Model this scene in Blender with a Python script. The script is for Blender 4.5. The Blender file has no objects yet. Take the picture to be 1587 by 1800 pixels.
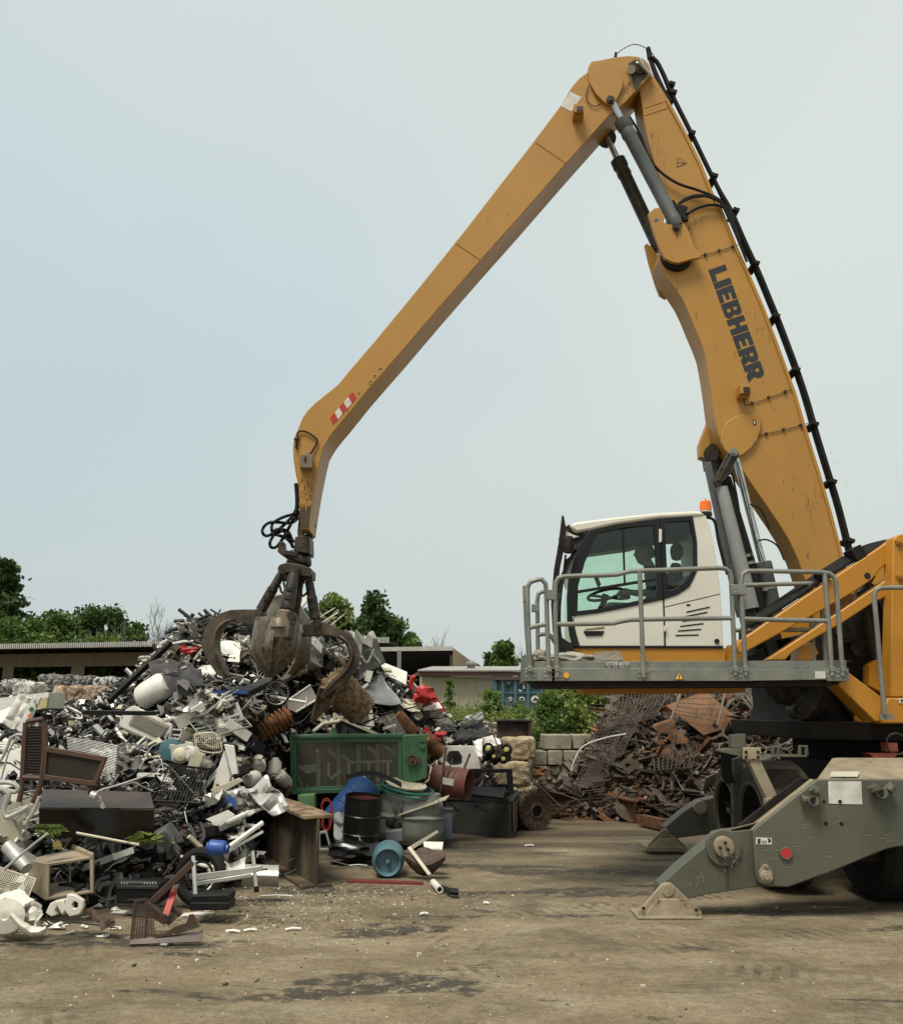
import bpy, bmesh, math, random
import numpy as np
from mathutils import Vector, Matrix, Euler
random.seed(7); RNG = np.random.default_rng(7)
R = math.radians
scn = bpy.context.scene
COL = scn.collection
# ---------------------------------------------------------------- camera
F, CX, CY, CH = 1600.0, 793.5, 900.0, 1.7
PITCH = math.atan(350.0 / F)
cam = bpy.data.cameras.new('camera'); camo = bpy.data.objects.new('camera', cam); COL.objects.link(camo)
cam.sensor_fit = 'VERTICAL'; cam.sensor_height = 36.0; cam.lens = 36.0 * F / 1800.0
cam.clip_start = 0.1; cam.clip_end = 3000
camo.location = (0, 0, CH); camo.rotation_euler = (R(90) + PITCH, 0, 0)
scn.camera = camo
# ---------------------------------------------------------------- sky and sun
SUN_EL, SUN_AZ = R(63), R(212)     # azimuth from +Y, clockwise: behind the camera and to its left
w = bpy.data.worlds.new("World"); scn.world = w; w.use_nodes = True
nt = w.node_tree; nt.nodes.clear()
def N(t, **k):
    n = nt.nodes.new(t)
    for a, b in k.items(): setattr(n, a, b)
    return n
out = N('ShaderNodeOutputWorld'); bg = N('ShaderNodeBackground'); bg.inputs[1].default_value = 0.1
sky = N('ShaderNodeTexSky', sky_type='NISHITA', sun_disc=False, sun_elevation=SUN_EL, sun_rotation=SUN_AZ, dust_density=4.0, air_density=1.2)
tc = N('ShaderNodeTexCoord'); sep = N('ShaderNodeSeparateXYZ'); nt.links.new(tc.outputs['Generated'], sep.inputs[0])
nz = N('ShaderNodeTexNoise'); nz.inputs['Scale'].default_value = 1.6; nz.inputs['Detail'].default_value = 5; nt.links.new(tc.outputs['Generated'], nz.inputs['Vector'])
def M_(op, a, b):
    n = N('ShaderNodeMath', operation=op)
    for i, x in enumerate((a, b)):
        if isinstance(x, (int, float)): n.inputs[i].default_value = x
        else: nt.links.new(x, n.inputs[i])
    return n.outputs[0]
# blue opens up low on the left, grey-white veil on the right
bl = M_('ADD', M_('MULTIPLY', sep.outputs['X'], -1.75), M_('MULTIPLY', M_('SUBTRACT', nz.outputs[0], 0.5), 1.5))
low = M_('SUBTRACT', 1.0, M_('MULTIPLY', M_('ABSOLUTE', M_('SUBTRACT', sep.outputs['Z'], 0.36), 0), 2.2))
fac = N('ShaderNodeMapRange'); nt.links.new(M_('MULTIPLY', bl, low), fac.inputs[0]); fac.inputs[1].default_value = -0.25; fac.inputs[2].default_value = 0.65
mx = N('ShaderNodeMix', data_type='RGBA'); nt.links.new(fac.outputs[0], mx.inputs[0])
mx.inputs[6].default_value = (6.1, 6.55, 6.15, 1); mx.inputs[7].default_value = (4.9, 5.75, 6.0, 1)
hz = N('ShaderNodeMapRange'); nt.links.new(sep.outputs['Z'], hz.inputs[0]); hz.inputs[1].default_value = 0.0; hz.inputs[2].default_value = 0.45; hz.inputs[3].default_value = 0.9; hz.inputs[4].default_value = 1.04
ml = N('ShaderNodeVectorMath', operation='SCALE'); nt.links.new(mx.outputs[2], ml.inputs[0]); nt.links.new(hz.outputs[0], ml.inputs['Scale'])
m2 = N('ShaderNodeMix', data_type='RGBA'); m2.inputs[0].default_value = 0.9
nt.links.new(sky.outputs[0], m2.inputs[6]); nt.links.new(ml.outputs[0], m2.inputs[7])
nt.links.new(m2.outputs[2], bg.inputs[0]); nt.links.new(bg.outputs[0], out.inputs[0])
sl = bpy.data.lights.new('sun', 'SUN'); sl.energy = 3.3; sl.angle = R(22); sl.color = (1.0, 0.95, 0.86)
so = bpy.data.objects.new('sun', sl); COL.objects.link(so)
sd = Vector((math.sin(SUN_AZ) * math.cos(SUN_EL), math.cos(SUN_AZ) * math.cos(SUN_EL), math.sin(SUN_EL)))
so.rotation_euler = sd.to_track_quat('Z', 'Y').to_euler(); so.location = sd * 30
vs = scn.view_settings; scn.display_settings.display_device = 'sRGB'
vs.view_transform = 'Standard'; vs.look = 'None'; vs.exposure = 0.25; vs.gamma = 1.0; vs.use_curve_mapping = False
scn.cycles.max_bounces = 6; scn.cycles.diffuse_bounces = 2; scn.cycles.glossy_bounces = 2; scn.cycles.transparent_max_bounces = 12
scn.cycles.use_denoising = True
# ---------------------------------------------------------------- pixel <-> world
SP, CP = math.sin(PITCH), math.cos(PITCH)
def V(px, py, Y):
    yc = (CY - py) / F; k = Y / (CP - yc * SP)
    return Vector(((px - CX) / F * k, Y, CH + (SP + yc * CP) * k))
def G(px, py, z=0.0):
    yc = (CY - py) / F; k = (z - CH) / (SP + yc * CP)
    return Vector(((px - CX) / F * k, (CP - yc * SP) * k, z))
# ---------------------------------------------------------------- materials
MATS = {}
def mat(name, c, c2=None, rough=0.55, metal=0.0, scale=4.0, amt=0.5, bump=0.0, bscale=30.0, c3=None, c3amt=0.42, c3scale=9.0, spec=0.4, stretch=None, emit=None):
    if name in MATS: return MATS[name]
    m = bpy.data.materials.new(name); m.use_nodes = True; t = m.node_tree; L = t.links
    b = t.nodes['Principled BSDF']; b.inputs['Roughness'].default_value = rough; b.inputs['Metallic'].default_value = metal
    b.inputs['Specular IOR Level'].default_value = spec
    tcn = t.nodes.new('ShaderNodeTexCoord'); src = tcn.outputs['Object']
    if stretch:
        mp = t.nodes.new('ShaderNodeMapping'); mp.inputs['Scale'].default_value = stretch; L.new(src, mp.inputs[0]); src = mp.outputs[0]
    c2 = c2 or tuple(x * 0.72 for x in c)
    n1 = t.nodes.new('ShaderNodeTexNoise'); n1.inputs['Scale'].default_value = scale; n1.inputs['Detail'].default_value = 8; n1.inputs['Roughness'].default_value = 0.62; L.new(src, n1.inputs['Vector'])
    mr = t.nodes.new('ShaderNodeMapRange'); mr.inputs[1].default_value = 0.5 - 0.3 * (1.05 - amt); mr.inputs[2].default_value = 0.5 + 0.3 * (1.05 - amt); mr.inputs[3].default_value = 0; mr.inputs[4].default_value = 1; L.new(n1.outputs[0], mr.inputs[0])
    mix = t.nodes.new('ShaderNodeMix'); mix.data_type = 'RGBA'; L.new(mr.outputs[0], mix.inputs[0]); mix.inputs[6].default_value = (*c, 1); mix.inputs[7].default_value = (*c2, 1)
    res = mix.outputs[2]
    if c3:
        n2 = t.nodes.new('ShaderNodeTexNoise'); n2.inputs['Scale'].default_value = c3scale; n2.inputs['Detail'].default_value = 10; n2.inputs['Roughness'].default_value = 0.72; L.new(src, n2.inputs['Vector'])
        r2 = t.nodes.new('ShaderNodeMapRange'); r2.inputs[1].default_value = 1 - c3amt; r2.inputs[2].default_value = 1 - c3amt + 0.06; L.new(n2.outputs[0], r2.inputs[0])
        mx2 = t.nodes.new('ShaderNodeMix'); mx2.data_type = 'RGBA'; L.new(r2.outputs[0], mx2.inputs[0]); L.new(res, mx2.inputs[6]); mx2.inputs[7].default_value = (*c3, 1); res = mx2.outputs[2]
    L.new(res, b.inputs['Base Color'])
    rr = t.nodes.new('ShaderNodeMapRange'); rr.inputs[3].default_value = max(0.05, rough - 0.1); rr.inputs[4].default_value = min(1, rough + 0.15); L.new(n1.outputs[0], rr.inputs[0]); L.new(rr.outputs[0], b.inputs['Roughness'])
    if bump:
        n3 = t.nodes.new('ShaderNodeTexNoise'); n3.inputs['Scale'].default_value = bscale; n3.inputs['Detail'].default_value = 6; L.new(src, n3.inputs['Vector'])
        bp = t.nodes.new('ShaderNodeBump'); bp.inputs['Strength'].default_value = bump; bp.inputs['Distance'].default_value = 0.02; L.new(n3.outputs[0], bp.inputs['Height']); L.new(bp.outputs[0], b.inputs['Normal'])
    MATS[name] = m; return m
RUST = (0.085, 0.034, 0.016)
yel = mat('yellow_paint', (0.41, 0.212, 0.043), (0.34, 0.172, 0.036), 0.42, scale=1.3, amt=0.35, c3=(0.2, 0.1, 0.035), c3amt=0.385, c3scale=9, stretch=(1, 1, .4), bump=.05, bscale=3)
yel2 = mat('orange_yellow_paint', (0.46, 0.205, 0.02), (0.37, 0.16, 0.018), 0.4, scale=2, amt=0.3, c3=(0.16, 0.08, 0.03), c3amt=0.34, c3scale=8)
whi = mat('cab_white_paint', (0.66, 0.63, 0.54), (0.56, 0.53, 0.44), 0.35, scale=2.0, amt=0.3, c3=(0.35, 0.29, 0.2), c3amt=0.33, c3scale=12)
blk = mat('black_trim', (0.008, 0.009, 0.012), (0.014, 0.014, 0.016), 0.4, spec=.25)
rub = mat('black_rubber', (0.007, 0.007, 0.007), (0.018, 0.017, 0.015), 0.7, scale=8, spec=.2)
grs = mat('greasy_steel', (0.02, 0.017, 0.013), (0.06, 0.045, 0.03), 0.45, 0.3, scale=7, amt=.6, bump=.3, bscale=25)
galv = mat('galvanised_steel', (0.17, 0.175, 0.15), (0.25, 0.25, 0.215), 0.5, 0.45, scale=5, c3=(0.12, 0.1, 0.07), c3amt=.38)
cgry = mat('chassis_grey_paint', (0.07, 0.072, 0.052), (0.105, 0.10, 0.07), 0.55, scale=1.6, amt=.5, c3=(0.2, 0.17, 0.12), c3amt=.37, c3scale=5, bump=.1)
cdst = mat('dusty_grey_steel', (0.29, 0.24, 0.155), (0.19, 0.155, 0.10), 0.75, scale=5, c3=(0.14, 0.06, 0.03), c3amt=.4, bump=.15)
cylg = mat('cylinder_grey_paint', (0.07, 0.075, 0.075), (0.1, 0.105, 0.1), 0.4, scale=4, c3=(0.25, 0.25, 0.24), c3amt=.33)
chrm = mat('chrome_rod', (0.6, 0.6, 0.58), (0.4, 0.4, 0.38), 0.22, 0.9, scale=6)
dec = mat('dark_machinery', (0.008, 0.007, 0.006), (0.024, 0.019, 0.014), 0.7, scale=6, bump=.2, spec=.2)
decal = mat('black_decal', (0.022, 0.026, 0.03), None, 0.5)
wdec = mat('white_decal', (0.62, 0.6, 0.54), (0.45, 0.43, 0.38), 0.5, scale=12)
rdec = mat('red_decal', (0.45, 0.03, 0.025), (0.36, 0.03, 0.025), 0.4)
ydec = mat('warning_yellow_decal', (0.75, 0.5, 0.08), None, 0.5)
orl = mat('amber_lens', (0.85, 0.18, 0.01), (0.7, 0.12, 0.01), 0.25)
cprs = mat('dark_cloth', (0.03, 0.032, 0.036), (0.045, 0.045, 0.05), 0.9)
skin = mat('skin', (0.2, 0.115, 0.08), (0.16, 0.09, 0.065), 0.55)
hair = mat('hair', (0.012, 0.01, 0.009), None, 0.6)
gmat = bpy.data.materials.new('tinted_glass'); gmat.use_nodes = True
_t = gmat.node_tree; _t.nodes.clear()
_o = _t.nodes.new('ShaderNodeOutputMaterial'); _a = _t.nodes.new('ShaderNodeBsdfTransparent'); _a.inputs[0].default_value = (0.88, 0.97, 0.91, 1)
_g = _t.nodes.new('ShaderNodeBsdfGlossy'); _g.inputs['Roughness'].default_value = 0.03; _m = _t.nodes.new('ShaderNodeMixShader'); _m.inputs[0].default_value = 0.035
_t.links.new(_a.outputs[0], _m.inputs[1]); _t.links.new(_g.outputs[0], _m.inputs[2]); _t.links.new(_m.outputs[0], _o.inputs[0])
# ---------------------------------------------------------------- mesh builder
def tagp(o, label=None, cat=None, group=None, kind=None):
    if label: o['label'] = label
    if cat: o['category'] = cat
    if group: o['group'] = group
    if kind: o['kind'] = kind
    return o
def empty(name, loc, label, cat, group=None, rz=0):
    o = bpy.data.objects.new(name, None); o.empty_display_size = 0.2; COL.objects.link(o); o.location = loc; o.rotation_euler = (0, 0, rz)
    return tagp(o, label, cat, group)
def wloc(o):
    p = Vector((0, 0, 0))
    while o is not None: p += o.location; o = o.parent
    return p
class MB:
    def __init__(s): s.v = []; s.f = []; s.m = []
    def add(s, vs, fs, mi=0):
        b = len(s.v); s.v += [tuple(x) for x in vs]; s.f += [tuple(b + i for i in f) for f in fs]; s.m += [mi] * len(fs); return s
    def box(s, c, d, rot=None, mi=0):
        c = Vector(c); q = [Vector(((i & 1) - .5, ((i >> 1) & 1) - .5, (i >> 2) - .5)) for i in range(8)]
        q = [Vector((a.x * d[0], a.y * d[1], a.z * d[2])) for a in q]
        if rot is not None:
            E = rot if isinstance(rot, Matrix) else Euler(rot).to_matrix(); q = [E @ a for a in q]
        return s.add([a + c for a in q], [(0, 2, 3, 1), (4, 5, 7, 6), (0, 1, 5, 4), (2, 6, 7, 3), (0, 4, 6, 2), (1, 3, 7, 5)], mi)
    def prism(s, pts, off, mi=0):
        off = Vector(off); n = len(pts); a = [Vector(p) for p in pts]
        return s.add(a + [p + off for p in a], [tuple(range(n)), tuple(range(2 * n - 1, n - 1, -1))] + [(i, (i + 1) % n, n + (i + 1) % n, n + i) for i in range(n)], mi)
    def pp(s, pts, Y, dep, mi=0): return s.prism([V(x, y, Y) for x, y in pts], (0, dep, 0), mi)
    def ring(s, o, i, Y, dep, mi=0):
        n = len(o); O = [V(x, y, Y) for x, y in o]; I = [V(x, y, Y) for x, y in i]; D = Vector((0, dep, 0))
        vs = O + I + [p + D for p in O] + [p + D for p in I]; fs = []
        for k in range(n):
            j = (k + 1) % n
            fs += [(k, j, n + j, n + k), (2 * n + k, 3 * n + k, 3 * n + j, 2 * n + j), (k, 2 * n + k, 2 * n + j, j), (n + k, n + j, 3 * n + j, 3 * n + k)]
        return s.add(vs, fs, mi)
    def tube(s, pts, r, n=8, mi=0, closed=False, caps=True):
        P = [Vector(p) for p in pts]; m = len(P); rs = r if isinstance(r, (list, tuple)) else [r] * m; T = []
        for i in range(m):
            a = P[(i - 1) % m] if (closed or i > 0) else P[i]; b = P[(i + 1) % m] if (closed or i < m - 1) else P[i]
            t = (b - a); T.append(t.normalized() if t.length > 1e-9 else Vector((0, 0, 1)))
        u = T[0].orthogonal().normalized(); vs = []
        for i in range(m):
            u = u - T[i] * u.dot(T[i]); u = u.normalized() if u.length > 1e-6 else T[i].orthogonal().normalized(); w_ = T[i].cross(u)
            vs += [P[i] + (u * math.cos(2 * math.pi * k / n) + w_ * math.sin(2 * math.pi * k / n)) * rs[i] for k in range(n)]
        fs = []
        for i in range(m if closed else m - 1):
            j = (i + 1) % m
            fs += [(i * n + k, i * n + (k + 1) % n, j * n + (k + 1) % n, j * n + k) for k in range(n)]
        if caps and not closed: fs += [tuple(range(n - 1, -1, -1)), tuple((m - 1) * n + k for k in range(n))]
        return s.add(vs, fs, mi)
    def tpx(s, pts, Y, r, n=8, mi=0): return s.tube([V(p[0], p[1], p[2] if len(p) > 2 else Y) for p in smooth(pts)], r, n, mi)
    def cyl(s, a, b, r, r2=None, n=24, mi=0): return s.tube([a, b], [r, r if r2 is None else r2], n, mi)
    def disc(s, px, py, Y, r, th, n=24, mi=0):  # round plate facing the viewer
        c = V(px, py, Y); return s.cyl(c, c + Vector((0, th, 0)), r, n=n, mi=mi)
    def lathe(s, a, d, prof, n=28, mi=0, cap=True):
        a = Vector(a); d = Vector(d).normalized(); u = d.orthogonal().normalized(); w_ = d.cross(u); vs = []
        for t, r in prof: vs += [a + d * t + (u * math.cos(2 * math.pi * k / n) + w_ * math.sin(2 * math.pi * k / n)) * max(r, 1e-4) for k in range(n)]
        m = len(prof); fs = [(i * n + k, i * n + (k + 1) % n, (i + 1) * n + (k + 1) % n, (i + 1) * n + k) for i in range(m - 1) for k in range(n)]
        if cap: fs += [tuple(range(n - 1, -1, -1)), tuple((m - 1) * n + k for k in range(n))]
        return s.add(vs, fs, mi)
    def torus(s, c, ax, r, rr, n=28, k=8, mi=0):
        ax = Vector(ax).normalized(); u = ax.orthogonal().normalized(); w_ = ax.cross(u)
        return s.tube([Vector(c) + (u * math.cos(2 * math.pi * i / n) + w_ * math.sin(2 * math.pi * i / n)) * r for i in range(n)], rr, k, mi, closed=True)
    def surf(s, fn, nx, ny, th=0.0, mi=0):  # fn(u,v)->Vector ; th gives it a back
        g = [[Vector(fn(i / nx, j / ny)) for i in range(nx + 1)] for j in range(ny + 1)]; W = nx + 1
        fs = [(j * W + i, j * W + i + 1, (j + 1) * W + i + 1, (j + 1) * W + i) for j in range(ny) for i in range(nx)]
        vs = [p for row in g for p in row]
        if th:
            nn = []
            for j in range(ny + 1):
                for i in range(nx + 1):
                    a = g[j][min(i + 1, nx)] - g[j][max(i - 1, 0)]; b = g[min(j + 1, ny)][i] - g[max(j - 1, 0)][i]
                    c = a.cross(b); nn.append(c.normalized() * th if c.length > 1e-12 else Vector((0, 0, th)))
            K = len(vs); vs = vs + [p - q for p, q in zip(vs, nn)]; fs = fs + [tuple(K + a for a in reversed(f)) for f in fs]
            bd = [i for i in range(W)] + [j * W + nx for j in range(1, ny + 1)] + [ny * W + i for i in range(nx - 1, -1, -1)] + [j * W for j in range(ny - 1, 0, -1)]
            for a, b in zip(bd, bd[1:] + bd[:1]): fs.append((b, a, K + a, K + b))
        return s.add(vs, fs, mi)
    def build(s, name, mats, parent=None, loc=None, rot=None, bevel=0, ang=32, rec=True, **kw):
        o0 = wloc(parent) if parent is not None else Vector((0, 0, 0))
        if loc is None and parent is None and s.v:   # origin at the base centre of the thing
            A = np.array(s.v); lo, hi = A.min(0), A.max(0); o0 = Vector(((lo[0] + hi[0]) / 2, (lo[1] + hi[1]) / 2, lo[2])); oloc = o0
        else: oloc = Vector(loc) if loc is not None else Vector((0, 0, 0))
        if loc is not None: o0 = Vector((0, 0, 0))
        me = bpy.data.meshes.new(name); me.from_pydata([(a[0] - o0.x, a[1] - o0.y, a[2] - o0.z) for a in s.v], [], s.f)
        ms = mats if isinstance(mats, (list, tuple)) else [mats]
        for m in ms: me.materials.append(m)
        if len(ms) > 1: me.polygons.foreach_set('material_index', s.m)
        if rec:
            b = bmesh.new(); b.from_mesh(me); bmesh.ops.recalc_face_normals(b, faces=b.faces); b.to_mesh(me); b.free()
        me.polygons.foreach_set('use_smooth', [True] * len(me.polygons)); me.set_sharp_from_angle(angle=R(ang))
        o = bpy.data.objects.new(name, me); COL.objects.link(o); o.parent = parent; o.location = oloc
        if rot is not None: o.rotation_euler = rot
        if bevel:
            mo = o.modifiers.new('bevel', 'BEVEL'); mo.width = bevel; mo.segments = 2; mo.limit_method = 'ANGLE'; mo.angle_limit = R(35)
        return tagp(o, **kw) if kw else o
def smooth(pts, k=5):
    if len(pts) < 3: return pts
    P = [np.array(p, float) for p in pts]; P = [2 * P[0] - P[1]] + P + [2 * P[-1] - P[-2]]; o = []
    for i in range(1, len(P) - 2):
        a, b, c, d = P[i - 1:i + 3]
        for j in range(k):
            t = j / k; o.append(tuple(0.5 * (2 * b + (c - a) * t + (2 * a - 5 * b + 4 * c - d) * t * t + (3 * b - a - 3 * c + d) * t ** 3)))
    o.append(tuple(P[-2])); return o
def S1(name, mats, parent, fn, **kw):
    m = MB(); fn(m); return m.build(name, mats, parent, **kw)
def text(body, name, origin, xd, up, size, m, parent, ext=0.002):
    # lettering lying in the plane of xd/up; origin is the lower left corner
    cu = bpy.data.curves.new(name, 'FONT'); cu.body = body; cu.size = size; cu.extrude = ext; cu.materials.append(m)
    tmp = bpy.data.objects.new('tmp', cu); COL.objects.link(tmp); bpy.context.view_layer.update()
    me = bpy.data.meshes.new_from_object(tmp.evaluated_get(bpy.context.evaluated_depsgraph_get())); bpy.data.objects.remove(tmp); me.name = name
    x = Vector(xd).normalized(); u = Vector(up); u = (u - x * u.dot(x)).normalized(); z = x.cross(u)
    Mx = Matrix((x, u, z)).transposed().to_4x4(); Mx.translation = Vector(origin) - (wloc(parent) if parent else Vector((0, 0, 0)))
    me.transform(Mx); o = bpy.data.objects.new(name, me); COL.objects.link(o); o.parent = parent
    return o
# ================================================================ MATERIAL HANDLER
YS, WS = 10.70, 0.60      # stick near face, thickness
YB, WB = 10.80, 0.40      # boom
mach = empty('material_handler', (4.6, 10.2, 0), 'yellow material handler with raised white cab and long arm reaching over the scrap heap', 'material handler')
def bolt(m, px, py, Y, r=.012, mi=0): m.disc(px, py, Y - .012, r, .014, 6, mi)
# --- stick
stick_pts = [(1039,108),(1046,107),(1058,105),(1076,101),(1102,98),(1120,99),(1131,103),(1139,111),(1143,121),(1141,132),(1132,144),(1118,158),(1100,178),(1086,190),(1070,203),(995,287),(920,373),(845,457),(770,543),(705,619),(669,660),(642,691),(622,716),(605,737),(592,752),(579,769),(568,788),(562,813),(553,859),(547,895),(542,930),(529,930),(527,898),(525,854),(520,834),(516,808),(515,785),(517,770),(523,756),(532,734),(541,721),(553,709),(578,689),(595,675),(607,660),(660,598),(740,501),(820,401),(880,323),(935,252),(986,184),(1004,153),(1018,137),(1033,126),(1034,116)]
stick = S1('stick', yel, mach, lambda m: m.pp(stick_pts, YS, WS), bevel=.008, ang=28)
def welds(m):
    for a, b in (((942,251),(995,287)), ((800,427),(845,457))): m.tube([V(*a, YS - .001), V(*b, YS - .001)], .007, 6)
S1('weld_seam', yel, stick, welds)
S1('pivot_plate', yel, mach, lambda m: m.pp([(1034,120),(1039,112),(1060,107),(1076,108),(1088,120),(1095,138),(1094,152),(1086,170),(1078,182),(1070,184),(1060,178),(1046,163),(1036,144)], YS - .05, .05), bevel=.006)
def pin(name, px, py, Y, r, parent=mach, m1=grs, dep=.06):
    def f(m):
        m.disc(px, py, Y - .03, r, dep, 24); m.disc(px, py, Y - .045, r * .55, .03, 16); m.disc(px, py, Y - .055, r * .25, .03, 6)
    return S1(name, m1, parent, f)
pin('pivot_pin', 1073, 174, YS - .05, .055); pin('pivot_pin', 1124, 118, YS, .09)
S1('reflective_sticker', wdec, stick, lambda m: m.pp([(1002,161),(1022,171),(1004,196),(985,186)], YS - .004, .003))
def striped(m):   # red and white warning band near the elbow
    a, b = np.array((617., 692)), np.array((577., 738)); wv = np.array((9.5, 7.5))
    for i in range(5):
        t0, t1 = i / 5, (i + 1) / 5; s_ = np.array((3.2, -3.5))
        q = [a + (b - a) * t0 + s_, a + (b - a) * t0 + wv - s_ * .3, a + (b - a) * t1 + wv - s_ * .3, a + (b - a) * t1 + s_]
        q[1] = q[1] + (b - a) * -.02; m.pp([tuple(x) for x in q], YS - .004 - .0003 * i, .003, mi=i % 2)
S1('warning_stripes', [rdec, wdec], stick, striped)
def light_box(m, px, py, Y, s=1.0):
    c = V(px, py, Y); m.box(c + Vector((0, -.09 * s, 0)), (.13 * s, .18 * s, .12 * s)); m.box(c + Vector((0, -.07 * s, -.075 * s)), (.135 * s, .13 * s, .01 * s)); m.box(c + Vector((0.01, -.185 * s, -.015)), (.08 * s, .012, .07 * s), mi=1)
S1('work_light', [yel, grs], mach, lambda m: light_box(m, 1014, 205, YS), bevel=.004)
S1('work_light', [yel, grs], mach, lambda m: light_box(m, 1302, 692, YB), bevel=.004)
def cambox(m):
    c = V(541, 816, YS); m.box(c + Vector((0, -.09, 0)), (.15, .18, .16), rot=(.1, 0, .12)); m.box(c + Vector((0.0, -.19, .01)), (.018, .012, .07), rot=(.1, 0, .12), mi=1); m.box(c + Vector((0, -.08, .1)), (.06, .06, .06))
S1('camera_box', [cdst, blk], mach, cambox, bevel=.006)
S1('cable', rub, stick, lambda m: (m.tpx([(520,786),(523,771),(524,760),(535,758),(550,766),(558,775),(554,785),(546,798)], YS - .025, .011, 6), m.box(V(522, 772, YS - .02), (.06, .04, .02)), m.tpx([(522,776),(521,784),(522,789)], YS - .03, .014, 6)))
S1('cable', rub, mach, lambda m: m.tpx([(1034,152),(1030,168),(1034,180),(1045,187),(1056,182)], YS - .02, .006, 5))
# rust blotches on the lower stick are in the paint; edge scuffs:
def scuffs(m):
    for i in range(26):
        t = random.random(); p = (1 - t) * np.array((690., 640)) + t * np.array((600., 745)); p = p + (random.uniform(-10, -3), random.uniform(-8, -3))
        if random.random() < .5: p = np.array((random.uniform(530, 550), random.uniform(835, 885)))
        x, y = p; a = random.uniform(-.6, .6); L = random.uniform(1, 3)
        m.pp([(x - L, y - a), (x, y - .9 - a), (x + L, y + a), (x, y + .8)], YS - .003 if y > 800 else YS - .003, .002)
S1('paint_chips', grs, stick, scuffs)
def grime(m):
    rr = random.Random(8); xs = list(range(0, 11)); top = [(526 + x * 2.0, 893 + rr.uniform(-9, 9) - abs(x - 5)) for x in xs]; m.pp(top + [(543.5, 928), (529, 928)], YS - .003, .002)
    for i in range(26):
        x = rr.uniform(524, 548); y = rr.uniform(845, 895); L = rr.uniform(3, 12); m.pp([(x, y), (x + 1.1, y), (x + .6 + rr.uniform(-1, 1), y + L)], YS - .0025, .002)
    for i in range(30):   # grease runs under the head pivot
        x = rr.uniform(1096, 1120); y = 160 - (x - 1096) * .9 + rr.uniform(-14, 4); L = rr.uniform(4, 16); m.pp([(x, y), (x + .9, y), (x + .2 - L * .12, y + L)], YS - .0035, .002)
S1('grease_smear', mat('dry_grease', (.045, .03, .018), (.09, .05, .022), .75, scale=20), stick, grime)
def runs(m):
    rr = random.Random(18)
    for cx, cy, n_, sp, d_ in ((1189, 404, 10, 5, .142), (1150, 250, 14, 16, .003), (1215, 400, 16, 26, .003), (1190, 560, 0, 10, .003), (1420, 860, 22, 46, .003), (1330, 600, 14, 60, .003)):
        for i in range(n_):
            x = cx + rr.gauss(0, sp * .45); y = cy + rr.gauss(0, sp * .9); L = rr.uniform(3, 15); w_ = rr.uniform(.3, .8); m.pp([(x, y), (x + w_, y), (x + w_ * .5 - L * .25 * (d_ > .1) + L * .1, y + L)], YB - d_, .002)
S1('paint_streaks', MATS['dry_grease'], mach, runs)
# --- boom
boomL = [(1120,120),(1122,150),(1129,190),(1132,215),(1138,245),(1153,298),(1182,359),(1172,400),(1158,455),(1169,484),(1184,503),(1198,524),(1209,547),(1219,572),(1230,597),(1238,619),(1243,645),(1247,670),(1250,690),(1252,707),(1256,735),(1261,762),(1275,790),(1299,818),(1322,853),(1345,886),(1366,917),(1385,947),(1402,983),(1416,1024),(1432,1065),(1452,1110)]
boomR = [(1500,1060),(1491,1012),(1484,987),(1462,902),(1441,830),(1423,773),(1399,691),(1365,598),(1341,535),(1320,487),(1296,434),(1269,368),(1253,338),(1232,285),(1203,227),(1174,174),(1158,148),(1145,128),(1135,112)]
boom = S1('boom', yel, mach, lambda m: m.pp(boomL + boomR, YB, WB), bevel=.008, ang=28)
def flange(m):
    P = boomR[::-1][3:]
    for a, b in zip(P, P[1:]): m.pp([a, b, (b[0] - 5, b[1] + 1.6), (a[0] - 5, a[1] + 1.6)], YB - .018, .018)
S1('edge_flange', yel, boom, flange)
S1('weld_seam', yel, boom, lambda m: (m.tube([V(1132, 190, YB - .001), V(1165, 179, YB - .001)], .006, 6), m.tube([V(1133, 203, YB - .001), V(1172, 190, YB - .001)], .006, 6)))
S1('grease_smear', grs, mach, lambda m: m.pp([(1104,112),(1116,104),(1130,110),(1139,122),(1137,134),(1128,142),(1118,160),(1112,152),(1108,128)], YS - .004, .003))
S1('hydraulic_block', [chrm, grs], mach, lambda m: (m.cyl(V(1109, 122, YS - .06), V(1109, 122, YS + .01), .055, n=18), m.tube([V(1122, 106, YS - .07), V(1132, 120, YS - .05), V(1146, 138, YB - .03)], [.045, .03, .02], 8)))
plateP = [(1139,375),(1150,366),(1158,365),(1168,380),(1166,391),(1176,395),(1187,389),(1197,389),(1203,394),(1211,407),(1217,424),(1221,438),(1228,440),(1232,447),(1229,453),(1216,455),(1206,458),(1192,462),(1180,460),(1168,454),(1160,440),(1152,418),(1144,393)]
S1('cylinder_bracket', yel, mach, lambda m: m.pp(plateP, YB - .14, .06), bevel=.005)
S1('cylinder_bracket', yel, mach, lambda m: m.pp([(x - 4, y + 10) for x, y in [(1137,420),(1141,418),(1150,425),(1160,440),(1168,470),(1176,500),(1174,515),(1163,508),(1156,490),(1150,470),(1144,450)]], YB + WB + .02, .06), bevel=.005)
S1('cylinder_boss', dec, mach, lambda m: m.disc(1190, 448, YB - .075, .2, .1, 32))
S1('small_label', [mat('blue_decal', (.05, .1, .3)), wdec], mach, lambda m: m.pp([(1149,386),(1156,383),(1157,387),(1150,390)], YB - .144, .003))
pin('pivot_pin', 1189, 398, YB - .14, .055)
discP = [(1267,775),(1269,757),(1278,741),(1290,733),(1305,729),(1325,726),(1334,727),(1337,735),(1336,755),(1330,773),(1320,787),(1305,799),(1292,804),(1281,799),(1272,788)]
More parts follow.
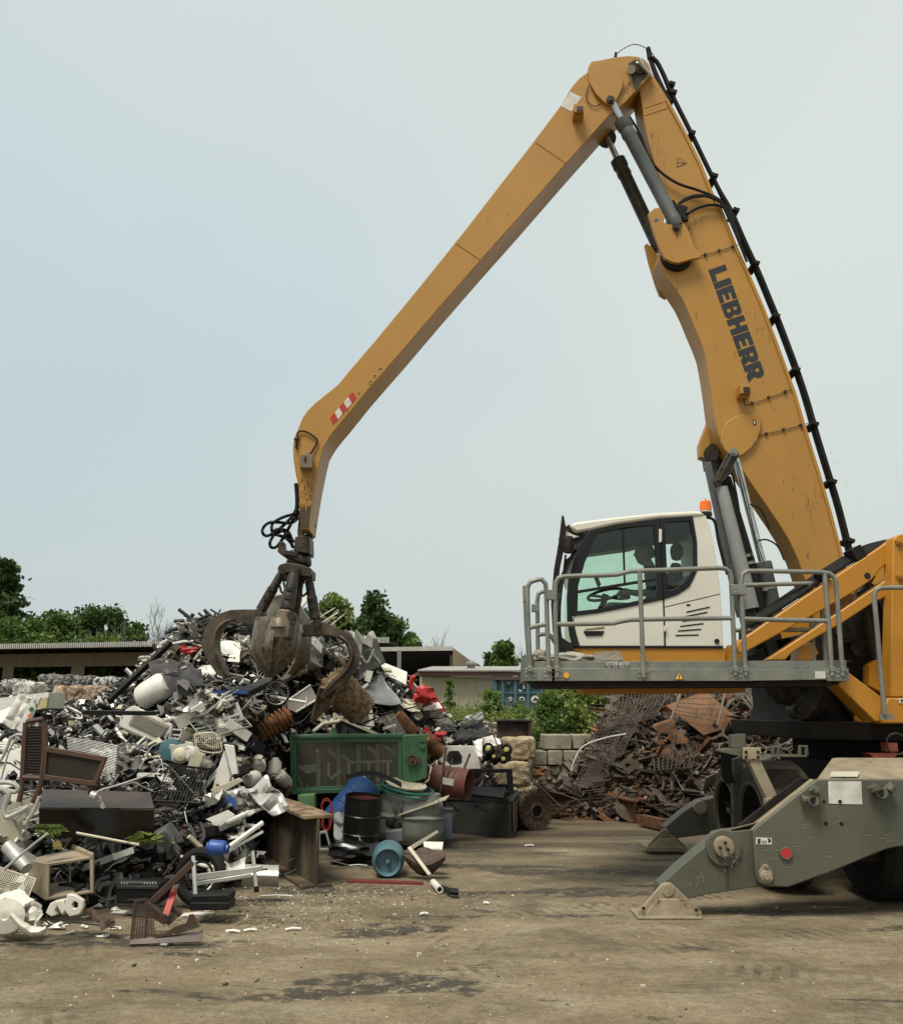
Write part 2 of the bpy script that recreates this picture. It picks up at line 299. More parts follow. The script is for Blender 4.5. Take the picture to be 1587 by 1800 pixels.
S1('boom_plate', yel, mach, lambda m: m.pp(discP, YB - .05, .05), bevel=.006)
S1('small_label', [decal, wdec], mach, lambda m: (m.pp([(1322,738),(1327,737),(1329,746),(1324,748)], YB - .054, .003), m.pp([(1324,740),(1326,739),(1327,745),(1325,746)], YB - .057, .002, 1)))
S1('boom_plate', yel, mach, lambda m: m.pp([(1261,741),(1275,765),(1270,800),(1238,806),(1230,803),(1229,781),(1236,762),(1246,735),(1255,700)], YB + WB - .05, .14), bevel=.006)
# lettering on the boom: block capitals laid along the boom
GL = {'L': [[(0,0),(.78,0),(.78,.27),(.36,.27),(.36,1),(0,1)]], 'I': [[(0,0),(.38,0),(.38,1),(0,1)]],
 'E': [[(0,0),(.36,0),(.36,1),(0,1)], [(.36,0),(.82,0),(.82,.25),(.36,.25)], [(.36,.39),(.74,.39),(.74,.61),(.36,.61)], [(.36,.75),(.82,.75),(.82,1),(.36,1)]],
 'H': [[(0,0),(.36,0),(.36,1),(0,1)], [(.36,.37),(.6,.37),(.6,.64),(.36,.64)], [(.6,0),(.96,0),(.96,1),(.6,1)]],
 'B': [[(0,0),(.36,0),(.36,1),(0,1)], [(.36,0),(.7,0),(.86,.06),(.94,.2),(.94,.34),(.86,.47),(.78,.52),(.56,.52),(.56,.42),(.6,.38),(.6,.26),(.56,.21),(.36,.21)], [(.36,.42),(.56,.42),(.56,.6),(.36,.6)], [(.36,1),(.7,1),(.84,.94),(.9,.82),(.9,.69),(.85,.57),(.78,.52),(.56,.52),(.56,.6),(.58,.64),(.58,.75),(.55,.79),(.36,.79)]],
 'R': [[(0,0),(.36,0),(.36,1),(0,1)], [(.36,1),(.7,1),(.86,.93),(.94,.8),(.94,.62),(.88,.48),(.78,.41),(.56,.41),(.36,.41),(.36,.57),(.54,.57),(.59,.62),(.59,.75),(.54,.79),(.36,.79)], [(.36,.2),(.62,0),(1.0,0),(.78,.41),(.56,.41),(.36,.3)]]}
WID = {'L': .84, 'I': .46, 'E': .9, 'H': 1.04, 'B': 1.01, 'R': 1.0}
def lettering(m):
    O, X, U = np.array((1244.5, 475.)), np.array((71., 197.)), np.array((29.5, -10.5)); W = sum(WID[c] for c in 'LIEBHERR'); x = 0
    for c in 'LIEBHERR':
        for poly in GL[c]: m.pp([tuple(O + X * ((x + a) / W) + U * b) for a, b in poly], YB - .004, .0035)
        x += WID[c]
S1('boom_lettering', decal, boom, lettering)
def tri(m, px, py, Y, s, rot=0, hs=1):
    def q(pts, k, mi, dy):
        c, sn = math.cos(rot), math.sin(rot); m.pp([(px + (x * c - y * sn) * s * k * hs, py + (x * sn + y * c) * s * k) for x, y in pts], Y - dy, .003, mi)
    T = [(0, -1), (.95, .7), (-.95, .7)]; q(T, 1, 0, .003); q(T, .8, 1, .006); q([(-.1, -.45), (.1, -.45), (.06, .2), (-.06, .2)], 1, 0, .009); q([(-.08, .3), (.08, .3), (.08, .48), (-.08, .48)], 1, 0, .009)
S1('warning_decal', [decal, yel], boom, lambda m: tri(m, 1197, 286, YB, 10, rot=R(95)))
# --- pipes and clamps along the back of the boom
pipe_pts = [(1140,100),(1152,108),(1164,130),(1173,152),(1182,172),(1212,232),(1240,290),(1262,334),(1280,372),(1303,424),(1327,476),(1347,524),(1372,586),(1406,680),(1431,765),(1449,824),(1470,893),(1493,985)]
for k, (dx, dep, r) in enumerate(((4, .08, .022), (11, .02, .026), (8, .22, .022), (12, .3, .018))):
    S1('hydraulic_line', rub, mach, lambda m: m.tpx([(x + (dx - 5) * (1 if i > 7 else .35), y) for i, (x, y) in enumerate(pipe_pts)], YB + dep, r, 8))
for px, py in ((1180,158),(1183,172),(1215,243),(1254,318),(1291,378),(1326,470),(1361,562),(1396,655),(1428,750),(1459,850),(1490,953)):
    S1('pipe_clamp', dec, mach, lambda m: (m.box(V(px - 3, py, YB + .12), (.085, .3, .045), rot=(0, .35, 0)), m.box(V(px + 2, py - 4, YB + .0), (.018, .03, .05))))
S1('hose_guard', dec, mach, lambda m: (m.tpx([(1139,86),(1142,100),(1150,125),(1166,160),(1178,180)], YB + .05, .035, 8), m.tpx([(1139,84),(1141,104)], YB + .05, .03, 6)))
S1('cable', rub, mach, lambda m: (m.tpx([(1078,100),(1095,86),(1115,78),(1137,86),(1150,100),(1176,145)], YB + .02, .006, 5), m.box(V(1082, 97, YS + .2), (.03, .03, .08))))
for i, (a, b) in enumerate((((1231,450),(1298,430)), ((1312,712),(1392,684)), ((1336,765),(1420,744)))):
    def f(m):
        m.tpx([(a[0] - (5 if i == 1 else 0), a[1] - (12 if i == 1 else 0)), a, ((a[0] + b[0]) / 2, (a[1] + b[1]) / 2 + 1), b], YB - .012, .005, 5)
        for t in (.12, .48, .84): m.box(V(a[0] + (b[0] - a[0]) * t, a[1] + (b[1] - a[1]) * t, YB - .015), (.03, .03, .03))
    S1('cable', grs, boom, f)
hz_ = [[(1106,205),(1124,235),(1140,275),(1158,300),(1190,322),(1228,335),(1262,350),(1285,375)], [(1190,362),(1203,350),(1228,343),(1256,350),(1278,366),(1290,390)], [(1205,378),(1225,366),(1250,360),(1272,366),(1290,395),(1300,425)], [(1118,232),(1140,285),(1165,345),(1188,372)], [(1272,366),(1292,410),(1312,460)], [(1192,358),(1222,346),(1262,352),(1295,405)]]
for h in hz_: S1('hydraulic_hose', rub, mach, lambda m: m.tpx(h, YB - .07, .018, 8))
S1('valve_block', dec, mach, lambda m: (m.box(V(1196, 374, YB - .1), (.13, .1, .17), rot=(0, .35, 0)), m.box(V(1186, 366, YB - .14), (.05, .06, .07)), m.box(V(1204, 385, YB - .13), (.07, .06, .06)), m.cyl(V(1187, 360, YB - .12), V(1181, 353, YB - .12), .02)), bevel=.004)
# --- stick cylinders (near grey one, far greasy one)
def cylinder(name, top, bot, Yc, rr, rb, matb, f1, parent=mach):
    o = empty('hydraulic_cylinder', (0, 0, 0), None, None) if False else None
    a, b = V(*top, Yc), V(*bot, Yc); d = (b - a).normalized(); L = (b - a).length
    body = S1(name, matb, parent, lambda m: m.lathe(a + d * (f1 * L), d, [(0, rb * .8), (.02, rb * 1.18), (.14, rb * 1.2), (.17, rb * 1.02), (.26, rb * 1.14), (.3, rb), ((1 - f1) * L - .12, rb), ((1 - f1) * L - .1, rb * 1.08), ((1 - f1) * L, rb * .9)], 28))
    S1('rod', chrm, body, lambda m: m.cyl(a, a + d * (f1 * L + .02), rr, n=20))
    return body
cylinder('arm_cylinder', (1073,175), (1190,398), YS + .0, .05, .088, cylg, .16)
cylinder('arm_cylinder', (1066,240), (1160,440), YS + .55, .045, .088, grs, .2)
S1('cylinder_pin_boss', grs, mach, lambda m: m.cyl(V(1066, 243, YS + .52), V(1066, 243, YS + .66), .13, n=24))
S1('grease_clump', grs, mach, lambda m: m.cyl(V(1070, 190, YS + .02), V(1070, 190, YS + .3), .1, n=20))
# --- boom cylinders, guards
def bar(m, a, b, Y, wd, dep, mi=0, w2=None):
    A, B = np.array(a, float), np.array(b, float); d = (B - A) / np.hypot(*(B - A)); n = np.array((-d[1], d[0])); w2 = wd if w2 is None else w2
    m.pp([tuple(A + n * wd / 2), tuple(A - n * wd / 2), tuple(B - n * w2 / 2), tuple(B + n * w2 / 2)], Y, dep, mi)
lc = S1('lift_cylinder', cylg, mach, lambda m: m.lathe(V(1339, 988, 10.62), V(1368, 1110, 10.62) - V(1339, 988, 10.62), [(0, .09), (.01, .105), (.1, .105), (.12, .095), (1.1, .095)], 28))
S1('rod', chrm, lc, lambda m: m.cyl(V(1293, 806, 10.62), V(1341, 995, 10.62), .043, n=20))
S1('hose_clamp', galv, lc, lambda m: (m.cyl(V(1349.5, 1033, 10.62), V(1350.5, 1037, 10.62), .101), m.cyl(V(1358.5, 1066, 10.62), V(1359.5, 1071, 10.62), .101), m.box(V(1344, 1036, 10.53), (.05, .04, .04)), m.box(V(1352, 1069, 10.53), (.05, .04, .04))))
lc2 = S1('lift_cylinder', mat('dark_cylinder', (.035, .038, .04), (.05, .05, .05), .45), mach, lambda m: (m.cyl(V(1251, 812, 11.2), V(1330, 1150, 11.2), .11, n=28), m.cyl(V(1250, 796, 11.2), V(1253, 826, 11.2), .13, .12, n=28)))
S1('end_eye', grs, lc2, lambda m: (m.cyl(V(1250, 797, 11.0), V(1250, 797, 11.3), .095, n=24), m.box(V(1251, 786, 11.1), (.08, .1, .05))))
S1('cylinder_guard', cylg, mach, lambda m: (bar(m, (1243,812), (1302,1084), 10.55, 12, .05), bar(m, (1256,860), (1314,1000), 10.56, 10, .05), bar(m, (1296,990), (1326,1110), 10.5, 26, .04, w2=20)), bevel=.004)
S1('cylinder_guard', mat('light_grey_guard', (.2, .2, .19), (.27, .27, .25), .5, scale=3, c3=(.06, .05, .04), c3amt=.34), mach, lambda m: m.tube([V(1268, 857, 10.5), V(1299, 985, 10.46), V(1320, 1070, 10.44)], [.07, .085, .09], 12))
S1('hydraulic_hose', rub, mach, lambda m: m.tpx([(1274,840),(1290,900),(1308,960),(1322,1010),(1336,1080),(1346,1130)], 10.58, .07, 12))
S1('hose_clamp', galv, mach, lambda m: (m.cyl(V(1311.5, 975, 10.57), V(1313, 980, 10.57), .076), m.cyl(V(1315, 988, 10.57), V(1316.5, 993, 10.57), .076)))
for h, r in (([(1286,830),(1294,870),(1304,925),(1322,985)], .012), ([(1318,886),(1335,894),(1345,912),(1352,930)], .01), ([(1332,950),(1348,949),(1366,960),(1378,985)], .01), ([(1228,912),(1245,910),(1256,918),(1262,950),(1272,990),(1278,1010)], .018), ([(1296,812),(1312,875),(1326,940),(1342,990)], .005)):
    S1('hydraulic_hose', rub, mach, lambda m: m.tpx(h, 10.5, r, 6))
S1('safety_link', grs, mach, lambda m: (m.pp([(1279,797),(1284,789),(1293,788),(1299,796),(1297,804),(1290,815),(1289,828),(1264,853),(1259,856),(1254,846),(1262,828),(1274,806)], 10.42, .06), bar(m, (1286,800), (1262,846), 10.40, 5, .03)), bevel=.006)
pin('pivot_pin', 1289, 795, 10.42, .05, m1=galv)
# --- cab (raised)
YC, WC = 9.5, 1.25
cab = S1('cab', whi, mach, lambda m: m.pp([(1008,1082),(1050,1077),(1100,1067),(1165,1053.5),(1168,1136),(1018,1136),(1011,1110)], YC, .05), bevel=.01)
def rp(m):
    pts = [(1166.5,1053),(1190,1045),(1203,1037),(1211,1030),(1218,1020),(1225,1001),(1225,960),(1221,930),(1217,907.5),(1240,906),(1247,925),(1254,955),(1260,995),(1265.5,1036),(1268,1080),(1270.5,1136),(1169.5,1136)]
    m.pp(pts, YC, .05)
    m.prism([V(x, y, YC) for x, y in [(1240,906),(1247,925),(1254,955),(1260,995),(1265.5,1036),(1268,1080),(1270.5,1136),(1262,1136),(1258,1040),(1246,960),(1232,912)]], (0, 0, 0)) if 0 else m.prism([V(x, y, YC) + Vector((0, .052, 0)) for x, y in [(1240,906),(1247,925),(1254,955),(1260,995),(1265.5,1036),(1268,1080),(1270.5,1136),(1262,1136),(1258,1040),(1246,960),(1232,912)]], (0, WC - .11, 0))
rear = S1('rear_panel', whi, mach, rp, bevel=.008)
S1('far_side_panel', whi, mach, lambda m: (m.prism([V(x, y, YC) + Vector((0, WC - .05, 0)) for x, y in [(1018,1075),(1050,1077),(1100,1075),(1190,1066),(1214,1030),(1258,1010),(1270.5,1136),(1018,1136)]], (0, .05, 0)), m.prism([V(x, y, YC) + Vector((0, WC - .05, 0)) for x, y in [(1032,937),(1140,912),(1217,907),(1225,915),(1160,930),(1142,935),(1058,946),(1044,958),(1030,990),(1020,1010),(1012,990),(1018,960)]], (0, .05, 0)), m.prism([V(x, y, YC) + Vector((0, WC - .05, 0)) for x, y in [(1198,920),(1214,918),(1216,1060),(1200,1063)]], (0, .05, 0)), m.prism([V(x, y, YC) + Vector((0, WC - .05, 0)) for x, y in [(1244,912),(1254,955),(1262,1030),(1240,1040),(1250,1000)]], (0, .05, 0))))
S1('roof', whi, mach, lambda m: m.pp([(1001,924),(1010,918),(1040,914),(1084,908.5),(1157,901),(1222,897.5),(1232,899),(1240,906),(1217,908.5),(1158,911.5),(1080,922),(1040,931),(1012,936)], YC - .015, WC + .03), bevel=.025)
S1('roof_liner', mat('cab_liner', (.035, .038, .035), (.05, .05, .045), .8, spec=.1), mach, lambda m: (m.pp([(1046,938),(1100,926),(1160,916),(1232,912),(1234,926),(1160,930),(1100,939),(1046,950)], YC + .12, WC - .24), m.pp([(1012,1128),(1262,1128),(1262,1134),(1012,1134)], YC + .06, WC - .12)))
dring_o = [(1036,934),(1100,921),(1159,911.5),(1162,980),(1165.5,1053),(1100,1067.5),(1050,1077),(1006,1083),(1004,1030),(1018,973)]
dring_i = [(1050,937),(1100,927),(1149,923),(1152,980),(1155,1048),(1100,1060),(1050,1070),(1015,1074),(1016,1030),(1028,988)]
S1('door_frame', blk, mach, lambda m: (m.ring(dring_o, dring_i, YC - .012, .05), bar(m, (1016,1040), (1152,1018), YC - .008, 5, .03), bar(m, (1095,930), (1098,1026), YC - .008, 3, .03)), bevel=.003)
S1('window_frame', blk, mach, lambda m: m.ring([(1160,911),(1188,909),(1217,907),(1224,948),(1225,1001),(1211,1031),(1190,1045),(1166,1053)], [(1168,919),(1190,917),(1212,915),(1219,950),(1219,999),(1206,1020),(1188,1034),(1174,1040)], YC - .012, .05), bevel=.003)
S1('door_glass', gmat, mach, lambda m: m.pp([(1049,936),(1148,923),(1154,1048),(1015,1074),(1016,1030),(1028,988)], YC + .01, .006))
S1('rear_window', gmat, mach, lambda m: m.pp([(1168,918),(1212,914),(1220,950),(1220,1000),(1206,1021),(1188,1035),(1174,1041)], YC + .01, .006))
S1('far_window', gmat, mach, lambda m: m.prism([V(x, y, YC) + Vector((0, WC - .02, 0)) for x, y in [(1049,936),(1212,914),(1220,1000),(1154,1058),(1015,1078),(1016,1030)]], (0, .006, 0)))
ws_o = [(1034,932),(1018,960),(1008,985),(999,1020),(997,1050),(998,1090),(1003,1120),(1009,1137)]; ws_i = [(1044,931),(1028,958),(1016,985),(1007,1020),(1005,1050),(1006,1083),(1012,1112),(1019,1137)]
def pillars(m):
    P = ws_o + ws_i[::-1]; m.pp(P, YC - .01, .09); m.prism([V(x, y, YC) + Vector((0, WC - .07, 0)) for x, y in P], (0, .07, 0))
    m.box(V(1006, 1133, YC + WC / 2), (.07, WC - .16, .04))
S1('windscreen_frame', blk, mach, pillars, bevel=.006)
def wind(m):
    P = [V(x + 2, y, YC) for x, y in ws_o]
    m.surf(lambda u, v: P[min(7, int(v * 7 + .01))] + Vector((0, .08 + u * (WC - .16), 0)), 6, 7)
S1('windscreen', gmat, mach, wind)
S1('door_gap', blk, mach, lambda m: (bar(m, (1166,1053), (1168.6,1136), YC - .004, 1.8, .02), bar(m, (1168,1067), (1265,1044), YC - .002, 1.3, .01), m.pp([(1018,1135.5),(1271,1135.5),(1271,1138.5),(1008,1138.5)], YC + .004, .06)))
S1('door_handle', blk, mach, lambda m: (m.pp([(1025,1109),(1062,1109),(1058,1117),(1030,1118)], YC - .012, .02), m.pp([(1026,1104),(1062,1100),(1064,1104),(1060,1109),(1026,1109)], YC - .002, .01, 1)) and None, bevel=.003) if False else S1('door_handle', [blk, cdst], mach, lambda m: (m.pp([(1025,1109),(1062,1109),(1058,1117),(1030,1118)], YC - .012, .02), m.pp([(1028,1105),(1062,1101),(1062,1105),(1028,1108)], YC - .004, .01, 1)), bevel=.003)
def louv(m):
    for a, b in (((1206,1076),(1247,1067)), ((1203,1084),(1243,1076)), ((1199,1092),(1240,1086)), ((1195,1101),(1236,1096)), ((1191,1109),(1232,1106)), ((1187,1117),(1228,1116))): bar(m, a, b, YC - .004, 2.2, .01)
    m.disc(1260, 1127, YC - .02, .025, .03); m.pp([(1206,1062),(1213,1062),(1213,1065),(1206,1065)], YC - .004, .01)
S1('vent_slots', blk, mach, louv)
S1('door_hinge', whi, mach, lambda m: (m.pp([(1158,930),(1163,930),(1163,952),(1158,954)], YC - .03, .03), m.pp([(1167,1100),(1171,1100),(1171,1110),(1167,1110)], YC - .03, .03)), bevel=.004)
bc = S1('beacon', orl, mach, lambda m: m.lathe(V(1240, 898, YC + .35), (0, 0, 1), [(0, .062), (.05, .064), (.1, .058), (.112, .045), (.115, 0)], 24))
S1('beacon_base', [blk, whi], bc, lambda m: (m.lathe(V(1240, 907, YC + .35), (0, 0, 1), [(0, .07), (.03, .07), (.05, .055)], 20), m.cyl(V(1240, 901, YC + .35), V(1240, 898, YC + .35), .06, mi=1), m.cyl(V(1239, 886, YC + .35), V(1239, 876, YC + .35), .004, n=5)))
# mirror, wiper rail, torn sun visor
def mirr(m): m.tube([V(1001, 943, YC - .1), V(999, 958, YC - .1), V(998, 972, YC - .1)], [.035, .06, .045], 12)
S1('mirror', dec, mach, mirr)
S1('mirror_arm', dec, mach, lambda m: (m.tpx([(983,957),(990,962),(996,960)], YC - .1, .012, 6), m.pp([(988,905),(991,908),(995,930),(992,960),(984,1000),(978,1060),(977,1100),(988,1148),(984,1150),(972,1110),(969,1060),(974,1000),(982,955)], YC - .02, .05), m.tpx([(994,975),(990,1010),(984,1070),(986,1120),(999,1130)], YC, .011, 6), m.pp([(992,985),(1006,975),(1008,980),(994,995)], YC, .03), m.pp([(984,1118),(1004,1132),(1010,1145),(990,1142),(983,1135)], YC - .01, .04)))
S1('sun_visor', whi, mach, lambda m: (m.pp([(990,932),(1008,940),(1018,943),(1005,946),(994,950)], YC + .02, .5)))
S1('visor_bracket', blk, mach, lambda m: (m.pp([(993,926),(1000,922),(1012,936),(1016,944),(1003,938)], YC + .05, .4), m.pp([(1008,944),(1024,936),(1028,942),(1014,956)], YC + .05, .1)))
# seat, wheel, console
S1('operator_seat', cprs, mach, lambda m: (m.tube([V(1187, 985, YC + .62), V(1189, 972, YC + .62), V(1189, 962, YC + .62), V(1188, 954, YC + .62)], [.045, .075, .07, .03], 14), m.tube([V(1180, 1062, YC + .62), V(1184, 1030, YC + .62), V(1188, 990, YC + .62)], [.13, .12, .05], 12), m.box(V(1162, 1072, YC + .62), (.5, .5, .12), rot=(0, .1, 0)), m.box(V(1165, 1098, YC + .62), (.35, .4, .25))), bevel=.02)
S1('console', mat('console_grey', (.05, .055, .05), (.04, .045, .04), .6), mach, lambda m: (m.pp([(1062,1066),(1070,1058),(1130,1060),(1150,1066),(1150,1084),(1062,1080)], YC + .2, .12), m.box(V(1185, 1031, YC + .25), (.09, .05, .05)), m.pp([(1186,1030),(1206,1012),(1214,1012),(1200,1034)], YC + .25, .3), m.pp([(1090,1040),(1108,1036),(1108,1052),(1092,1054)], YC + .9, .1)), bevel=.01)
def wheelc(m):
    c = V(1064, 1045, YC + .62); ax = V(1058, 1025, YC + .62) - V(1066, 1050, YC + .62); m.torus(c, (ax.x, -.35 * ax.length, ax.z), .2, .017, 36, 8)
    m.cyl(c - Vector((.18, 0, .01)), c + Vector((.18, 0, -.05)), .016, n=8); m.tube([c, V(1060, 1062, YC + .62), V(1050, 1085, YC + .62), V(1048, 1120, YC + .62)], [.04, .035, .05, .06], 10); m.box(V(1050, 1022, YC + .6), (.03, .09, .1), rot=(0, -.35, 0)); m.tpx([(1051,1028),(1056,1040)], YC + .6, .012, 6)
S1('steering_wheel', dec, mach, wheelc)
# --- cab base and platform
S1('cab_base', yel2, mach, lambda m: (m.pp([(1006,1139),(1275,1139),(1275,1164),(1012,1164)], YC + .02, WC), m.pp([(1275,1150),(1281,1134),(1287,1132),(1291,1140),(1300,1136),(1308,1150),(1308,1172),(1296,1176),(1275,1170)], YC + .1, .1), m.pp([(1022,1208),(1310,1206),(1310,1217),(1026,1220)], YC + .05, .5)), bevel=.008)
YP = 8.85
plat = S1('platform', galv, mach, lambda m: (m.pp([(938,1163),(1487,1161),(1487,1180),(938,1181)], YP + .03, .03), m.pp([(926,1176),(936,1174),(1482,1178),(1488,1184),(1488,1194),(1300,1197),(926,1197)], YP, .03), m.pp([(927,1150),(938,1150),(938,1195),(927,1195)], YP + .04, .9), m.pp([(930,1178),(1486,1178),(1486,1182),(930,1182)], YP + .08, .65), m.pp([(927,1163),(960,1163),(960,1184),(927,1184)], YP + 1.2, .02)), bevel=.003)
S1('platform_underside', dec, mach, lambda m: (m.pp([(934,1196),(1484,1196),(1460,1206),(950,1209)], YP + .05, .62), m.pp([(1180,1196),(1440,1196),(1430,1203),(1180,1206)], YP + .1, .5)))
RR = .0235
def rail(m, pts, Y=None): m.tpx(pts, YP - .01 if Y is None else Y, RR, 10)
def poly(m, pts, Y, r=None): m.tube([V(p[0], p[1], p[2] if len(p) > 2 else Y) for p in pts], r or RR, 10)
S1('guard_rail', galv, mach, lambda m: (poly(m, [(979.5,1191),(976,1100),(975.5,1036),(976.5,1024),(981,1016),(990,1013.5),(1020,1012),(1060,1011.5),(1084,1010),(1100,1006),(1110,1004),(1180,1001.5),(1262,998.5),(1274,999.5),(1281,1004),(1284.5,1014),(1288,1100),(1292,1187)], YP - .02), poly(m, [(977,1097.5),(1040,1096.5),(1078,1095.5),(1092,1092),(1108,1089.5),(1122,1089),(1200,1087.5),(1287,1086.5)], YP - .02), poly(m, [(1124,1005),(1127,1090),(1131,1191)], YP - .03)))
S1('guard_rail', galv, mach, lambda m: (poly(m, [(965,1191),(961.5,1100),(960,1040),(958.5,1026),(952,1018.5),(944,1019),(932,1023),(927,1032),(927,1060),(929,1120),(932,1191)], YP), poly(m, [(930,1103.5),(945,1100),(961,1097)], YP), poly(m, [(932,1193),(925,1100),(922,1030,YP + .3)], YP + .3)))
S1('guard_rail', galv, mach, lambda m: (poly(m, [(945.5,1165),(944.5,1100),(944,1056),(946,1044),(953,1040),(962,1041.5)], YP + .9), poly(m, [(944,1116),(960,1114),(968,1117),(988,1152)], YP + .9)))
S1('guard_rail', galv, mach, lambda m: (poly(m, [(1310,1187),(1305,1090),(1301.5,1024),(1304,1010),(1313,1004),(1340,1003.5),(1443,1006),(1456,1007.5),(1464,1013),(1468.5,1023),(1474,1100),(1480.5,1188)], YP - .02), poly(m, [(1306,1088),(1380,1090),(1455,1091.5)], YP - .02), poly(m, [(1448.5,1007),(1456,1100),(1462,1188)], YP - .02)))
S1('guard_rail', galv, mach, lambda m: (poly(m, [(1304,1029),(1360,1027),(1425,1025.5),(1436,1029),(1442,1040),(1446,1100),(1450.5,1163)], YP + .62), poly(m, [(1292,1108),(1360,1107.5),(1425,1107)], YP + .62), poly(m, [(1422.5,1027),(1426,1100),(1430,1163)], YP + .62)))
S1('hand_rail', galv, mach, lambda m: (poly(m, [(1640,1033),(1560,1033),(1546,1034),(1538,1038),(1535.5,1048),(1539,1086),(1546,1170),(1554,1256)], 8.9), m.box(V(1557, 1260, 8.92), (.13, .03, .05))))
def brk(m, px):
    if 1:
        m.box(V(px, 1186, YP - .005), (.11, .02, .12)); m.box(V(px, 1176, YP - .03), (.05, .03, .05))
        for dx in (-7, 7): bolt(m, px + dx, 1182, YP - .01); bolt(m, px + dx, 1190, YP - .01)
def joints(m):
    m.box(V(968, 1046, YP - .02), (.09, .06, .1)); m.box(V(1296, 1037, YP - .02), (.15, .06, .1)); m.box(V(924, 1048, YP + .1), (.05, .1, .12)); m.box(V(941, 1069, YP + .5), (.08, .05, .08))
    for x in (1293, 1299): bolt(m, x, 1034, YP - .04); bolt(m, x, 1041, YP - .04)
for px_ in (932, 965, 979, 1131, 1292, 1310, 1462, 1481): S1('rail_bracket', galv, mach, lambda m: brk(m, px_), bevel=.004)
S1('rail_joints', galv, mach, joints, bevel=.004)
st = S1('bumper_sticker', [decal, wdec], mach, lambda m: (m.pp([(1064,1163),(1106,1163),(1106,1174.5),(1064,1174.5)], YP + .024, .004, 0), m.pp([(1064.6,1163.5),(1105.4,1163.5),(1105.4,1168.9),(1064.6,1168.9)], YP + .02, .003, 1)))
e = V(1, 0, 10) - V(0, 0, 10)
for s_, py, mt in (('THANK A VET TODAY', 1168.4, decal), ('FOR YOUR FREEDOM', 1174, wdec)):
    o = text(s_, 'sticker_text', V(1065.4, py, YP + .018), (1, 0, 0), (0, 0, 1), .034, mt, mach, .0004); k = .215 / max(v.co.x - wloc(mach).x * 0 for v in o.data.vertices) if False else 1
    xs = [v.co.x for v in o.data.vertices]; x0, sx = min(xs), .213 / (max(xs) - min(xs))
    for v in o.data.vertices: v.co.x = x0 + (v.co.x - x0) * sx
S1('amber_reflector', mat('amber_reflector', (.75, .35, .02), None, .3), mach, lambda m: m.disc(995, 1187, YP - .01, .028, .012))
S1('warning_decal', [decal, ydec], mach, lambda m: tri(m, 1193, 1189, YP - .002, 9))
S1('white_sticker', wdec, mach, lambda m: m.pp([(1432,1180),(1450,1180),(1450,1192.5),(1432,1192.5)], YP - .004, .003))
# --- lifting arms of the cab and the upper structure
S1('lift_arm', yel2, mach, lambda m: m.pp([(1294,1136),(1300,1125),(1312,1118),(1400,1058),(1480,1005),(1568,947),(1600,935),(1600,985),(1567,984),(1545,1002),(1533,1018),(1498,1042),(1424,1084),(1312,1145),(1299,1149)], 9.35, .16), bevel=.012)
S1('lift_arm', yel2, mach, lambda m: m.pp([(1347,1160),(1420,1112),(1500,1058),(1568,1012),(1600,1000),(1600,1030),(1533,1060),(1480,1095),(1430,1123),(1392,1147),(1380,1160)], 9.35, .16), bevel=.012)
S1('lift_arm', yel2, mach, lambda m: m.pp([(1360,1118),(1480,1040),(1600,960),(1600,1000),(1500,1064),(1380,1140)], 10.5, .14), bevel=.01)
S1('arm_bracket', yel2, mach, lambda m: (m.pp([(1405,1130),(1412,1136),(1428,1128),(1438,1148),(1425,1160),(1400,1160)], 9.45, .2), m.pp([(1476,1160),(1500,1162),(1470,1160)], 9.4, .1), m.pp([(1450,1055),(1490,1030),(1500,1050),(1460,1078)], 9.6, .12)), bevel=.008)
S1('arm_hole', blk, mach, lambda m: m.disc(1524, 1012, 9.345, .032, .02))
def hosesarm(m):
    for k in range(5): m.tpx([(1316 + k * 3, 1100 - k * 4), (1380 + k, 1062 - k * 4), (1450, 1015 - k * 3.4), (1510, 978 - k * 3), (1548, 962 - k * 2), (1575, 950)], 9.45 + k * .03, .024, 8)
    for k in range(3): m.tpx([(1300, 1128 + k), (1302 + k * 3, 1108), (1320 + k * 3, 1092)], 9.4, .014, 6)
    m.box(V(1502, 974, 9.45), (.12, .2, .13), rot=(0, -.5, 0)); m.box(V(1445, 1012, 9.4), (.09, .2, .1), rot=(0, -.5, 0))
S1('hydraulic_hoses', rub, mach, hosesarm)
S1('arm_post', yel2, mach, lambda m: m.pp([(1569,950),(1573,943),(1580,939.5),(1590,938),(1602,944),(1620,970),(1700,980),(1700,1225),(1564,1225),(1566,1100)], 9.2, .2), bevel=.012)
for px, py in ((1582,951),(1584,1012)): pin('pivot_pin', px, py, 9.2, .045, m1=yel2)
S1('engine_hood', yel2, mach, lambda m: m.pp([(1560,1226.5),(1700,1226.5),(1700,1272),(1546,1272),(1545,1262)], 9.15, .6), bevel=.015)
S1('platform_bracket', yel2, mach, lambda m: m.pp([(1491,1182),(1551,1227),(1546,1268),(1537,1268),(1472,1204),(1478,1190)], 8.98, .3), bevel=.01)
S1('small_label', [wdec, decal], mach, lambda m: (m.pp([(1579,1227.5),(1600,1227.5),(1600,1236),(1579,1236)], 9.14, .004), m.pp([(1582,1230),(1586,1229),(1586,1234),(1583,1234)], 9.137, .003, 1)))
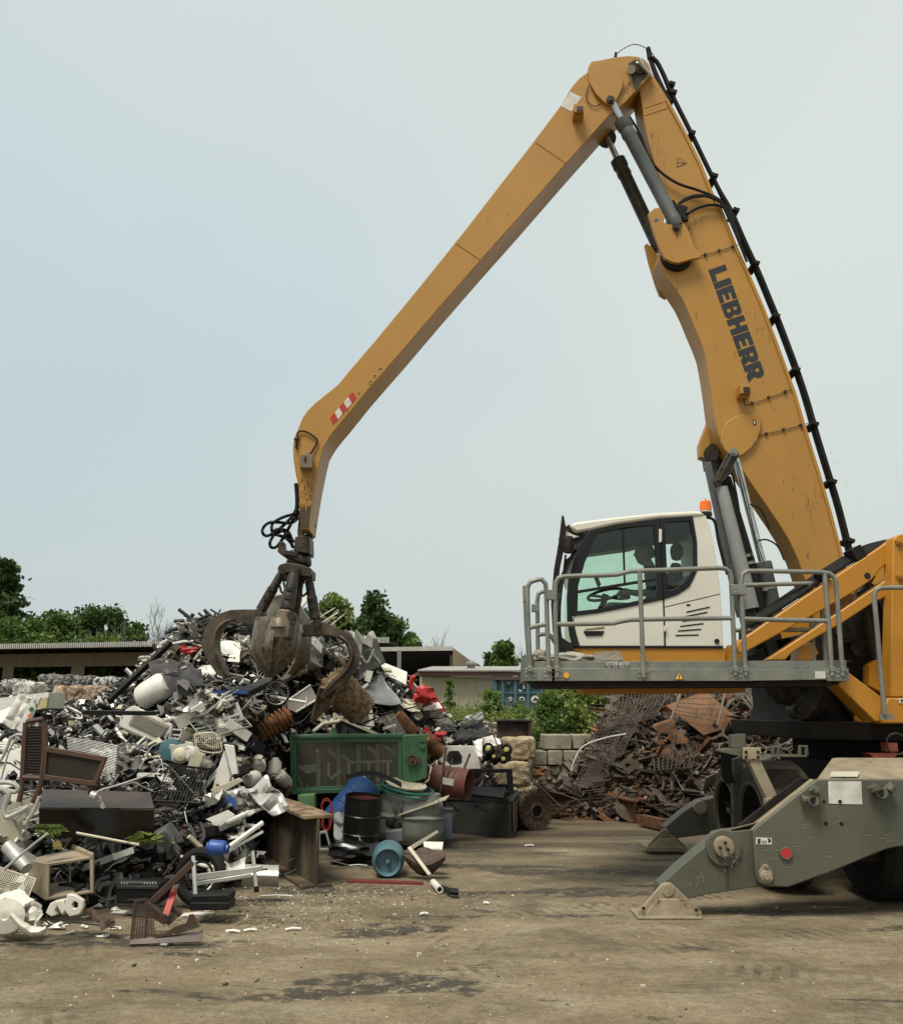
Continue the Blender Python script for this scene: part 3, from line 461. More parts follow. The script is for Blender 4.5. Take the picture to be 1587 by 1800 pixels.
def upper(m):
    m.pp([(1385,1120),(1440,1108),(1500,1060),(1562,1020),(1720,980),(1720,1300),(1420,1300),(1440,1240),(1430,1160)], 9.95, 2.2)
    m.pp([(1418,1268),(1720,1272),(1720,1306),(1424,1300)], 9.4, 2.6); m.pp([(1340,1140),(1440,1108),(1440,1260),(1380,1220)], 10.8, .6)
    m.cyl(Vector((4.75, 10.6, 1.1)), Vector((4.75, 10.6, 1.45)), .85, n=40)
    m.tpx([(1380,1200),(1395,1240),(1420,1262),(1452,1240)], 9.9, .05); m.pp([(1355,1200),(1410,1200),(1400,1240),(1372,1236)], 10.0, .2)
S1('upper_frame', dec, mach, upper, bevel=.01)
def gear(m):
    m.disc(1487, 1112, 9.9, .11, .1); m.disc(1487, 1112, 9.86, .06, .1); m.disc(1409, 1248, 9.8, .1, .2); m.disc(1409, 1248, 9.75, .04, .1); m.disc(1511, 1138, 9.9, .1, .08)
    m.tube([V(1500, 1060, 9.8), V(1530, 1010, 9.8)], .05, 12); m.tube([V(1516, 1040, 9.7), V(1560, 1240, 9.7)], .07, 12); m.tube([V(1430, 1160, 9.9), V(1470, 1210, 9.9), V(1500, 1260, 9.9)], .05)
    m.tpx([(1443,1207),(1443,1220),(1435,1235),(1422,1238),(1415,1225)], 9.6, .008, 6)
    for k in range(4): m.tpx([(1520 + k * 6, 1020 + k * 3), (1524 + k * 5, 1050), (1540 + k * 5, 1090), (1550 + k * 4, 1160)], 9.75, .015, 6)
S1('drive_parts', grs, mach, gear)
S1('hydraulic_hose', rub, mach, lambda m: [m.tpx([(1338 + k * 6, 1080 + k * 3), (1348 + k * 6, 1120), (1362 + k * 5, 1170), (1372 + k * 7, 1215)], 10.2 + .1 * k, .045, 8) for k in range(4)] and None)
S1('frame_post', yel2, mach, lambda m: m.pp([(1527,1170),(1540,1160),(1560,1180),(1560,1222),(1527,1205)], 9.6, .15))
# --- undercarriage
YU = 8.15
und = S1('stabiliser_beam', cgry, mach, lambda m: m.prism([V(x, y, YU) for x, y in [(1323,1460),(1330,1452),(1380,1413),(1434,1371),(1440,1369.5),(1760,1369.5),(1760,1500),(1700,1494),(1600,1488),(1575,1489),(1558,1493),(1535,1502),(1463,1532),(1385,1560),(1345,1558.5),(1333,1552),(1327,1541)]], (0, .05, 0)), bevel=.012)
def utop(m):
    a = [V(x, y, YU + .02) for x, y in [(1433,1372.5),(1441,1370.5),(1760,1370.5)]]; b = [V(1462, 1333, YU + .8), V(1470, 1332, YU + .8), V(1800, 1332, YU + .8)]
    m.add(a + b, [(0, 1, 4, 3), (1, 2, 5, 4)])
    for p, q in zip([(1323,1460),(1330,1452),(1380,1413)], [(1330,1452),(1380,1413),(1434,1371)]): m.prism([V(*p, YU + .04), V(*q, YU + .04), V(q[0], q[1] + 2, YU + .04), V(p[0], p[1] + 2, YU + .04)], (0, .1, 0))
    for p, q in (((1330,1452),(1380,1413)), ((1380,1413),(1434,1371))): m.prism([V(*p, YU + .2), V(*q, YU + .2), V(q[0], q[1] + 2, YU + .2), V(p[0], p[1] + 2, YU + .2)], (0, .14, 0))
S1('beam_top', cdst, mach, utop, rec=True)
S1('beam_back', dec, mach, lambda m: (m.prism([V(x, y, YU) + Vector((0, .4, 0)) for x, y in [(1323,1462),(1434,1375),(1760,1375),(1760,1520),(1463,1532),(1385,1560),(1345,1558)]], (0, .05, 0)), m.box((5.4, 9.9, .95), (3.0, 2.6, .5)), m.box((6, 10.6, .7), (2.2, 4, .5))))
S1('sticker', [wdec, mat('pale_decal', (.5, .47, .38))], mach, lambda m: (m.pp([(1455,1373.5),(1513,1373.5),(1515,1414),(1456,1412.5)], YU - .004, .003), m.prism([V(1458, 1367, YU + .06) + Vector((0, 0, .006)), V(1507, 1367, YU + .06) + Vector((0, 0, .006)), V(1510, 1361, YU + .16) + Vector((0, 0, .02)), V(1461, 1361, YU + .16) + Vector((0, 0, .02))], (0, 0, .004), 1)))
def shack(m, pts, px, py):
    m.tube([V(x, y, YU - .05) for x, y in pts], [.04, .028, .03, .028, .04][:len(pts)], 10); m.cyl(V(px, py, YU - .1), V(px, py, YU), .045, n=20)
S1('tow_shackle', [cgry], mach, lambda m: (shack(m, [(1428,1385),(1437,1396),(1430,1408),(1418,1405),(1408,1406)], 1430, 1407), m.cyl(V(1426, 1385, YU - .09), V(1434, 1392, YU - .09), .035)))
S1('tow_shackle', [cgry], mach, lambda m: (shack(m, [(1532,1382),(1541,1386),(1549,1396),(1557,1386),(1567,1382)], 1550, 1394), m.cyl(V(1530, 1382, YU - .07), V(1535, 1390, YU - .07), .034), m.cyl(V(1562, 1390, YU - .07), V(1568, 1382, YU - .07), .034)))
for x, y, r, d in ((1430,1407,.03,.105), (1550,1394,.03,.105), (1448,1409,.014,.004), (1476,1409,.016,.009), (1451,1447.5,.016,.004), (1478.5,1448,.016,.004)): S1('beam_hole', blk, mach, lambda m: m.disc(x, y, YU - d, r, .02))
S1('maker_plate', [wdec, decal], mach, lambda m: (m.pp([(1328,1472),(1356,1473),(1356,1484.5),(1328,1484)], YU - .004, .003), m.pp([(1331,1475),(1336,1474),(1336,1483),(1331,1483)], YU - .006, .002, 1), m.pp([(1349,1474),(1353,1474),(1355,1479),(1350,1482)], YU - .006, .002, 1), m.pp([(1338,1478),(1347,1478),(1347,1479),(1338,1479)], YU - .006, .002, 1), m.pp([(1338,1481),(1347,1481),(1347,1482),(1338,1482)], YU - .006, .002, 1)))
S1('red_reflector', [rdec, cgry], mach, lambda m: (m.disc(1381, 1500, YU - .02, .044, .02, mi=0), m.torus(V(1381, 1500, YU - .015), (0, 1, 0), .046, .007, mi=1)))
S1('beam_lug', cdst, mach, lambda m: (m.pp([(1336,1551),(1334,1532),(1341,1520),(1349,1520),(1357,1532),(1359,1545),(1352,1553),(1343,1555)], YU - .02, .02), m.disc(1347.5, 1542, YU - .06, .05, .05), m.disc(1347.5, 1542, YU - .08, .028, .03), m.disc(1347, 1523, YU - .04, .018, .03)), bevel=.004)
def scr(m):
    rr = random.Random(3)
    for i in range(34):
        x, y = rr.uniform(1335, 1580), rr.uniform(1425, 1540)
        if y > 1560 - (x - 1335) * .36 or y < 1455 - (x - 1330) * .8: continue
        L, a = rr.uniform(3, 16), rr.choice((rr.uniform(-.15, .15), rr.uniform(.9, 1.8), rr.uniform(-.6, .4))); m.pp([(x, y), (x + L * math.cos(a), y + L * math.sin(a)), (x + L * math.cos(a), y + L * math.sin(a) + .6), (x, y + .8)], YU - .003, .002)
    for i in range(26):
        t = rr.random(); x, y = 1190 + t * 120, 1560 - t * 70 + rr.uniform(-6, 18); m.pp([(x, y), (x + .8, y), (x + .8 + rr.uniform(-1, 1), y + rr.uniform(2, 7)), (x, y + 2)], YU - .023, .002)
S1('paint_scratches', mat('bare_scratch', (.3, .28, .21)), mach, scr)
def stab(leg, foot, link, topp, Y, dep, pins):
    L = S1('stabiliser_leg', cgry, mach, lambda m: (m.pp(leg, Y, dep), m.pp(link, Y + .015, dep - .03) if link else None), bevel=.008)
    if topp: S1('leg_cover', cdst, mach, lambda m: m.prism([V(*topp[0], Y), V(*topp[1], Y), V(*topp[2], Y + .25), V(*topp[3], Y + .25)], (0, 0, -.01)))
    def ft(m):
        x0, x1, yb, ax, ay = foot; h = yb - ay; Wd = x1 - x0
        for yy in (Y - .07, Y + .12): m.pp([(x0, yb - 1), (x0 + 1, yb - h * .24), (ax - Wd * .1, ay + 1), (ax - Wd * .04, ay - 2), (ax + Wd * .05, ay - 2), (ax + Wd * .11, ay + 4), (x1 - 1, yb - h * .24), (x1 + 1, yb - h * .12), (x1 + 1, yb - 1)], yy, .04)
        for q in () and ((x0, yb - h * .24, ax - Wd * .1, ay + 2), (x1, yb - h * .24, ax + Wd * .11, ay + 4)): m.prism([V(q[0], q[1], Y - .07), V(q[2], q[3], Y - .07), V(q[2], q[3] + 2, Y - .07), V(q[0], q[1] + 2, Y - .07)], (0, dep + .14, 0))
    S1('foot_face', mat('rusty_foot', (.36, .3, .2), (.26, .2, .13), .8, scale=6, c3=(.13, .05, .025), c3amt=.42, bump=.3), mach, lambda m: m.pp([(foot[0] + 8, foot[2] - 5), (foot[3] - (foot[1] - foot[0]) * .17, foot[4] + (foot[2] - foot[4]) * .42), (foot[3] + (foot[1] - foot[0]) * .24, foot[4] + (foot[2] - foot[4]) * .42), (foot[1] - 6, foot[2] - 5)], Y - .09, .02), bevel=.004)
    F_ = S1('stabiliser_foot', cdst, mach, lambda m: (ft(m), m.prism([V(foot[0] - 1, foot[2], Y - .12), V(foot[1] + 1, foot[2], Y - .12), V(foot[1] + 1, foot[2] - 5, Y - .12), V(foot[0] - 1, foot[2] - 5, Y - .12)], (0, .36, 0))), bevel=.006)
    for p in pins: S1('leg_pin', cdst, mach, lambda m: (m.disc(p[0], p[1], Y - .075, p[2], .06, 28), m.disc(p[0], p[1], Y - .08, p[2] * .86, .02, 28)), bevel=.003)
stab([(1160,1556),(1200,1519),(1252,1476),(1262,1466),(1278,1462),(1322,1458),(1327,1541),(1334,1558),(1290,1565),(1240,1573),(1210,1580),(1195,1590),(1180,1594),(1165,1588),(1158,1572)],
     (1122,1233,1617,1174,1554), [(1290,1480),(1326,1470),(1326,1500),(1290,1505)], [(1284,1456),(1336,1443),(1322,1454),(1290,1465)], YU - .02 + .12, .22, [(1273,1489,.085),(1174,1566,.055)])
S1('rust_streak', mat('rust_streak', (.075, .042, .025), (.06, .04, .028), .8), mach, lambda m: (m.pp([(1274,1510),(1279,1510),(1281,1560),(1277,1562)], YU + .094, .004)))
S1('leg_boss', cgry, mach, lambda m: m.disc(1272, 1491, YU + .07, .15, .05, 32), bevel=.006)
for x, y in ((1275,1482),(1266,1491),(1280,1494),(1131,1597),(1224,1600)): S1('pin_bolt', dec, mach, lambda m: m.disc(x, y, YU - .012, .013, .02, 10))
stab([(1168,1455),(1200,1428),(1230,1408),(1262,1400),(1330,1400),(1330,1462),(1252,1466),(1200,1472),(1188,1474),(1172,1468)], (1137,1205,1494,1169.5,1459), None, None, 11.75, .25, [(1231,1420,.08),(1169.5,1466,.05)])
# wheels seen almost edge on
def wheel(px, pyc, Y, r, tw):
    c = V(px, pyc, Y); c.z = r + .01; ax = Vector((-1, -.02, 0)).normalized()
    t = S1('wheel', mat('dusty_tyre', (.045, .036, .024), (.095, .075, .048), .85, scale=5, bump=.3), mach, lambda m: m.lathe(c, -ax, [(0, r * .66), (.0, r * .8), (.03, r * .93), (.08, r), (tw - .08, r), (tw - .03, r * .93), (tw, r * .66)], 48, cap=False))
    S1('rim', [dec, cgry], t, lambda m: (m.lathe(c, -ax, [(-.01, r * .68), (-.012, r * .62), (.02, r * .6)], 40, cap=False, mi=1), m.lathe(c, -ax, [(.02, r * .6), (.16, r * .55), (.2, r * .3), (.21, r * .02)], 40, cap=False), [m.tube([c - ax * .15 + Vector((0, math.cos(k) * .06, math.sin(k) * .06)), c - ax * .1 + Vector((0, math.cos(k) * .31, math.sin(k) * .31))], .03, 8) for k in (0.3, 2.4, 4.5)]))
wheel(1274, 1421, 10.9, .56, .3); wheel(1322, 1450, 9.55, .6, .5)
S1('axle', dec, mach, lambda m: (m.cyl(V(1300, 1440, 10.9), V(1500, 1440, 10.4), .16), m.cyl(Vector((3.9, 9.2, .42)), Vector((3.9, 9.2, .42)) + Vector((.01, 0, 0)), .1)))
for i in range(1, 3):
    S1('wheel', rub, mach, lambda m: m.lathe(Vector((3.15 + i * .62, 8.95 + .0 * i, .56)), (1, .05, 0), [(0, .35), (.02, .5), (.08, .56), (.45, .56), (.5, .5), (.52, .35)], 40))
S1('steel_step', mat('beige_steel', (.33, .28, .18), (.24, .2, .13), .7, scale=8, c3=(.12, .07, .04), c3amt=.36), mach, lambda m: (m.pp([(1306,1314),(1337,1314),(1337,1335),(1306,1335)], 8.8, .04), m.pp([(1316,1337),(1336,1337),(1367,1400),(1346,1404)], 8.82, .1), m.pp([(1346,1404),(1367,1400),(1370,1420),(1348,1440)], 8.8, .1)), bevel=.006)
for x, y in ((1311,1322),(1332,1322),(1311,1331),(1332,1331)): S1('step_bolt', blk, mach, lambda m: m.disc(x, y, 8.79, .014, .02, 10))
S1('step_frame', cgry, mach, lambda m: (m.pp([(1266,1318),(1285,1316),(1303,1316),(1303,1330),(1266,1322)], 8.85, .2), m.pp([(1285,1292),(1310,1290),(1310,1316),(1285,1314)], 8.9, .1), poly(m, [(1358,1326),(1358,1313),(1367,1313),(1367,1326)], 8.95, .02), poly(m, [(1405,1328),(1405,1312),(1416,1312),(1417,1328)], 8.95, .02), m.pp([(1337,1337),(1360,1327),(1418,1328),(1418,1331),(1362,1331),(1345,1338)], 8.9, .3), m.pp([(1304,1330),(1306,1345),(1302,1474),(1290,1474),(1288,1380),(1290,1335)], 9.9, .1), m.pp([(1281,1420),(1292,1432),(1292,1438),(1281,1427)], 9.95, .1)), bevel=.005)
S1('hydraulic_hose', rub, mach, lambda m: [m.tpx([(1270 + k * 4, 1322), (1270 + k * 4, 1350), (1273 + k * 4, 1368), (1280 + k * 3, 1376)], 9.7, .02, 6) for k in range(4)] and None)
S1('engine_part', [mat('dull_red', (.25, .06, .03)), grs], mach, lambda m: (m.pp([(1528,1325),(1578,1324),(1570,1333),(1536,1333)], 9.1, .2), m.box(V(1562, 1313, 9.2), (.12, .1, .08), mi=0), m.torus(V(1575, 1308, 9.15), (0, 1, 0), .1, .012, mi=1)))
# ================================================================ OPERATOR
def person_body():
    Yp_ = YC + .62; J = [V(1158, 1062, Yp_), V(1157, 1045, Yp_), V(1152, 1025, Yp_), V(1147, 1008, Yp_), V(1141, 1000, Yp_), V(1134, 990, Yp_)]
    v = [tuple(p) for p in J]; rad = [.15, .15, .155, .14, .06, .06]; e = [(i, i + 1) for i in range(5)]
    def chain(root, pts, rs):
        prev = root
        for p, r_ in zip(pts, rs): v.append(tuple(p)); rad.append(r_); e.append((prev, len(v) - 1)); prev = len(v) - 1
    for sy in (-1, 1):
        yo = .2 * sy
        chain(3, [V(1150, 1010, Yp_ + yo), V(1147, 1028, Yp_ + yo * 1.3), V(1138, 1042, Yp_ + yo * 1.3), V(1118, 1043, Yp_ + yo * 1.2), V(1103, 1040, Yp_ + yo * 1.1)], [.07, .055, .047, .04, .03])
        chain(0, [V(1140, 1068, Yp_ + yo * .5), V(1100, 1072, Yp_ + yo * .7), V(1088, 1098, Yp_ + yo * .7), V(1082, 1120, Yp_ + yo * .7), V(1070, 1124, Yp_ + yo * .7)], [.09, .07, .055, .045, .035])
    me = bpy.data.meshes.new('body'); me.from_pydata(v, e, []); o = bpy.data.objects.new('person', me); COL.objects.link(o)
    sk = o.modifiers.new('skin', 'SKIN'); sk.use_smooth_shade = True
    for i, d in enumerate(me.skin_vertices[0].data): d.radius = (rad[i], rad[i]); d.use_root = (i == 0)
    ss = o.modifiers.new('sub', 'SUBSURF'); ss.levels = ss.render_levels = 1
    return o
per = person_body(); per.data.materials.append(cprs)
bpy.context.view_layer.update()
_pm = bpy.data.meshes.new_from_object(per.evaluated_get(bpy.context.evaluated_depsgraph_get())); per.modifiers.clear(); per.data = _pm
tagp(per, 'person in a dark shirt sitting in the cab and leaning towards the steering wheel', 'person')
Yp_ = YC + .62
def head(m):
    c = V(1131, 974, Yp_); k = 1.0
    def f(u, v):
        th, ph = u * 2 * math.pi, v * math.pi; x, y, z = math.sin(ph) * math.cos(th), math.sin(ph) * math.sin(th), math.cos(ph)
        fx = -x; r = Vector((x * .1, y * .078, z * .13))
        if z < 0: r.x *= 1 - .22 * (-z) * (1 if x > 0 else .3); r.y *= 1 + .2 * z
        if abs(y) < .35 and x < 0:      # brow, nose, lips, chin
            w_ = (1 - abs(y) / .35); r.x -= w_ * (.022 * math.exp(-((z + .08) / .12) ** 2) + .008 * math.exp(-((z + .42) / .08) ** 2) + .012 * math.exp(-((z + .75) / .13) ** 2) + .006 * math.exp(-((z - .22) / .08) ** 2))
        return c + r
    m.surf(f, 40, 32); m.tube([c + Vector((.02, -.085, .0)), c + Vector((.025, -.09, -.03))], [.02, .014], 8); m.tube([c + Vector((.02, .085, .0)), c + Vector((.025, .09, -.03))], [.02, .014], 8)
    for sy in (-1, 1): m.tube([c + Vector((-.088, sy * .032, .012)), c + Vector((-.092, sy * .032, .012))], [.012, .006], 8)
    m.tube([c + Vector((.03, 0, -.08)), V(1144, 1002, Yp_)], [.055, .06], 12)
S1('head', skin, per, head)
def hairf(m):
    c = V(1132, 973, Yp_)
    m.surf(lambda u, v: c + Vector((.012 + .104 * math.sin(v * 1.9) * math.cos(u * 2 * math.pi) * (1 if math.cos(u * 2 * math.pi) > 0 else .93), .086 * math.sin(v * 1.9) * math.sin(u * 2 * math.pi), .142 * math.cos(v * (1.9 if math.cos(u * 2 * math.pi) > 0 else 1.15)))), 32, 12)
S1('hair', hair, per, hairf)
def hands(m):
    for sy in (-1, 1):
        b = V(1103, 1040, Yp_ + .2 * sy * 1.1); m.tube([b + Vector((.02, 0, 0)), b + Vector((-.03, 0, 0)), b + Vector((-.07, 0, -.005))], [.03, .04, .035], 10)
        for k in range(4):
            y0 = -.03 + .02 * k; L = (.06, .07, .066, .052)[k]; m.tube([b + Vector((-.06, y0, 0)), b + Vector((-.06 - L * .5, y0, .0)), b + Vector((-.06 - L * .8, y0, -.025)), b + Vector((-.06 - L * .7, y0, -.05))], [.0095, .009, .008, .006], 8)
        m.tube([b + Vector((-.03, -sy * .035, 0)), b + Vector((-.06, -sy * .05, -.01)), b + Vector((-.08, -sy * .04, -.03))], [.011, .01, .007], 8)
S1('hand', skin, per, hands)
# things lying on the platform
def crump(m, px, py, w_, h_, d_, seed):
    rr = random.Random(seed); c = V(px, py, YP + .3); b = bmesh.new(); bmesh.ops.create_icosphere(b, subdivisions=3, radius=1)
    from mathutils import noise
    vs = []
    for v in b.verts:
        n_ = noise.noise(v.co * 2.1 + Vector((seed, 0, 0))) * .5 + abs(noise.noise(v.co * 5 + Vector((0, seed, 0)))) * .3; p = v.co * (1 + n_); vs.append(c + Vector((p.x * w_, p.y * d_, max(p.z, -.4) * h_)))
    m.add(vs, [tuple(v.index for v in f.verts) for f in b.faces]); b.free()
clo = mat('crumpled_cloth', (.42, .38, .3), (.3, .26, .2), .85, scale=8, bump=.3)
S1('cardboard_scrap', clo, None, lambda m: (m.pp([(1045,1163),(1045,1146),(1062,1145),(1086,1144),(1094,1154),(1095,1162)], YP + .12, .03), m.pp([(1054,1160),(1078,1151),(1090,1146),(1095,1160),(1080,1162)], YP + .07, .03)), label='bent beige cardboard sheet standing on the platform in front of the cab door', cat='cardboard')
S1('cloth_bundle', clo, None, lambda m: crump(m, 950, 1157, .09, .07, .12, 2), label='crumpled pale cloth at the left end of the cab platform', cat='cloth', ang=20)
S1('feed_bag', mat('dirty_white_bag', (.5, .48, .42), (.36, .33, .27), .7, scale=6, bump=.3), None, lambda m: (crump(m, 1000, 1159, .24, .06, .14, 5)), label='dirty white sack lying flat on the platform below the windscreen', cat='sack', ang=20)
# ================================================================ GRAPPLE
YG = 11.0
grab = empty('grapple', V(490, 1194, YG), 'brown worn orange peel grapple hanging open from the arm over the scrap heap', 'grapple')
wst = mat('worn_grapple_steel', (.095, .066, .043), (.21, .165, .115), .42, .25, scale=5, amt=.75, c3=(.045, .03, .02), c3amt=.46, c3scale=11, bump=.25, bscale=18)
def q3(px, py): return (460 + px / 7.826, 880 + py / 7.826)
def Q(pts): return [q3(*p) for p in pts]
S1('suspension_link', grs, grab, lambda m: (m.pp(Q([(510,210),(560,185),(610,190),(635,230),(630,280),(605,320),(590,360),(575,430),(595,470),(600,560),(500,560),(495,480),(490,420),(500,330),(505,290)]), YG - .14, .09), m.pp(Q([(610,330),(740,320),(725,360),(700,480),(680,520),(600,520),(600,470),(618,430)]), YG + .1, .14), m.disc(530, 909.5, YG - .18, .05, .06), m.disc(530, 909.5, YG - .2, .025, .06), m.cyl(V(530, 909.5, YG - .15), V(540, 921, YG + .2), .045)), bevel=.008)
S1('rotator', grs, grab, lambda m: (m.pp(Q([(460,500),(520,480),(660,490),(665,700),(660,730),(470,700),(440,680)]), YG - .17, .34), m.lathe(V(525, 984, YG), V(*q3(490, 880), YG) - V(*q3(540, 760), YG), [(-.08, .13), (-.03, .16), (0, .17), (.035, .165), (.04, .13), (.1, .13), (.11, .155), (.17, .16), (.19, .14), (.26, .13), (.3, .1)], 32), m.pp(Q([(215,700),(245,560),(300,560),(310,690),(370,700),(380,760),(330,780)]), YG - .15, .2), m.box(V(*q3(400, 740), YG - .1), (.2, .2, .06), rot=(0, .15, 0))), bevel=.008)
S1('hub', grs, grab, lambda m: (m.pp(Q([(300,920),(330,850),(560,880),(680,930),(670,1050),(560,1040),(480,1000),(420,960),(310,1010)]), YG - .2, .42)), bevel=.01)
hp = [[(500,150),(450,180),(320,220),(230,260),(150,320),(140,400),(160,450),(240,480),(320,500)], [(520,160),(440,250),(400,330),(350,420),(280,540),(200,640),(130,640),(115,580),(150,500),(180,460)], [(505,220),(460,280),(380,310),(240,300),(120,300),(40,350),(10,430),(60,485),(150,455),(280,360),(400,240),(460,160)], [(150,440),(200,400),(280,395),(370,430),(410,520),(440,560)], [(150,460),(240,480),(340,520),(400,580),(430,640)], [(220,450),(290,415),(340,460),(380,520),(420,600)]]
for h in hp: S1('hydraulic_hose', rub, grab, lambda m: m.tube([V(*q3(x, y), YG + .05 * math.sin(i)) for i, (x, y) in enumerate(smooth(h, 5))], .019, 8))
S1('hydraulic_hose', rub, mach, lambda m: m.tpx([(521,850),(523,875),(522,895),(514,910)], YG, .03, 8))
gc = ((( 305,950), (-10,1510), YG - .05, .055), ((455,960), (345,1500), YG - .3, .07), ((530,1060), (430,1620), YG + .3, .06), ((645,1060), (740,1630), YG - .05, .055))
for a, b, Yc, r_ in gc:
    A, B = V(*q3(*a), Yc), V(*q3(*b), Yc - (.12 if Yc < YG - .2 else 0)); d = (B - A)
    S1('grapple_cylinder', grs, grab, lambda m: (m.tube([A, A + d * .12, A + d * .14, A + d * .45, A + d * .46, A + d], [r_ * .8, r_ * .85, r_ * .95, r_, r_ * 1.15, r_ * 1.2], 20), [m.box(A + d * t + Vector((.0, -r_ * 1.1, 0)), (.07, .05, .04)) for t in (.5, .72, .95)], m.cyl(A - Vector((0, .07, 0)), A + Vector((0, .07, 0)), .06)))
for h in ([(250,1170),(270,1250),(310,1270),(370,1220)], [(300,1090),(320,1190),(345,1160),(370,1090)], [(560,1070),(540,1200),(560,1310),(620,1270),(650,1200)], [(480,1200),(540,1120),(560,1080),(590,1140)]):
    S1('hydraulic_hose', rub, grab, lambda m: m.tube([V(*q3(*p), YG - .1) for p in smooth(h)], .014, 6))
tl_o = [(457,1071),(430,1071),(405,1072),(392,1076),(382,1081.6),(371,1090),(363,1100),(358,1112),(356,1123),(356,1134),(357.5,1144),(362,1155),(368,1166),(375,1176),(383,1187),(397,1192)]
tl_i = [(452,1098),(440,1095.5),(430,1093),(413,1090),(405,1090.5),(397,1095),(390,1101),(384,1111),(381,1123),(381,1133),(382,1144),(386,1155),(391,1166),(394,1175),(396,1184),(398,1190)]
def tine(m, o, i, Y, wd, shell):
    n = len(o); D = Vector((0, wd, 0)); a = [V(x, y, Y) for x, y in o]; b = [V(x, y, Y) for x, y in i]
    m.add(a + b + [p + D for p in a] + [p + D for p in b], [f for k in range(n - 1) for f in ((k, k + 1, n + k + 1, n + k), (2 * n + k, 3 * n + k, 3 * n + k + 1, 2 * n + k + 1), (k, 2 * n + k, 2 * n + k + 1, k + 1), (n + k, n + k + 1, 3 * n + k + 1, 3 * n + k))] + [(0, n, 3 * n, 2 * n), (n - 1, 3 * n - 1, 4 * n - 1, 2 * n - 1)])
    w_ = shell[2]; K0, K1 = shell[0], min(shell[1] + 1, n - 1)
    def sf(u, v):
        t = K0 + v * (K1 - K0 - .001); i_ = int(t); q = t - i_; p = b[i_] * (1 - q) + b[i_ + 1] * q; c = a[i_] * (1 - q) + a[i_ + 1] * q; e_ = math.sin(v * math.pi) ** .5
        return p + (c - p) * (.12 + .1 * (2 * u - 1) ** 2) + Vector((0, wd / 2 + (2 * u - 1) * (wd / 2 + w_ * e_), 0))
    m.surf(sf, 8, 24, .03)
    for k in range(0):   # broad curved shell plate on the inside of the hook
        p, q, r_, s_ = b[k], b[k + 1], a[k], a[k + 1]; w_ = shell[2]
        P = [p + (r_ - p) * .3, q + (s_ - q) * .3]; th = [p, q]
        m.add([P[0] + Vector((0, -w_, 0)), P[1] + Vector((0, -w_, 0)), th[1] + Vector((0, -w_, 0)), th[0] + Vector((0, -w_, 0)), P[0] + Vector((0, wd + w_, 0)), P[1] + Vector((0, wd + w_, 0)), th[1] + Vector((0, wd + w_, 0)), th[0] + Vector((0, wd + w_, 0))], [(0, 1, 2, 3), (4, 7, 6, 5), (0, 4, 5, 1), (3, 2, 6, 7), (0, 3, 7, 4), (1, 5, 6, 2)])
dst = mat('dark_tine_steel', (.045, .032, .021), (.10, .075, .05), .42, .2, scale=6, amt=.7, c3=(.17, .14, .1), c3amt=.36, bump=.25, bscale=18)
S1('tine', dst, grab, lambda m: tine(m, tl_o, tl_i, YG - .08, .16, (3, 14, .06)), bevel=.01)
tr_o = [(532,1098),(545,1096),(554,1090),(571,1094),(586,1100),(600,1106.5),(611,1113),(621,1121),(628,1133),(631.5,1146),(631.5,1158),(628,1170),(620,1183),(606,1200),(590,1213),(565,1230)]
tr_i = [(532,1116),(541,1118),(549,1117),(562,1116),(572,1116),(580,1116.5),(589,1119),(597,1123.5),(606,1131),(611,1140),(613.5,1150),(612,1161),(607,1171),(599,1182),(585,1193),(562,1222)]
S1('tine', dst, grab, lambda m: tine(m, tr_o, tr_i, YG - .08, .16, (6, 14, .08)), bevel=.01)
S1('tine', wst, grab, lambda m: m.surf(lambda u, v: V(560 + 36 * u - 16 * v, 1208 + 6 * u + v * (62 - 30 * u), YG - .1 + .12 * math.sin(u * 3) + .1 * v), 6, 8, .02), bevel=.003)
L_ = [(450.6,1083.7),(446,1100),(443,1119),(442,1132),(442,1144),(448.5,1162.7),(455,1174),(463,1183.5),(470,1191)]
Rt = [(531,1092),(532,1104),(530,1120),(528,1134),(525.5,1146),(515,1162),(502,1174),(487,1186),(477,1192)]
def shell(m, off=0.0, u0=0, u1=1, th=.03, lo=0, hi=1):
    def f(u, v):
        t = (lo + v * (hi - lo)) * 7.999; i = int(t); k = t - i; a = np.array(L_[i]) * (1 - k) + np.array(L_[i + 1]) * k; b = np.array(Rt[i]) * (1 - k) + np.array(Rt[i + 1]) * k
        uu = u0 + u * (u1 - u0); p = a + (b - a) * uu; vv = t / 8
        return V(p[0], p[1] - 3 * math.sin(uu * math.pi) * (1 - vv), YG - .25 - off - .38 * math.sin(math.pi * uu) * (1 - .55 * vv) + .25 * vv - .25 * math.sin(vv * 3.1))
    m.surf(f, 20, 24, -th)
tc_ = S1('tine', wst, grab, lambda m: shell(m), bevel=.003, ang=60)
S1('tine_rib', wst, tc_, lambda m: (shell(m, .05, .36, .44, .05, .12, 1), shell(m, .05, .58, .66, .05, .12, 1), shell(m, .09, .33, .69, .06, -0.0, .14)), bevel=.004)
S1('tine_arm', wst, tc_, lambda m: m.pp([(478,1120),(482,1090),(487,1075),(492,1070),(509,1072),(516,1080),(512,1095),(508,1122)], YG - .72, .34), bevel=.012)
S1('wear_edge', mat('bright_worn_steel', (.3, .27, .22), (.2, .17, .14), .35, .6, scale=12, bump=.2), tc_, lambda m: (shell(m, .02, .93, 1.0, .03, .05, .6), shell(m, .02, .0, .05, .03, .05, .6)))
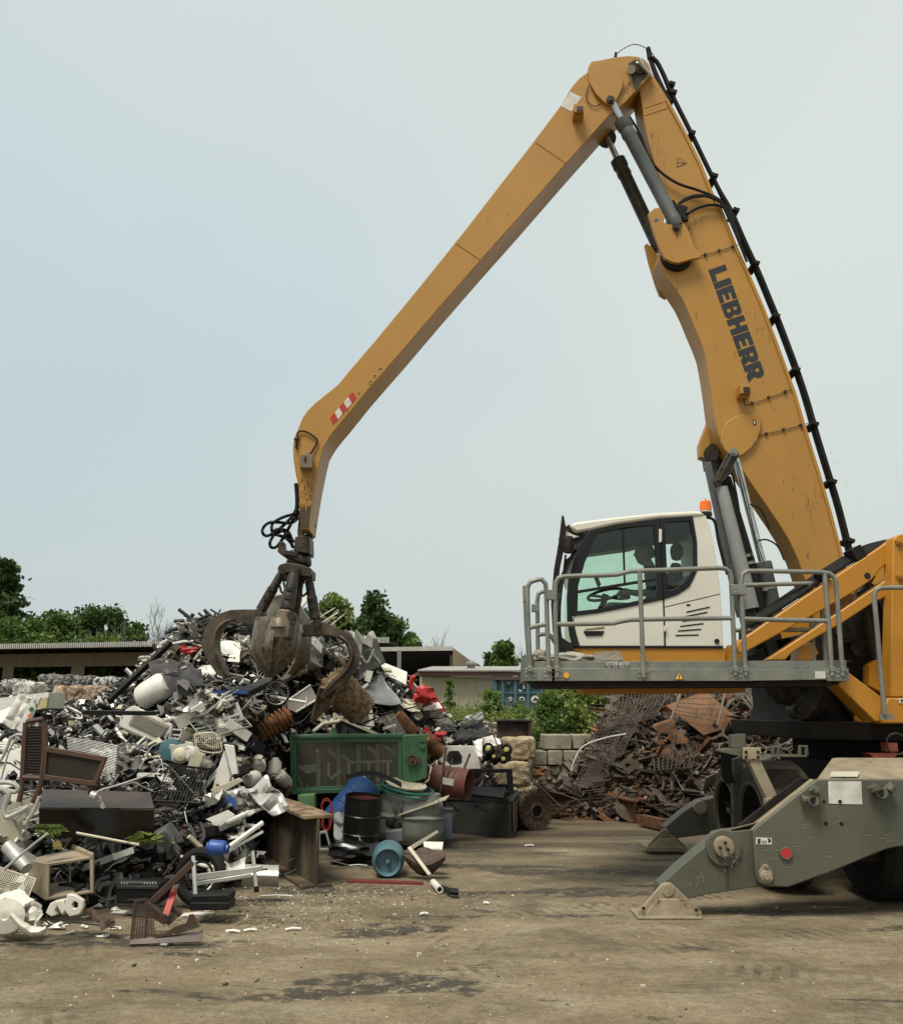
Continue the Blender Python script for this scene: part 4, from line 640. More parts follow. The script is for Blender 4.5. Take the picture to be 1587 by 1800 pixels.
S1('tine', wst, grab, lambda m: (m.surf(lambda u, v: V(526 + 18 * u - (6 + 18 * (1 - u)) * v * v, 1112 + 4 * u + 68 * v + 4 * (1 - u) * v, YG - .05 + .3 * u), 6, 10, .03), m.surf(lambda u, v: V(538 - 42 * u, 1166 + 12 * v + 22 * u * (1 if True else 0) - 4 * v * u, YG + .1 - .1 * v), 8, 5, .03)))
S1('tine', wst, grab, lambda m: m.pp([(500,1095),(512,1085),(530,1090),(528,1118),(505,1120)], YG + .25, .14), bevel=.01)
S1('pivot_pin', grs, grab, lambda m: [m.disc(x, y, YG - .14, .05, .3) for x, y in ((454,1077),(556,1096))] + [m.disc(512, 1082, YG - .76, .05, .1)] and None)
# stick scuffs
# ================================================================ GROUND
def ground_mat():
    m = bpy.data.materials.new('dirty_yard'); m.use_nodes = True; t = m.node_tree; L = t.links; b = t.nodes['Principled BSDF']
    geo = t.nodes.new('ShaderNodeNewGeometry'); pos = geo.outputs['Position']
    def mp(sc, rz=0):
        n = t.nodes.new('ShaderNodeMapping'); n.inputs['Scale'].default_value = sc; n.inputs['Rotation'].default_value = (0, 0, rz); L.new(pos, n.inputs[0]); return n.outputs[0]
    def noise(v, s, d=8, r=.6, dist=0):
        n = t.nodes.new('ShaderNodeTexNoise'); n.inputs['Scale'].default_value = s; n.inputs['Detail'].default_value = d; n.inputs['Roughness'].default_value = r; n.inputs['Distortion'].default_value = dist; L.new(v, n.inputs['Vector']); return n.outputs[0]
    def rng(x, a, c, lo=0, hi=1):
        n = t.nodes.new('ShaderNodeMapRange'); L.new(x, n.inputs[0]); n.inputs[1].default_value = a; n.inputs[2].default_value = c; n.inputs[3].default_value = lo; n.inputs[4].default_value = hi; return n.outputs[0]
    def mix(f, a, c):
        n = t.nodes.new('ShaderNodeMix'); n.data_type = 'RGBA'; L.new(f, n.inputs[0])
        for i, x in ((6, a), (7, c)):
            if isinstance(x, tuple): n.inputs[i].default_value = (*x, 1)
            else: L.new(x, n.inputs[i])
        return n.outputs[2]
    def mul(a, c):
        n = t.nodes.new('ShaderNodeMath'); n.operation = 'MULTIPLY'; L.new(a, n.inputs[0]); L.new(c, n.inputs[1]); return n.outputs[0]
    base = mix(rng(noise(pos, .55, 10, .7), .42, .58), (.275, .213, .127), (.195, .15, .088))
    base = mix(rng(noise(mp((.8, 1.2, 1), .15), 1.3, 12, .75), .46, .62), base, (.33, .27, .175))
    base = mix(rng(noise(mp((.7, 1.2, 1), .3), .65, 12, .75, .3), .5, .63, 0, .85), base, (.10, .08, .052))
    sx = t.nodes.new('ShaderNodeSeparateXYZ'); L.new(pos, sx.inputs[0])
    far = rng(sx.outputs[1], 8.3, 12.5); r_ = rng(sx.outputs[0], -1.5, 3)
    damp_shade = mul(far, rng(noise(mp((.25, 1.1, 1), .1), .9, 8, .65), .36, .6)); base = mix(damp_shade, base, (.075, .06, .04))  # damp patches further back; also shade under the machine, put into the colour
    tan = mul(rng(noise(mp((.5, 1, 1)), .5, 6), .45, .6), mul(rng(sx.outputs[1], 11.5, 14), rng(sx.outputs[0], .6, 2.2))); base = mix(tan, base, (.20, .135, .08))
    sk = mul(rng(noise(mp((.5, 1.5, 1), .45), 1.0, 9, .6, .2), .565, .59), rng(noise(pos, 7, 8, .8), .43, .5)); base = mix(sk, base, (.075, .064, .047))
    def axis(ang, c, wd):
        n = t.nodes.new('ShaderNodeVectorMath'); n.operation = 'DOT_PRODUCT'; L.new(pos, n.inputs[0]); n.inputs[1].default_value = (math.cos(ang), math.sin(ang), 0)
        s_ = t.nodes.new('ShaderNodeMath'); s_.operation = 'SUBTRACT'; L.new(n.outputs['Value'], s_.inputs[0]); s_.inputs[1].default_value = c
        a_ = t.nodes.new('ShaderNodeMath'); a_.operation = 'ABSOLUTE'; L.new(s_.outputs[0], a_.inputs[0]); return rng(a_.outputs[0], wd, wd * .8), n.outputs['Value']
    for ang, c, wd in ((1.95, 6.1, .16), (1.95, 7.6, .16), (1.2, 8.6, .2), (1.2, 6.9, .2)):
        bnd, _ = axis(ang, c, wd); _, al = axis(ang + math.pi / 2, 0, 1); w1 = t.nodes.new('ShaderNodeMath'); w1.operation = 'MULTIPLY'; L.new(al, w1.inputs[0]); w1.inputs[1].default_value = 55.0
        w2 = t.nodes.new('ShaderNodeMath'); w2.operation = 'SINE'; L.new(w1.outputs[0], w2.inputs[0]); trd = mul(mul(bnd, rng(w2.outputs[0], -.2, .5)), rng(noise(pos, 1.4, 5), .47, .62)); base = mix(mul(trd, rng(noise(pos, 15, 5, .8), .3, .6)), base, (.095, .076, .05))
    wh = mul(rng(noise(mp((.7, 2.6, 1), .3), 1.6, 10, .8), .66, .70), rng(noise(pos, 12, 5, .8), .5, .58)); base = mix(wh, base, (.33, .30, .25))
    fine = rng(noise(pos, 38, 5, .8), .3, .7); base = mix(fine, base, base) if False else base
    g = t.nodes.new('ShaderNodeMix'); g.data_type = 'RGBA'; g.blend_type = 'MULTIPLY'; g.inputs[0].default_value = .8; L.new(base, g.inputs[6]); gr = t.nodes.new('ShaderNodeCombineColor')
    fv = rng(noise(pos, 16, 12, .95), .4, .6, .45, 1.35)
    for i in range(3): L.new(fv, gr.inputs[i])
    L.new(gr.outputs[0], g.inputs[7]); base = g.outputs[2]
    mott = rng(noise(pos, 3.2, 8, .8), .42, .6, 0, .55); base = mix(mott, base, (.12, .095, .06)) if 0 else base
    def specks(sc, th, col, area):
        nonlocal base
        v = t.nodes.new('ShaderNodeTexVoronoi'); v.inputs['Scale'].default_value = sc; L.new(pos, v.inputs['Vector']); sp = t.nodes.new('ShaderNodeSeparateColor'); L.new(v.outputs['Color'], sp.inputs[0])
        a = rng(v.outputs['Distance'], th, th * .75); c = rng(sp.outputs[0], .8, .82); base = mix(mul(mul(a, c), area), base, col)
    near = mul(rng(noise(pos, .7, 4), .42, .55), rng(sx.outputs[0], 2.5, -.5, 0, 1))
    specks(48, .2, (.45, .4, .3), near); specks(30, .24, (.06, .05, .035), rng(noise(pos, 1.1, 4), .4, .55)); specks(80, .3, (.07, .055, .04), rng(noise(pos, 2, 4), .35, .55)); 
    L.new(base, b.inputs['Base Color']); b.inputs['Roughness'].default_value = .88; b.inputs['Specular IOR Level'].default_value = .25
    n_ = t.nodes.new('ShaderNodeMath'); n_.operation = 'ADD'; L.new(noise(pos, 5, 10, .75), n_.inputs[0]); L.new(noise(pos, 2.2, 4), n_.inputs[1])
    bp = t.nodes.new('ShaderNodeBump'); bp.inputs['Strength'].default_value = .9; bp.inputs['Distance'].default_value = .06; L.new(n_.outputs[0], bp.inputs['Height']); L.new(bp.outputs[0], b.inputs['Normal'])
    return m
def strct(o): o['kind'] = 'structure'; return o
strct(S1('ground', ground_mat(), None, lambda m: m.add([(-900, -200, 0), (900, -200, 0), (900, 1500, 0), (-900, 1500, 0)], [(0, 1, 2, 3)]), loc=(0, 0, 0)))
def bankz(x, y):
    px = CX + 1600 * x / y * .98; a = max(0, min(1, (px - 640) / 160)); b = max(0, min(1, (y - 18.6) / 1.3)); n = .12 * math.sin(x * 1.7 + y) + .08 * math.sin(x * 3.1 - y * 1.3)
    return a * b * (1.28 + .012 * (y - 20) + n)
bankm = mat('bank_soil', (.12, .10, .055), (.2, .18, .13), .9, scale=5, amt=.8, bump=.6, bscale=12)
def bank(m): m.surf(lambda u, v: Vector(((u * 40 - 6), 18.4 + v * 26, bankz(u * 40 - 6, 18.4 + v * 26) - .03)), 110, 70)
strct(S1('bank', bankm, None, bank, loc=(0, 0, 0), rec=False))
# ================================================================ BUILDINGS
tan_ = mat('tan_ribbed_siding', (.21, .175, .12), (.18, .15, .10), .6, scale=.8); tan2 = mat('pale_green_siding', (.40, .375, .27), (.35, .32, .23), .55, scale=.7)
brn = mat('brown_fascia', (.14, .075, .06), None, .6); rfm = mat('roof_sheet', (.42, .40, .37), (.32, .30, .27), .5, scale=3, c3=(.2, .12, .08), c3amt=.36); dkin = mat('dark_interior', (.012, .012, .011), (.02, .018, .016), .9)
def ribwall(m, A, B, z0, z1, pitch=.3, dep=.04):   # standing-seam wall between two plan points
    A, B = Vector((A[0], A[1], 0)), Vector((B[0], B[1], 0)); d = (B - A); n = max(1, int(d.length / pitch)); t = d.normalized(); o = Vector((t.y, -t.x, 0)); vs = []
    for i in range(n + 1):
        for f, k in ((0, 0), (.12, 1), (.25, 1), (.37, 0)):
            if i == n and f > 0: break
            p = A + t * (d.length * (i + f) / n) + o * dep * k; vs += [(p.x, p.y, z0), (p.x, p.y, z1)]
    m.add(vs, [(2 * i, 2 * i + 2, 2 * i + 3, 2 * i + 1) for i in range(len(vs) // 2 - 1)])
wh_ = empty('warehouse', V(200, 1290, 50), 'long low tan warehouse with a flat overhanging roof behind the paper bales at left', 'warehouse')
A_, B_ = V(-160, 1150, 52), V(690, 1150, 46); A_, B_ = (A_.x, A_.y), (B_.x, B_.y)
zt = V(150, 1152, 50).z
def P_(t, z): return Vector((A_[0] + (B_[0] - A_[0]) * t, A_[1] + (B_[1] - A_[1]) * t, z))
def tof(px):
    for i in range(2001):
        p = P_(i / 2000, zt)
        yc_ = (p.z - CH) ; fwd = p.y * CP + yc_ * SP
        if CX + F * p.x / fwd >= px: return i / 2000
    return 1
segs = [(-160, -60, 0), (-60, 8, 1), (8, 27, 0), (27, 128, 1), (128, 151, 0), (151, 300, 1), (300, 330, 0), (330, 470, 1), (470, 690, 0)]
zo = V(150, 1172, 50).z
def whw(m):
    for a, b, o in segs:
        pa, pb = P_(tof(a), 0), P_(tof(b), 0); ribwall(m, (pa.x, pa.y), (pb.x, pb.y), zo if o else 0, zt + .1, .42)
S1('wall', tan_, wh_, whw, rec=False)
def whr(m):
    o = Vector((-.05, -2.6, 0)); a, b = P_(0, zt + .22), P_(1, zt + .22)
    m.prism([a + o, b + o, b + Vector((0, 12, .6)), a + Vector((0, 12, .6))], (0, 0, .08))
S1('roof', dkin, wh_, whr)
def whe(m):
    a, b = P_(0, zt + .2), P_(1, zt + .2); n = 240
    for i in range(n):
        p = a + (b - a) * ((i + .2) / n) + Vector((0, -2.66, .0)); q = a + (b - a) * ((i + .85) / n) + Vector((0, -2.66, .0)); m.prism([p, q, q + Vector((0, 0, .26)), p + Vector((0, 0, .26))], (0, .05, 0))
S1('eave_trim', rfm, wh_, whe)
for a, b, o in segs:
    if o:
        pa, pb = P_(tof(a), 0), P_(tof(b), 0)
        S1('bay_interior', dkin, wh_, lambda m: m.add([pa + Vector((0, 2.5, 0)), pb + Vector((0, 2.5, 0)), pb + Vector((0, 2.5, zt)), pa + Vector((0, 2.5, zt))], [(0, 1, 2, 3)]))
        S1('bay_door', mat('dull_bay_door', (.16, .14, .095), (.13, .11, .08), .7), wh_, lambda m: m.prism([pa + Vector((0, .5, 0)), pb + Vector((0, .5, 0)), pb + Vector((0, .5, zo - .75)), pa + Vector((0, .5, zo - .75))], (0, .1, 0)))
# open shed
sh = empty('open_shed', V(700, 1300, 42), 'open-fronted shed with a pale roof edge and black interior beyond the heap', 'shed')
def SQ(px, py, Y): return V(px, py, Y)
dv = Vector((3.2, 9, -1.75))
a0, b0 = SQ(560, 1141, 43), SQ(796, 1138, 41)
S1('roof', [rfm], sh, lambda m: (m.prism([a0, b0, b0 + dv, a0 + dv], (0, 0, -.06)), m.prism([a0 + Vector((0, -.05, .05)), b0 + Vector((0, -.05, .05)), b0 + Vector((0, -.05, -.14)), a0 + Vector((0, -.05, -.14))], (0, .05, 0))))
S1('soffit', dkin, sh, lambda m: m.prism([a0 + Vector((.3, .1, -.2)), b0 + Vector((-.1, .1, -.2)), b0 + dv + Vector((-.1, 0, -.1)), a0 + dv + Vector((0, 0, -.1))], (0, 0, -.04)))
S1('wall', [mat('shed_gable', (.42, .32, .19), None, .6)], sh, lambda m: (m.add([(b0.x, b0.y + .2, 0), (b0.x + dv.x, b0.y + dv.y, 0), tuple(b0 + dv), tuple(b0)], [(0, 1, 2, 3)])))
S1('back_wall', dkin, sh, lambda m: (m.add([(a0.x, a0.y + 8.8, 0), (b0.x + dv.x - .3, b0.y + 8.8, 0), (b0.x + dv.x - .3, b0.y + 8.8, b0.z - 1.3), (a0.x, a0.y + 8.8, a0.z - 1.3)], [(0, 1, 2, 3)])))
for px in (600, 702, 794): S1('post', galv, sh, lambda m: m.box((V(px, 1150, 41.6).x, 41.6, b0.z / 2 - .1), (.18, .18, b0.z)))
# low building
lb = empty('low_building', V(900, 1300, 37), 'low pale ribbed building with a brown fascia and metal roof behind the graffiti container', 'building')
l0, l1 = V(722, 1189, 37), V(1250, 1189, 37)
S1('wall', tan2, lb, lambda m: ribwall(m, (l0.x + .35, 37.3), (l1.x, 37.3), 0, l0.z, .36), rec=False)
S1('fascia', brn, lb, lambda m: m.prism([V(722, 1188, 36.8), V(1250, 1188, 36.8), V(1250, 1181, 36.8), V(734, 1181, 36.8)], (0, .08, 0)))
def lroof(m):
    a, b, c, d = V(734, 1180.5, 36.7), V(1250, 1180.5, 36.7), V(1250, 1174, 41), V(760, 1174, 41); n = 150
    for i in range(n):
        t0, t1 = i / n, (i + .8) / n; p = [a + (b - a) * t0, a + (b - a) * t1, d + (c - d) * t1, d + (c - d) * t0]; m.prism(p, (0, 0, .07))
    m.prism([a, b, c, d], (0, 0, .02))
S1('roof', rfm, lb, lroof)
S1('roof_vent', galv, lb, lambda m: m.lathe(V(828, 1180, 38.5), (0, 0, 1), [(0, .16), (.25, .16), (.26, .26), (.32, .26), (.42, .1), (.43, 0)], 16))
# container with painted letters
cblu = mat('blue_grey_container_paint', (.045, .095, .115), (.06, .115, .13), .5, scale=1.5, c3=(.12, .07, .04), c3amt=.36)
YK = 31.0
ct = empty('container', V(985, 1292, YK), 'blue-grey steel container with scrawled black and white letters beside the low building', 'container')
k0, k1 = V(868, 1195, YK), V(1130, 1195, YK)
S1('side_panel', cblu, ct, lambda m: m.prism([Vector((k0.x, YK, .9)), Vector((k1.x, YK, .9)), Vector((k1.x, YK, k0.z)), Vector((k0.x, YK, k0.z))], (0, 2.4, 0)))
def ribs(m):
    for px in (870, 883, 905, 927, 950, 972, 995, 1018, 1042, 1066, 1090, 1112): m.box((V(px, 1200, YK).x, YK - .05, (k0.z + .9) / 2), (.09, .1, k0.z - .9))
    m.box(((k0.x + k1.x) / 2, YK - .03, V(900, 1218, YK).z), (k1.x - k0.x, .06, .05)); m.box(((k0.x + k1.x) / 2, YK - .1, .95), (k1.x - k0.x, .2, .12))
S1('rib', cblu, ct, ribs); S1('top_rail', mat('rusty_rail', (.09, .05, .035), (.05, .04, .035), .7), ct, lambda m: m.box(((k0.x + k1.x) / 2 - .2, YK - .03, k0.z + .05), (k1.x - k0.x + .4, .25, .12)))
def strok(m, pts, r=.02): m.tube([V(x, y, YK - .02) for x, y in smooth(pts)], r, 5)
S1('painted_letters', decal, ct, lambda m: (strok(m, [(889,1203),(893,1209)]), strok(m, [(899,1201),(895,1208),(890,1216)]), strok(m, [(918,1204),(913,1205),(911,1211),(914,1213),(919,1208)]), strok(m, [(919,1203),(919,1210),(922,1215)]), strok(m, [(871,1199),(874,1197),(876,1202)]), strok(m, [(934,1212),(937,1205)])))
S1('painted_letters', wdec, ct, lambda m: (strok(m, [(913,1197),(917,1197)]), strok(m, [(914,1197),(914,1203)]), strok(m, [(921,1197),(921,1203)]), strok(m, [(919,1197),(922,1197)]), strok(m, [(920,1204),(921,1211)], .04), strok(m, [(911,1212),(914,1215),(917,1213)], .03), strok(m, [(940,1211),(943,1206),(947,1211)]), strok(m, [(891,1200),(897,1200)]), strok(m, [(894,1228),(898,1226),(899,1230),(896,1232)]), strok(m, [(914,1231),(914,1227),(918,1226),(921,1228),(920,1232)]), strok(m, [(938,1225),(935,1230),(938,1234),(943,1233),(945,1228),(942,1225),(938,1225)], .045), strok(m, [(1050,1232),(1053,1223),(1056,1231),(1060,1222),(1063,1232)], .04), strok(m, [(1074,1234),(1078,1223),(1083,1234)], .04), strok(m, [(1076,1230),(1081,1230)], .03)))
# rusty open-top bin in front of the bank
rst = mat('rusty_dark_steel', (.035, .026, .02), (.09, .05, .03), .65, .2, scale=4, amt=.7, c3=(.1, .15, .17), c3amt=.42, c3scale=3)
b_ = S1('scrap_bin', rst, None, lambda m: (m.pp([(873,1266),(934,1267),(934,1330),(873,1330)], 17.6, .05), m.pp([(870,1264),(937,1265),(937,1268.5),(870,1268)], 17.5, .1), m.pp([(929,1268),(934,1268),(934,1330),(929,1330)], 17.52, .06), m.prism([V(934, 1267, 17.6), V(934, 1330, 17.6), V(934, 1330, 17.6) + Vector((0, .9, 0)), V(934, 1267, 17.6) + Vector((0, .9, 0))], (-.05, 0, 0))), bevel=.006, label='rusty dark bin with a patch of blue paint behind the topmost straw-coloured bale', cat='bin')
# concrete blocks
conc = mat('weathered_concrete', (.30, .265, .20), (.22, .19, .14), .85, scale=2.5, amt=.7, c3=(.1, .085, .06), c3amt=.4, bump=.5, bscale=14)
blks = [((955,1291,1005,1317), 18.0, 'long pale concrete block on top of the wall below the bush'), ((1007,1291,1040,1316), 18.0, 'shorter pale concrete block on top of the wall right of the long one'), ((937,1320,962,1345), 17.9, 'rough concrete block in the lower course beside the straw-coloured bales'), ((963,1319,989,1345), 17.85, 'smooth concrete block in the lower course under the long one'), ((990,1319,1040,1345), 17.9, 'concrete block in the lower course behind the rusty steel heap'), ((1042,1292,1100,1318), 18.1, 'half-hidden concrete block behind the rebar mesh of the steel heap'), ((900,1346,962,1372), 17.9, 'lowest concrete block behind the straw-coloured bales'), ((963,1346,1040,1372), 17.9, 'lowest concrete block at the foot of the wall by the steel heap')]
for (x0, y0, x1, y1), Y, lab in blks:
    S1('concrete_block', conc, None, lambda m: m.pp([(x0 + .6, y0 + .6), (x1 - .6, y0 + .6), (x1 - .6, y1), (x0 + .6, y1)], Y, .75), bevel=.015, label=lab, cat='concrete block', group='concrete blocks of the retaining wall')
# ================================================================ TREES
def leafmat(name, a, b, c):
    m = bpy.data.materials.new(name); m.use_nodes = True; t = m.node_tree; L = t.links; p = t.nodes['Principled BSDF']; g = t.nodes.new('ShaderNodeNewGeometry')
    n = t.nodes.new('ShaderNodeTexNoise'); n.inputs['Scale'].default_value = .9; n.inputs['Detail'].default_value = 4; L.new(g.outputs['Position'], n.inputs['Vector'])
    r = t.nodes.new('ShaderNodeValToRGB'); e = r.color_ramp.elements; e[0].position = .35; e[0].color = (*a, 1); e[1].position = .66; e[1].color = (*c, 1); k = e.new(.5); k.color = (*b, 1)
    w_ = t.nodes.new('ShaderNodeMath'); w_.operation = 'MULTIPLY_ADD'; L.new(g.outputs['Random Per Island'], w_.inputs[0]); w_.inputs[1].default_value = .22; L.new(n.outputs[0], w_.inputs[2])
    s_ = t.nodes.new('ShaderNodeMath'); s_.operation = 'SUBTRACT'; L.new(w_.outputs[0], s_.inputs[0]); s_.inputs[1].default_value = .11; L.new(s_.outputs[0], r.inputs[0])
    L.new(r.outputs[0], p.inputs['Base Color']); p.inputs['Roughness'].default_value = .6; p.inputs['Specular IOR Level'].default_value = .2
    tr = t.nodes.new('ShaderNodeBsdfTranslucent'); L.new(r.outputs[0], tr.inputs[0]); mx_ = t.nodes.new('ShaderNodeMixShader'); mx_.inputs[0].default_value = .3
    o = t.nodes['Material Output']; L.new(p.outputs[0], mx_.inputs[1]); L.new(tr.outputs[0], mx_.inputs[2]); L.new(mx_.outputs[0], o.inputs[0]); return m
lf = {'dark': leafmat('dark_leaves', (.03, .055, .015), (.06, .10, .028), (.105, .16, .05)), 'mid': leafmat('mid_leaves', (.045, .085, .018), (.085, .145, .032), (.15, .21, .055)), 'lit': leafmat('light_leaves', (.085, .12, .025), (.15, .20, .045), (.24, .29, .08)), 'pine': leafmat('pine_needles', (.028, .05, .016), (.05, .085, .026), (.08, .125, .042))}
bark = mat('bark', (.06, .05, .04), (.1, .085, .07), .9, scale=6)
def leaves(name, cen, size, m, parent, rng, flat=0.0, asp=.55):
    n = len(cen); a = rng.normal(size=(n, 3)); a /= np.linalg.norm(a, axis=1)[:, None]; b = rng.normal(size=(n, 3)); b[:, 2] *= (1 - flat); b -= a * (a * b).sum(1)[:, None]; b /= np.linalg.norm(b, axis=1)[:, None]
    s = size * rng.uniform(.6, 1.3, (n, 1)); u, v = a * s, b * s * asp; o = np.array(wloc(parent)) if parent is not None else np.zeros(3)
    vs = np.stack([cen - u, cen - v, cen + u, cen + v], 1).reshape(-1, 3) - o
    me = bpy.data.meshes.new(name); me.vertices.add(4 * n); me.vertices.foreach_set('co', vs.ravel().astype(np.float32)); me.loops.add(4 * n); me.loops.foreach_set('vertex_index', np.arange(4 * n, dtype=np.int32)); me.polygons.add(n); me.polygons.foreach_set('loop_start', np.arange(0, 4 * n, 4, dtype=np.int32)); me.polygons.foreach_set('loop_total', np.full(n, 4, np.int32)); me.update(calc_edges=True); me.materials.append(m)
    ob = bpy.data.objects.new(name, me); COL.objects.link(ob); ob.parent = parent; return ob
def tree(px, top, hw, Y, kind, label, n=5200, z0=0.0, crown0=.12, ls=.15, group='trees beyond the yard', name='tree', cat='tree', shape=1.0, blobs=34):
    rng = np.random.default_rng(int(px * 7 + top)); T = V(px, top, Y); H = T.z - z0; W = hw / 1600 * Y * 1.12
    r = empty(name, (T.x, Y, z0), label, cat, group); tr = MB(); base = Vector((T.x, Y, z0)); tips = []
    lean = rng.uniform(-.06, .06) * H
    tr.tube([base, base + Vector((lean * .3, 0, H * .35)), base + Vector((lean, 0, H * .7)), base + Vector((lean * .6, 0, H * .97))], [H * .022, H * .017, H * .01, .015], 8)
    cs, ps = [], []
    for i in range(blobs):
        if kind == 'pine':
            t = rng.uniform(.35, 1); rad = W * (1.02 - t) ** .75 * rng.uniform(.5, 1.15)
        else:
            t = rng.uniform(crown0, .95); rad = W * math.sin(max(.05, min(1, ((t - crown0) / (1 - crown0)) * .82 + .16)) * math.pi) ** .6 * shape * rng.uniform(.25, 1.0)
        an = rng.uniform(0, 2 * math.pi); c = np.array([T.x + rad * math.cos(an), Y + rad * math.sin(an) * .8, z0 + H * t]); cs.append(c)
        b0 = base + Vector((lean * t * .7, 0, H * max(.1, t - .18))); tr.tube([b0, (b0 + Vector(c)) / 2 + Vector((0, 0, .1)), Vector(c)], [H * .007, H * .005, .012], 5)
    k = n // blobs
    for c in cs:
        if kind == 'pine':
            d = c - np.array([T.x, Y, c[2]]); q = rng.uniform(.15, 1.1, (k, 1)); p = np.array([T.x, Y, c[2]]) + d * q + rng.normal(size=(k, 3)) * np.array([.22, .22, .1]) * W * .35; p[:, 2] += np.abs(q[:, 0]) * .12 * W
        else:
            s_ = rng.uniform(.3, .62) * W; p = rng.normal(size=(k, 3)); p /= np.linalg.norm(p, axis=1)[:, None]; p *= rng.uniform(.05, 1.12, (k, 1)) ** .6 * s_; p[:, 2] *= .8; p[:, 2] += .12 * s_ * rng.normal(size=k); p = p + c
        ps.append(p)
    tr.build('trunk', bark, r, rec=False); leaves('crown', np.concatenate(ps), ls, lf[kind], r, rng); return r
def bare(px, top, Y, label, w_=1.4):
    rng = random.Random(px); T = V(px, top, Y); m = MB(); r = empty('bare_tree', (T.x, Y, 0), label, 'bare tree', 'bare trees beyond the yard')
    def br(p, d, L, rad, dep):
        q = p + d * L; m.tube([p, q], [rad, rad * .6], 4, caps=False)
        if dep: 
            for _ in range(3 if dep > 1 else 4): br(p + d * L * rng.uniform(.5, 1), (d + Vector((rng.uniform(-.65, .65), rng.uniform(-.5, .5), rng.uniform(-.05, .5)))).normalized(), L * rng.uniform(.55, .8), max(.012, rad * .55), dep - 1)
    H = T.z
    for k in range(3): br(Vector((T.x, Y, 0)), Vector((rng.uniform(-.2, .2), 0, 1)).normalized(), H * .42, .1, 4)
    m.build('branches', mat('grey_bark', (.2, .18, .16), (.28, .26, .23), .9), r, rec=False)
tree(8, 998, 92, 56, 'pine', 'tall ragged pine at the left edge rising above every other tree', 15000, blobs=90, ls=.2, name='pine_tree', cat='pine tree')
tree(-30, 1052, 130, 60, 'pine', 'dark pine cut by the left edge below the tall ragged pine', 9000, blobs=60, ls=.2, name='pine_tree', cat='pine tree')
for t in ((35, 1088, 45, 54, 'mid', 'broad yellow-green tree in front of the tall ragged pine', 6000), (78, 1076, 40, 62, 'dark', 'dark tree just right of the tall ragged pine', 5500), (118, 1074, 36, 58, 'mid', 'round leafy tree third from the left above the warehouse roof', 5200), (160, 1068, 36, 60, 'dark', 'darkest bushy tree above the middle of the warehouse roof', 5600), (203, 1070, 34, 59, 'dark', 'spiky dark green tree just left of the bare branches', 5600), (60, 1112, 40, 52, 'mid', 'low light green tree touching the warehouse roof at far left', 4500), (135, 1118, 44, 52, 'mid', 'low spreading tree along the roof under the round leafy tree', 4800), (190, 1122, 36, 52, 'lit', 'low yellowish bush-like tree along the roof under the spiky one', 4200), (243, 1090, 24, 57, 'mid', 'small tree with bare twigs around it right of the spiky dark one', 3200), (300, 1112, 26, 58, 'lit', 'small pale green tree beside the left flank of the heap', 2600),
          (484, 1062, 22, 55, 'lit', 'small yellow-green tree seen between the grapple cylinders', 3400), (530, 1062, 26, 56, 'mid', 'slim tree right behind the right-hand grapple cylinder', 4000), (586, 1036, 36, 52, 'lit', 'tall light green poplar right of the grapple', 6500), (655, 1034, 34, 50, 'dark', 'tall dark tree standing above the open shed roof', 7500), (636, 1078, 22, 51, 'dark', 'dark side tree hugging the left of the tall dark one', 3000), (700, 1088, 30, 51, 'mid', 'rounded tree sloping down right of the tall dark one', 5200), (725, 1106, 24, 52, 'mid', 'low tree at the right end of the row above the shed', 3600), (886, 1124, 22, 48, 'mid', 'leafy tree above the container left of the cab platform', 5000), (866, 1140, 20, 50, 'mid', 'thin-leaved tree leaning beside the leafy one above the container', 2200), (835, 1163, 16, 48, 'dark', 'small dark shrub poking over the low building by the roof vent', 1500), (925, 1152, 16, 46, 'dark', 'dark shrub over the low building next to the platform railing', 1500), (1395, 1085, 34, 40, 'lit', 'light green tree seen through the gap between the cab lifting arms', 4200), (1340, 1120, 30, 42, 'mid', 'green tree mostly hidden behind the cab lifting arms', 2500)):
    tree(*t[:5], t[5], int(t[6] * 1.6), ls=.155, blobs=44)
bare(262, 1078, 57, 'grey leafless tree left of the heap above the warehouse roof'); bare(283, 1092, 56, 'smaller leafless tree touching the pale tree beside the heap'); bare(757, 1102, 50, 'leafless tree above the right end of the open shed'); bare(898, 1118, 50, 'thin leafless twigs behind the leafy tree above the container')
# bush, shrubs and weeds on the bank
def shrub(px, top, hw, Y, kind, lab, n, ls=.045, cr=.0): tree(px, top, hw, Y, kind, lab, n, z0=bankz(V(px, 1260, Y).x, Y) - .15, crown0=cr, ls=ls, group='shrubs on the bank', name='shrub', cat='shrub', blobs=40)
shrub(1012, 1200, 66, 20.3, 'lit', 'big round green bush under the cab platform', 20000, .05)
shrub(972, 1228, 34, 19.6, 'mid', 'darker shrub at the left foot of the big round bush', 6500, .045)
shrub(1066, 1218, 36, 20.6, 'lit', 'light shrub filling the right side of the big round bush', 6000, .045)
shrub(862, 1216, 22, 23, 'mid', 'upright shrub in front of the left end of the container', 4200, .045)
shrub(905, 1240, 18, 23, 'mid', 'low round shrub in front of the container', 2200, .04)
shrub(790, 1192, 9, 27, 'lit', 'tall thin weed stalk in front of the low building wall', 500, .06)
def weeds():
    rng = np.random.default_rng(5); c = []
    for i in range(520):
        px = rng.uniform(760, 1120); Y = rng.uniform(19.4, 29); x = (px - CX) / 1600 * Y * 1.02; z = bankz(x, Y); h = rng.uniform(.1, .55) * (1.3 if rng.random() < .15 else 1); k = int(26 * h / .3)
        p = rng.normal(size=(k, 3)) * np.array([.09, .09, 0]) + np.array([x, Y, z]); p[:, 2] += rng.uniform(0, h, k); c.append(p)
    return np.concatenate(c)
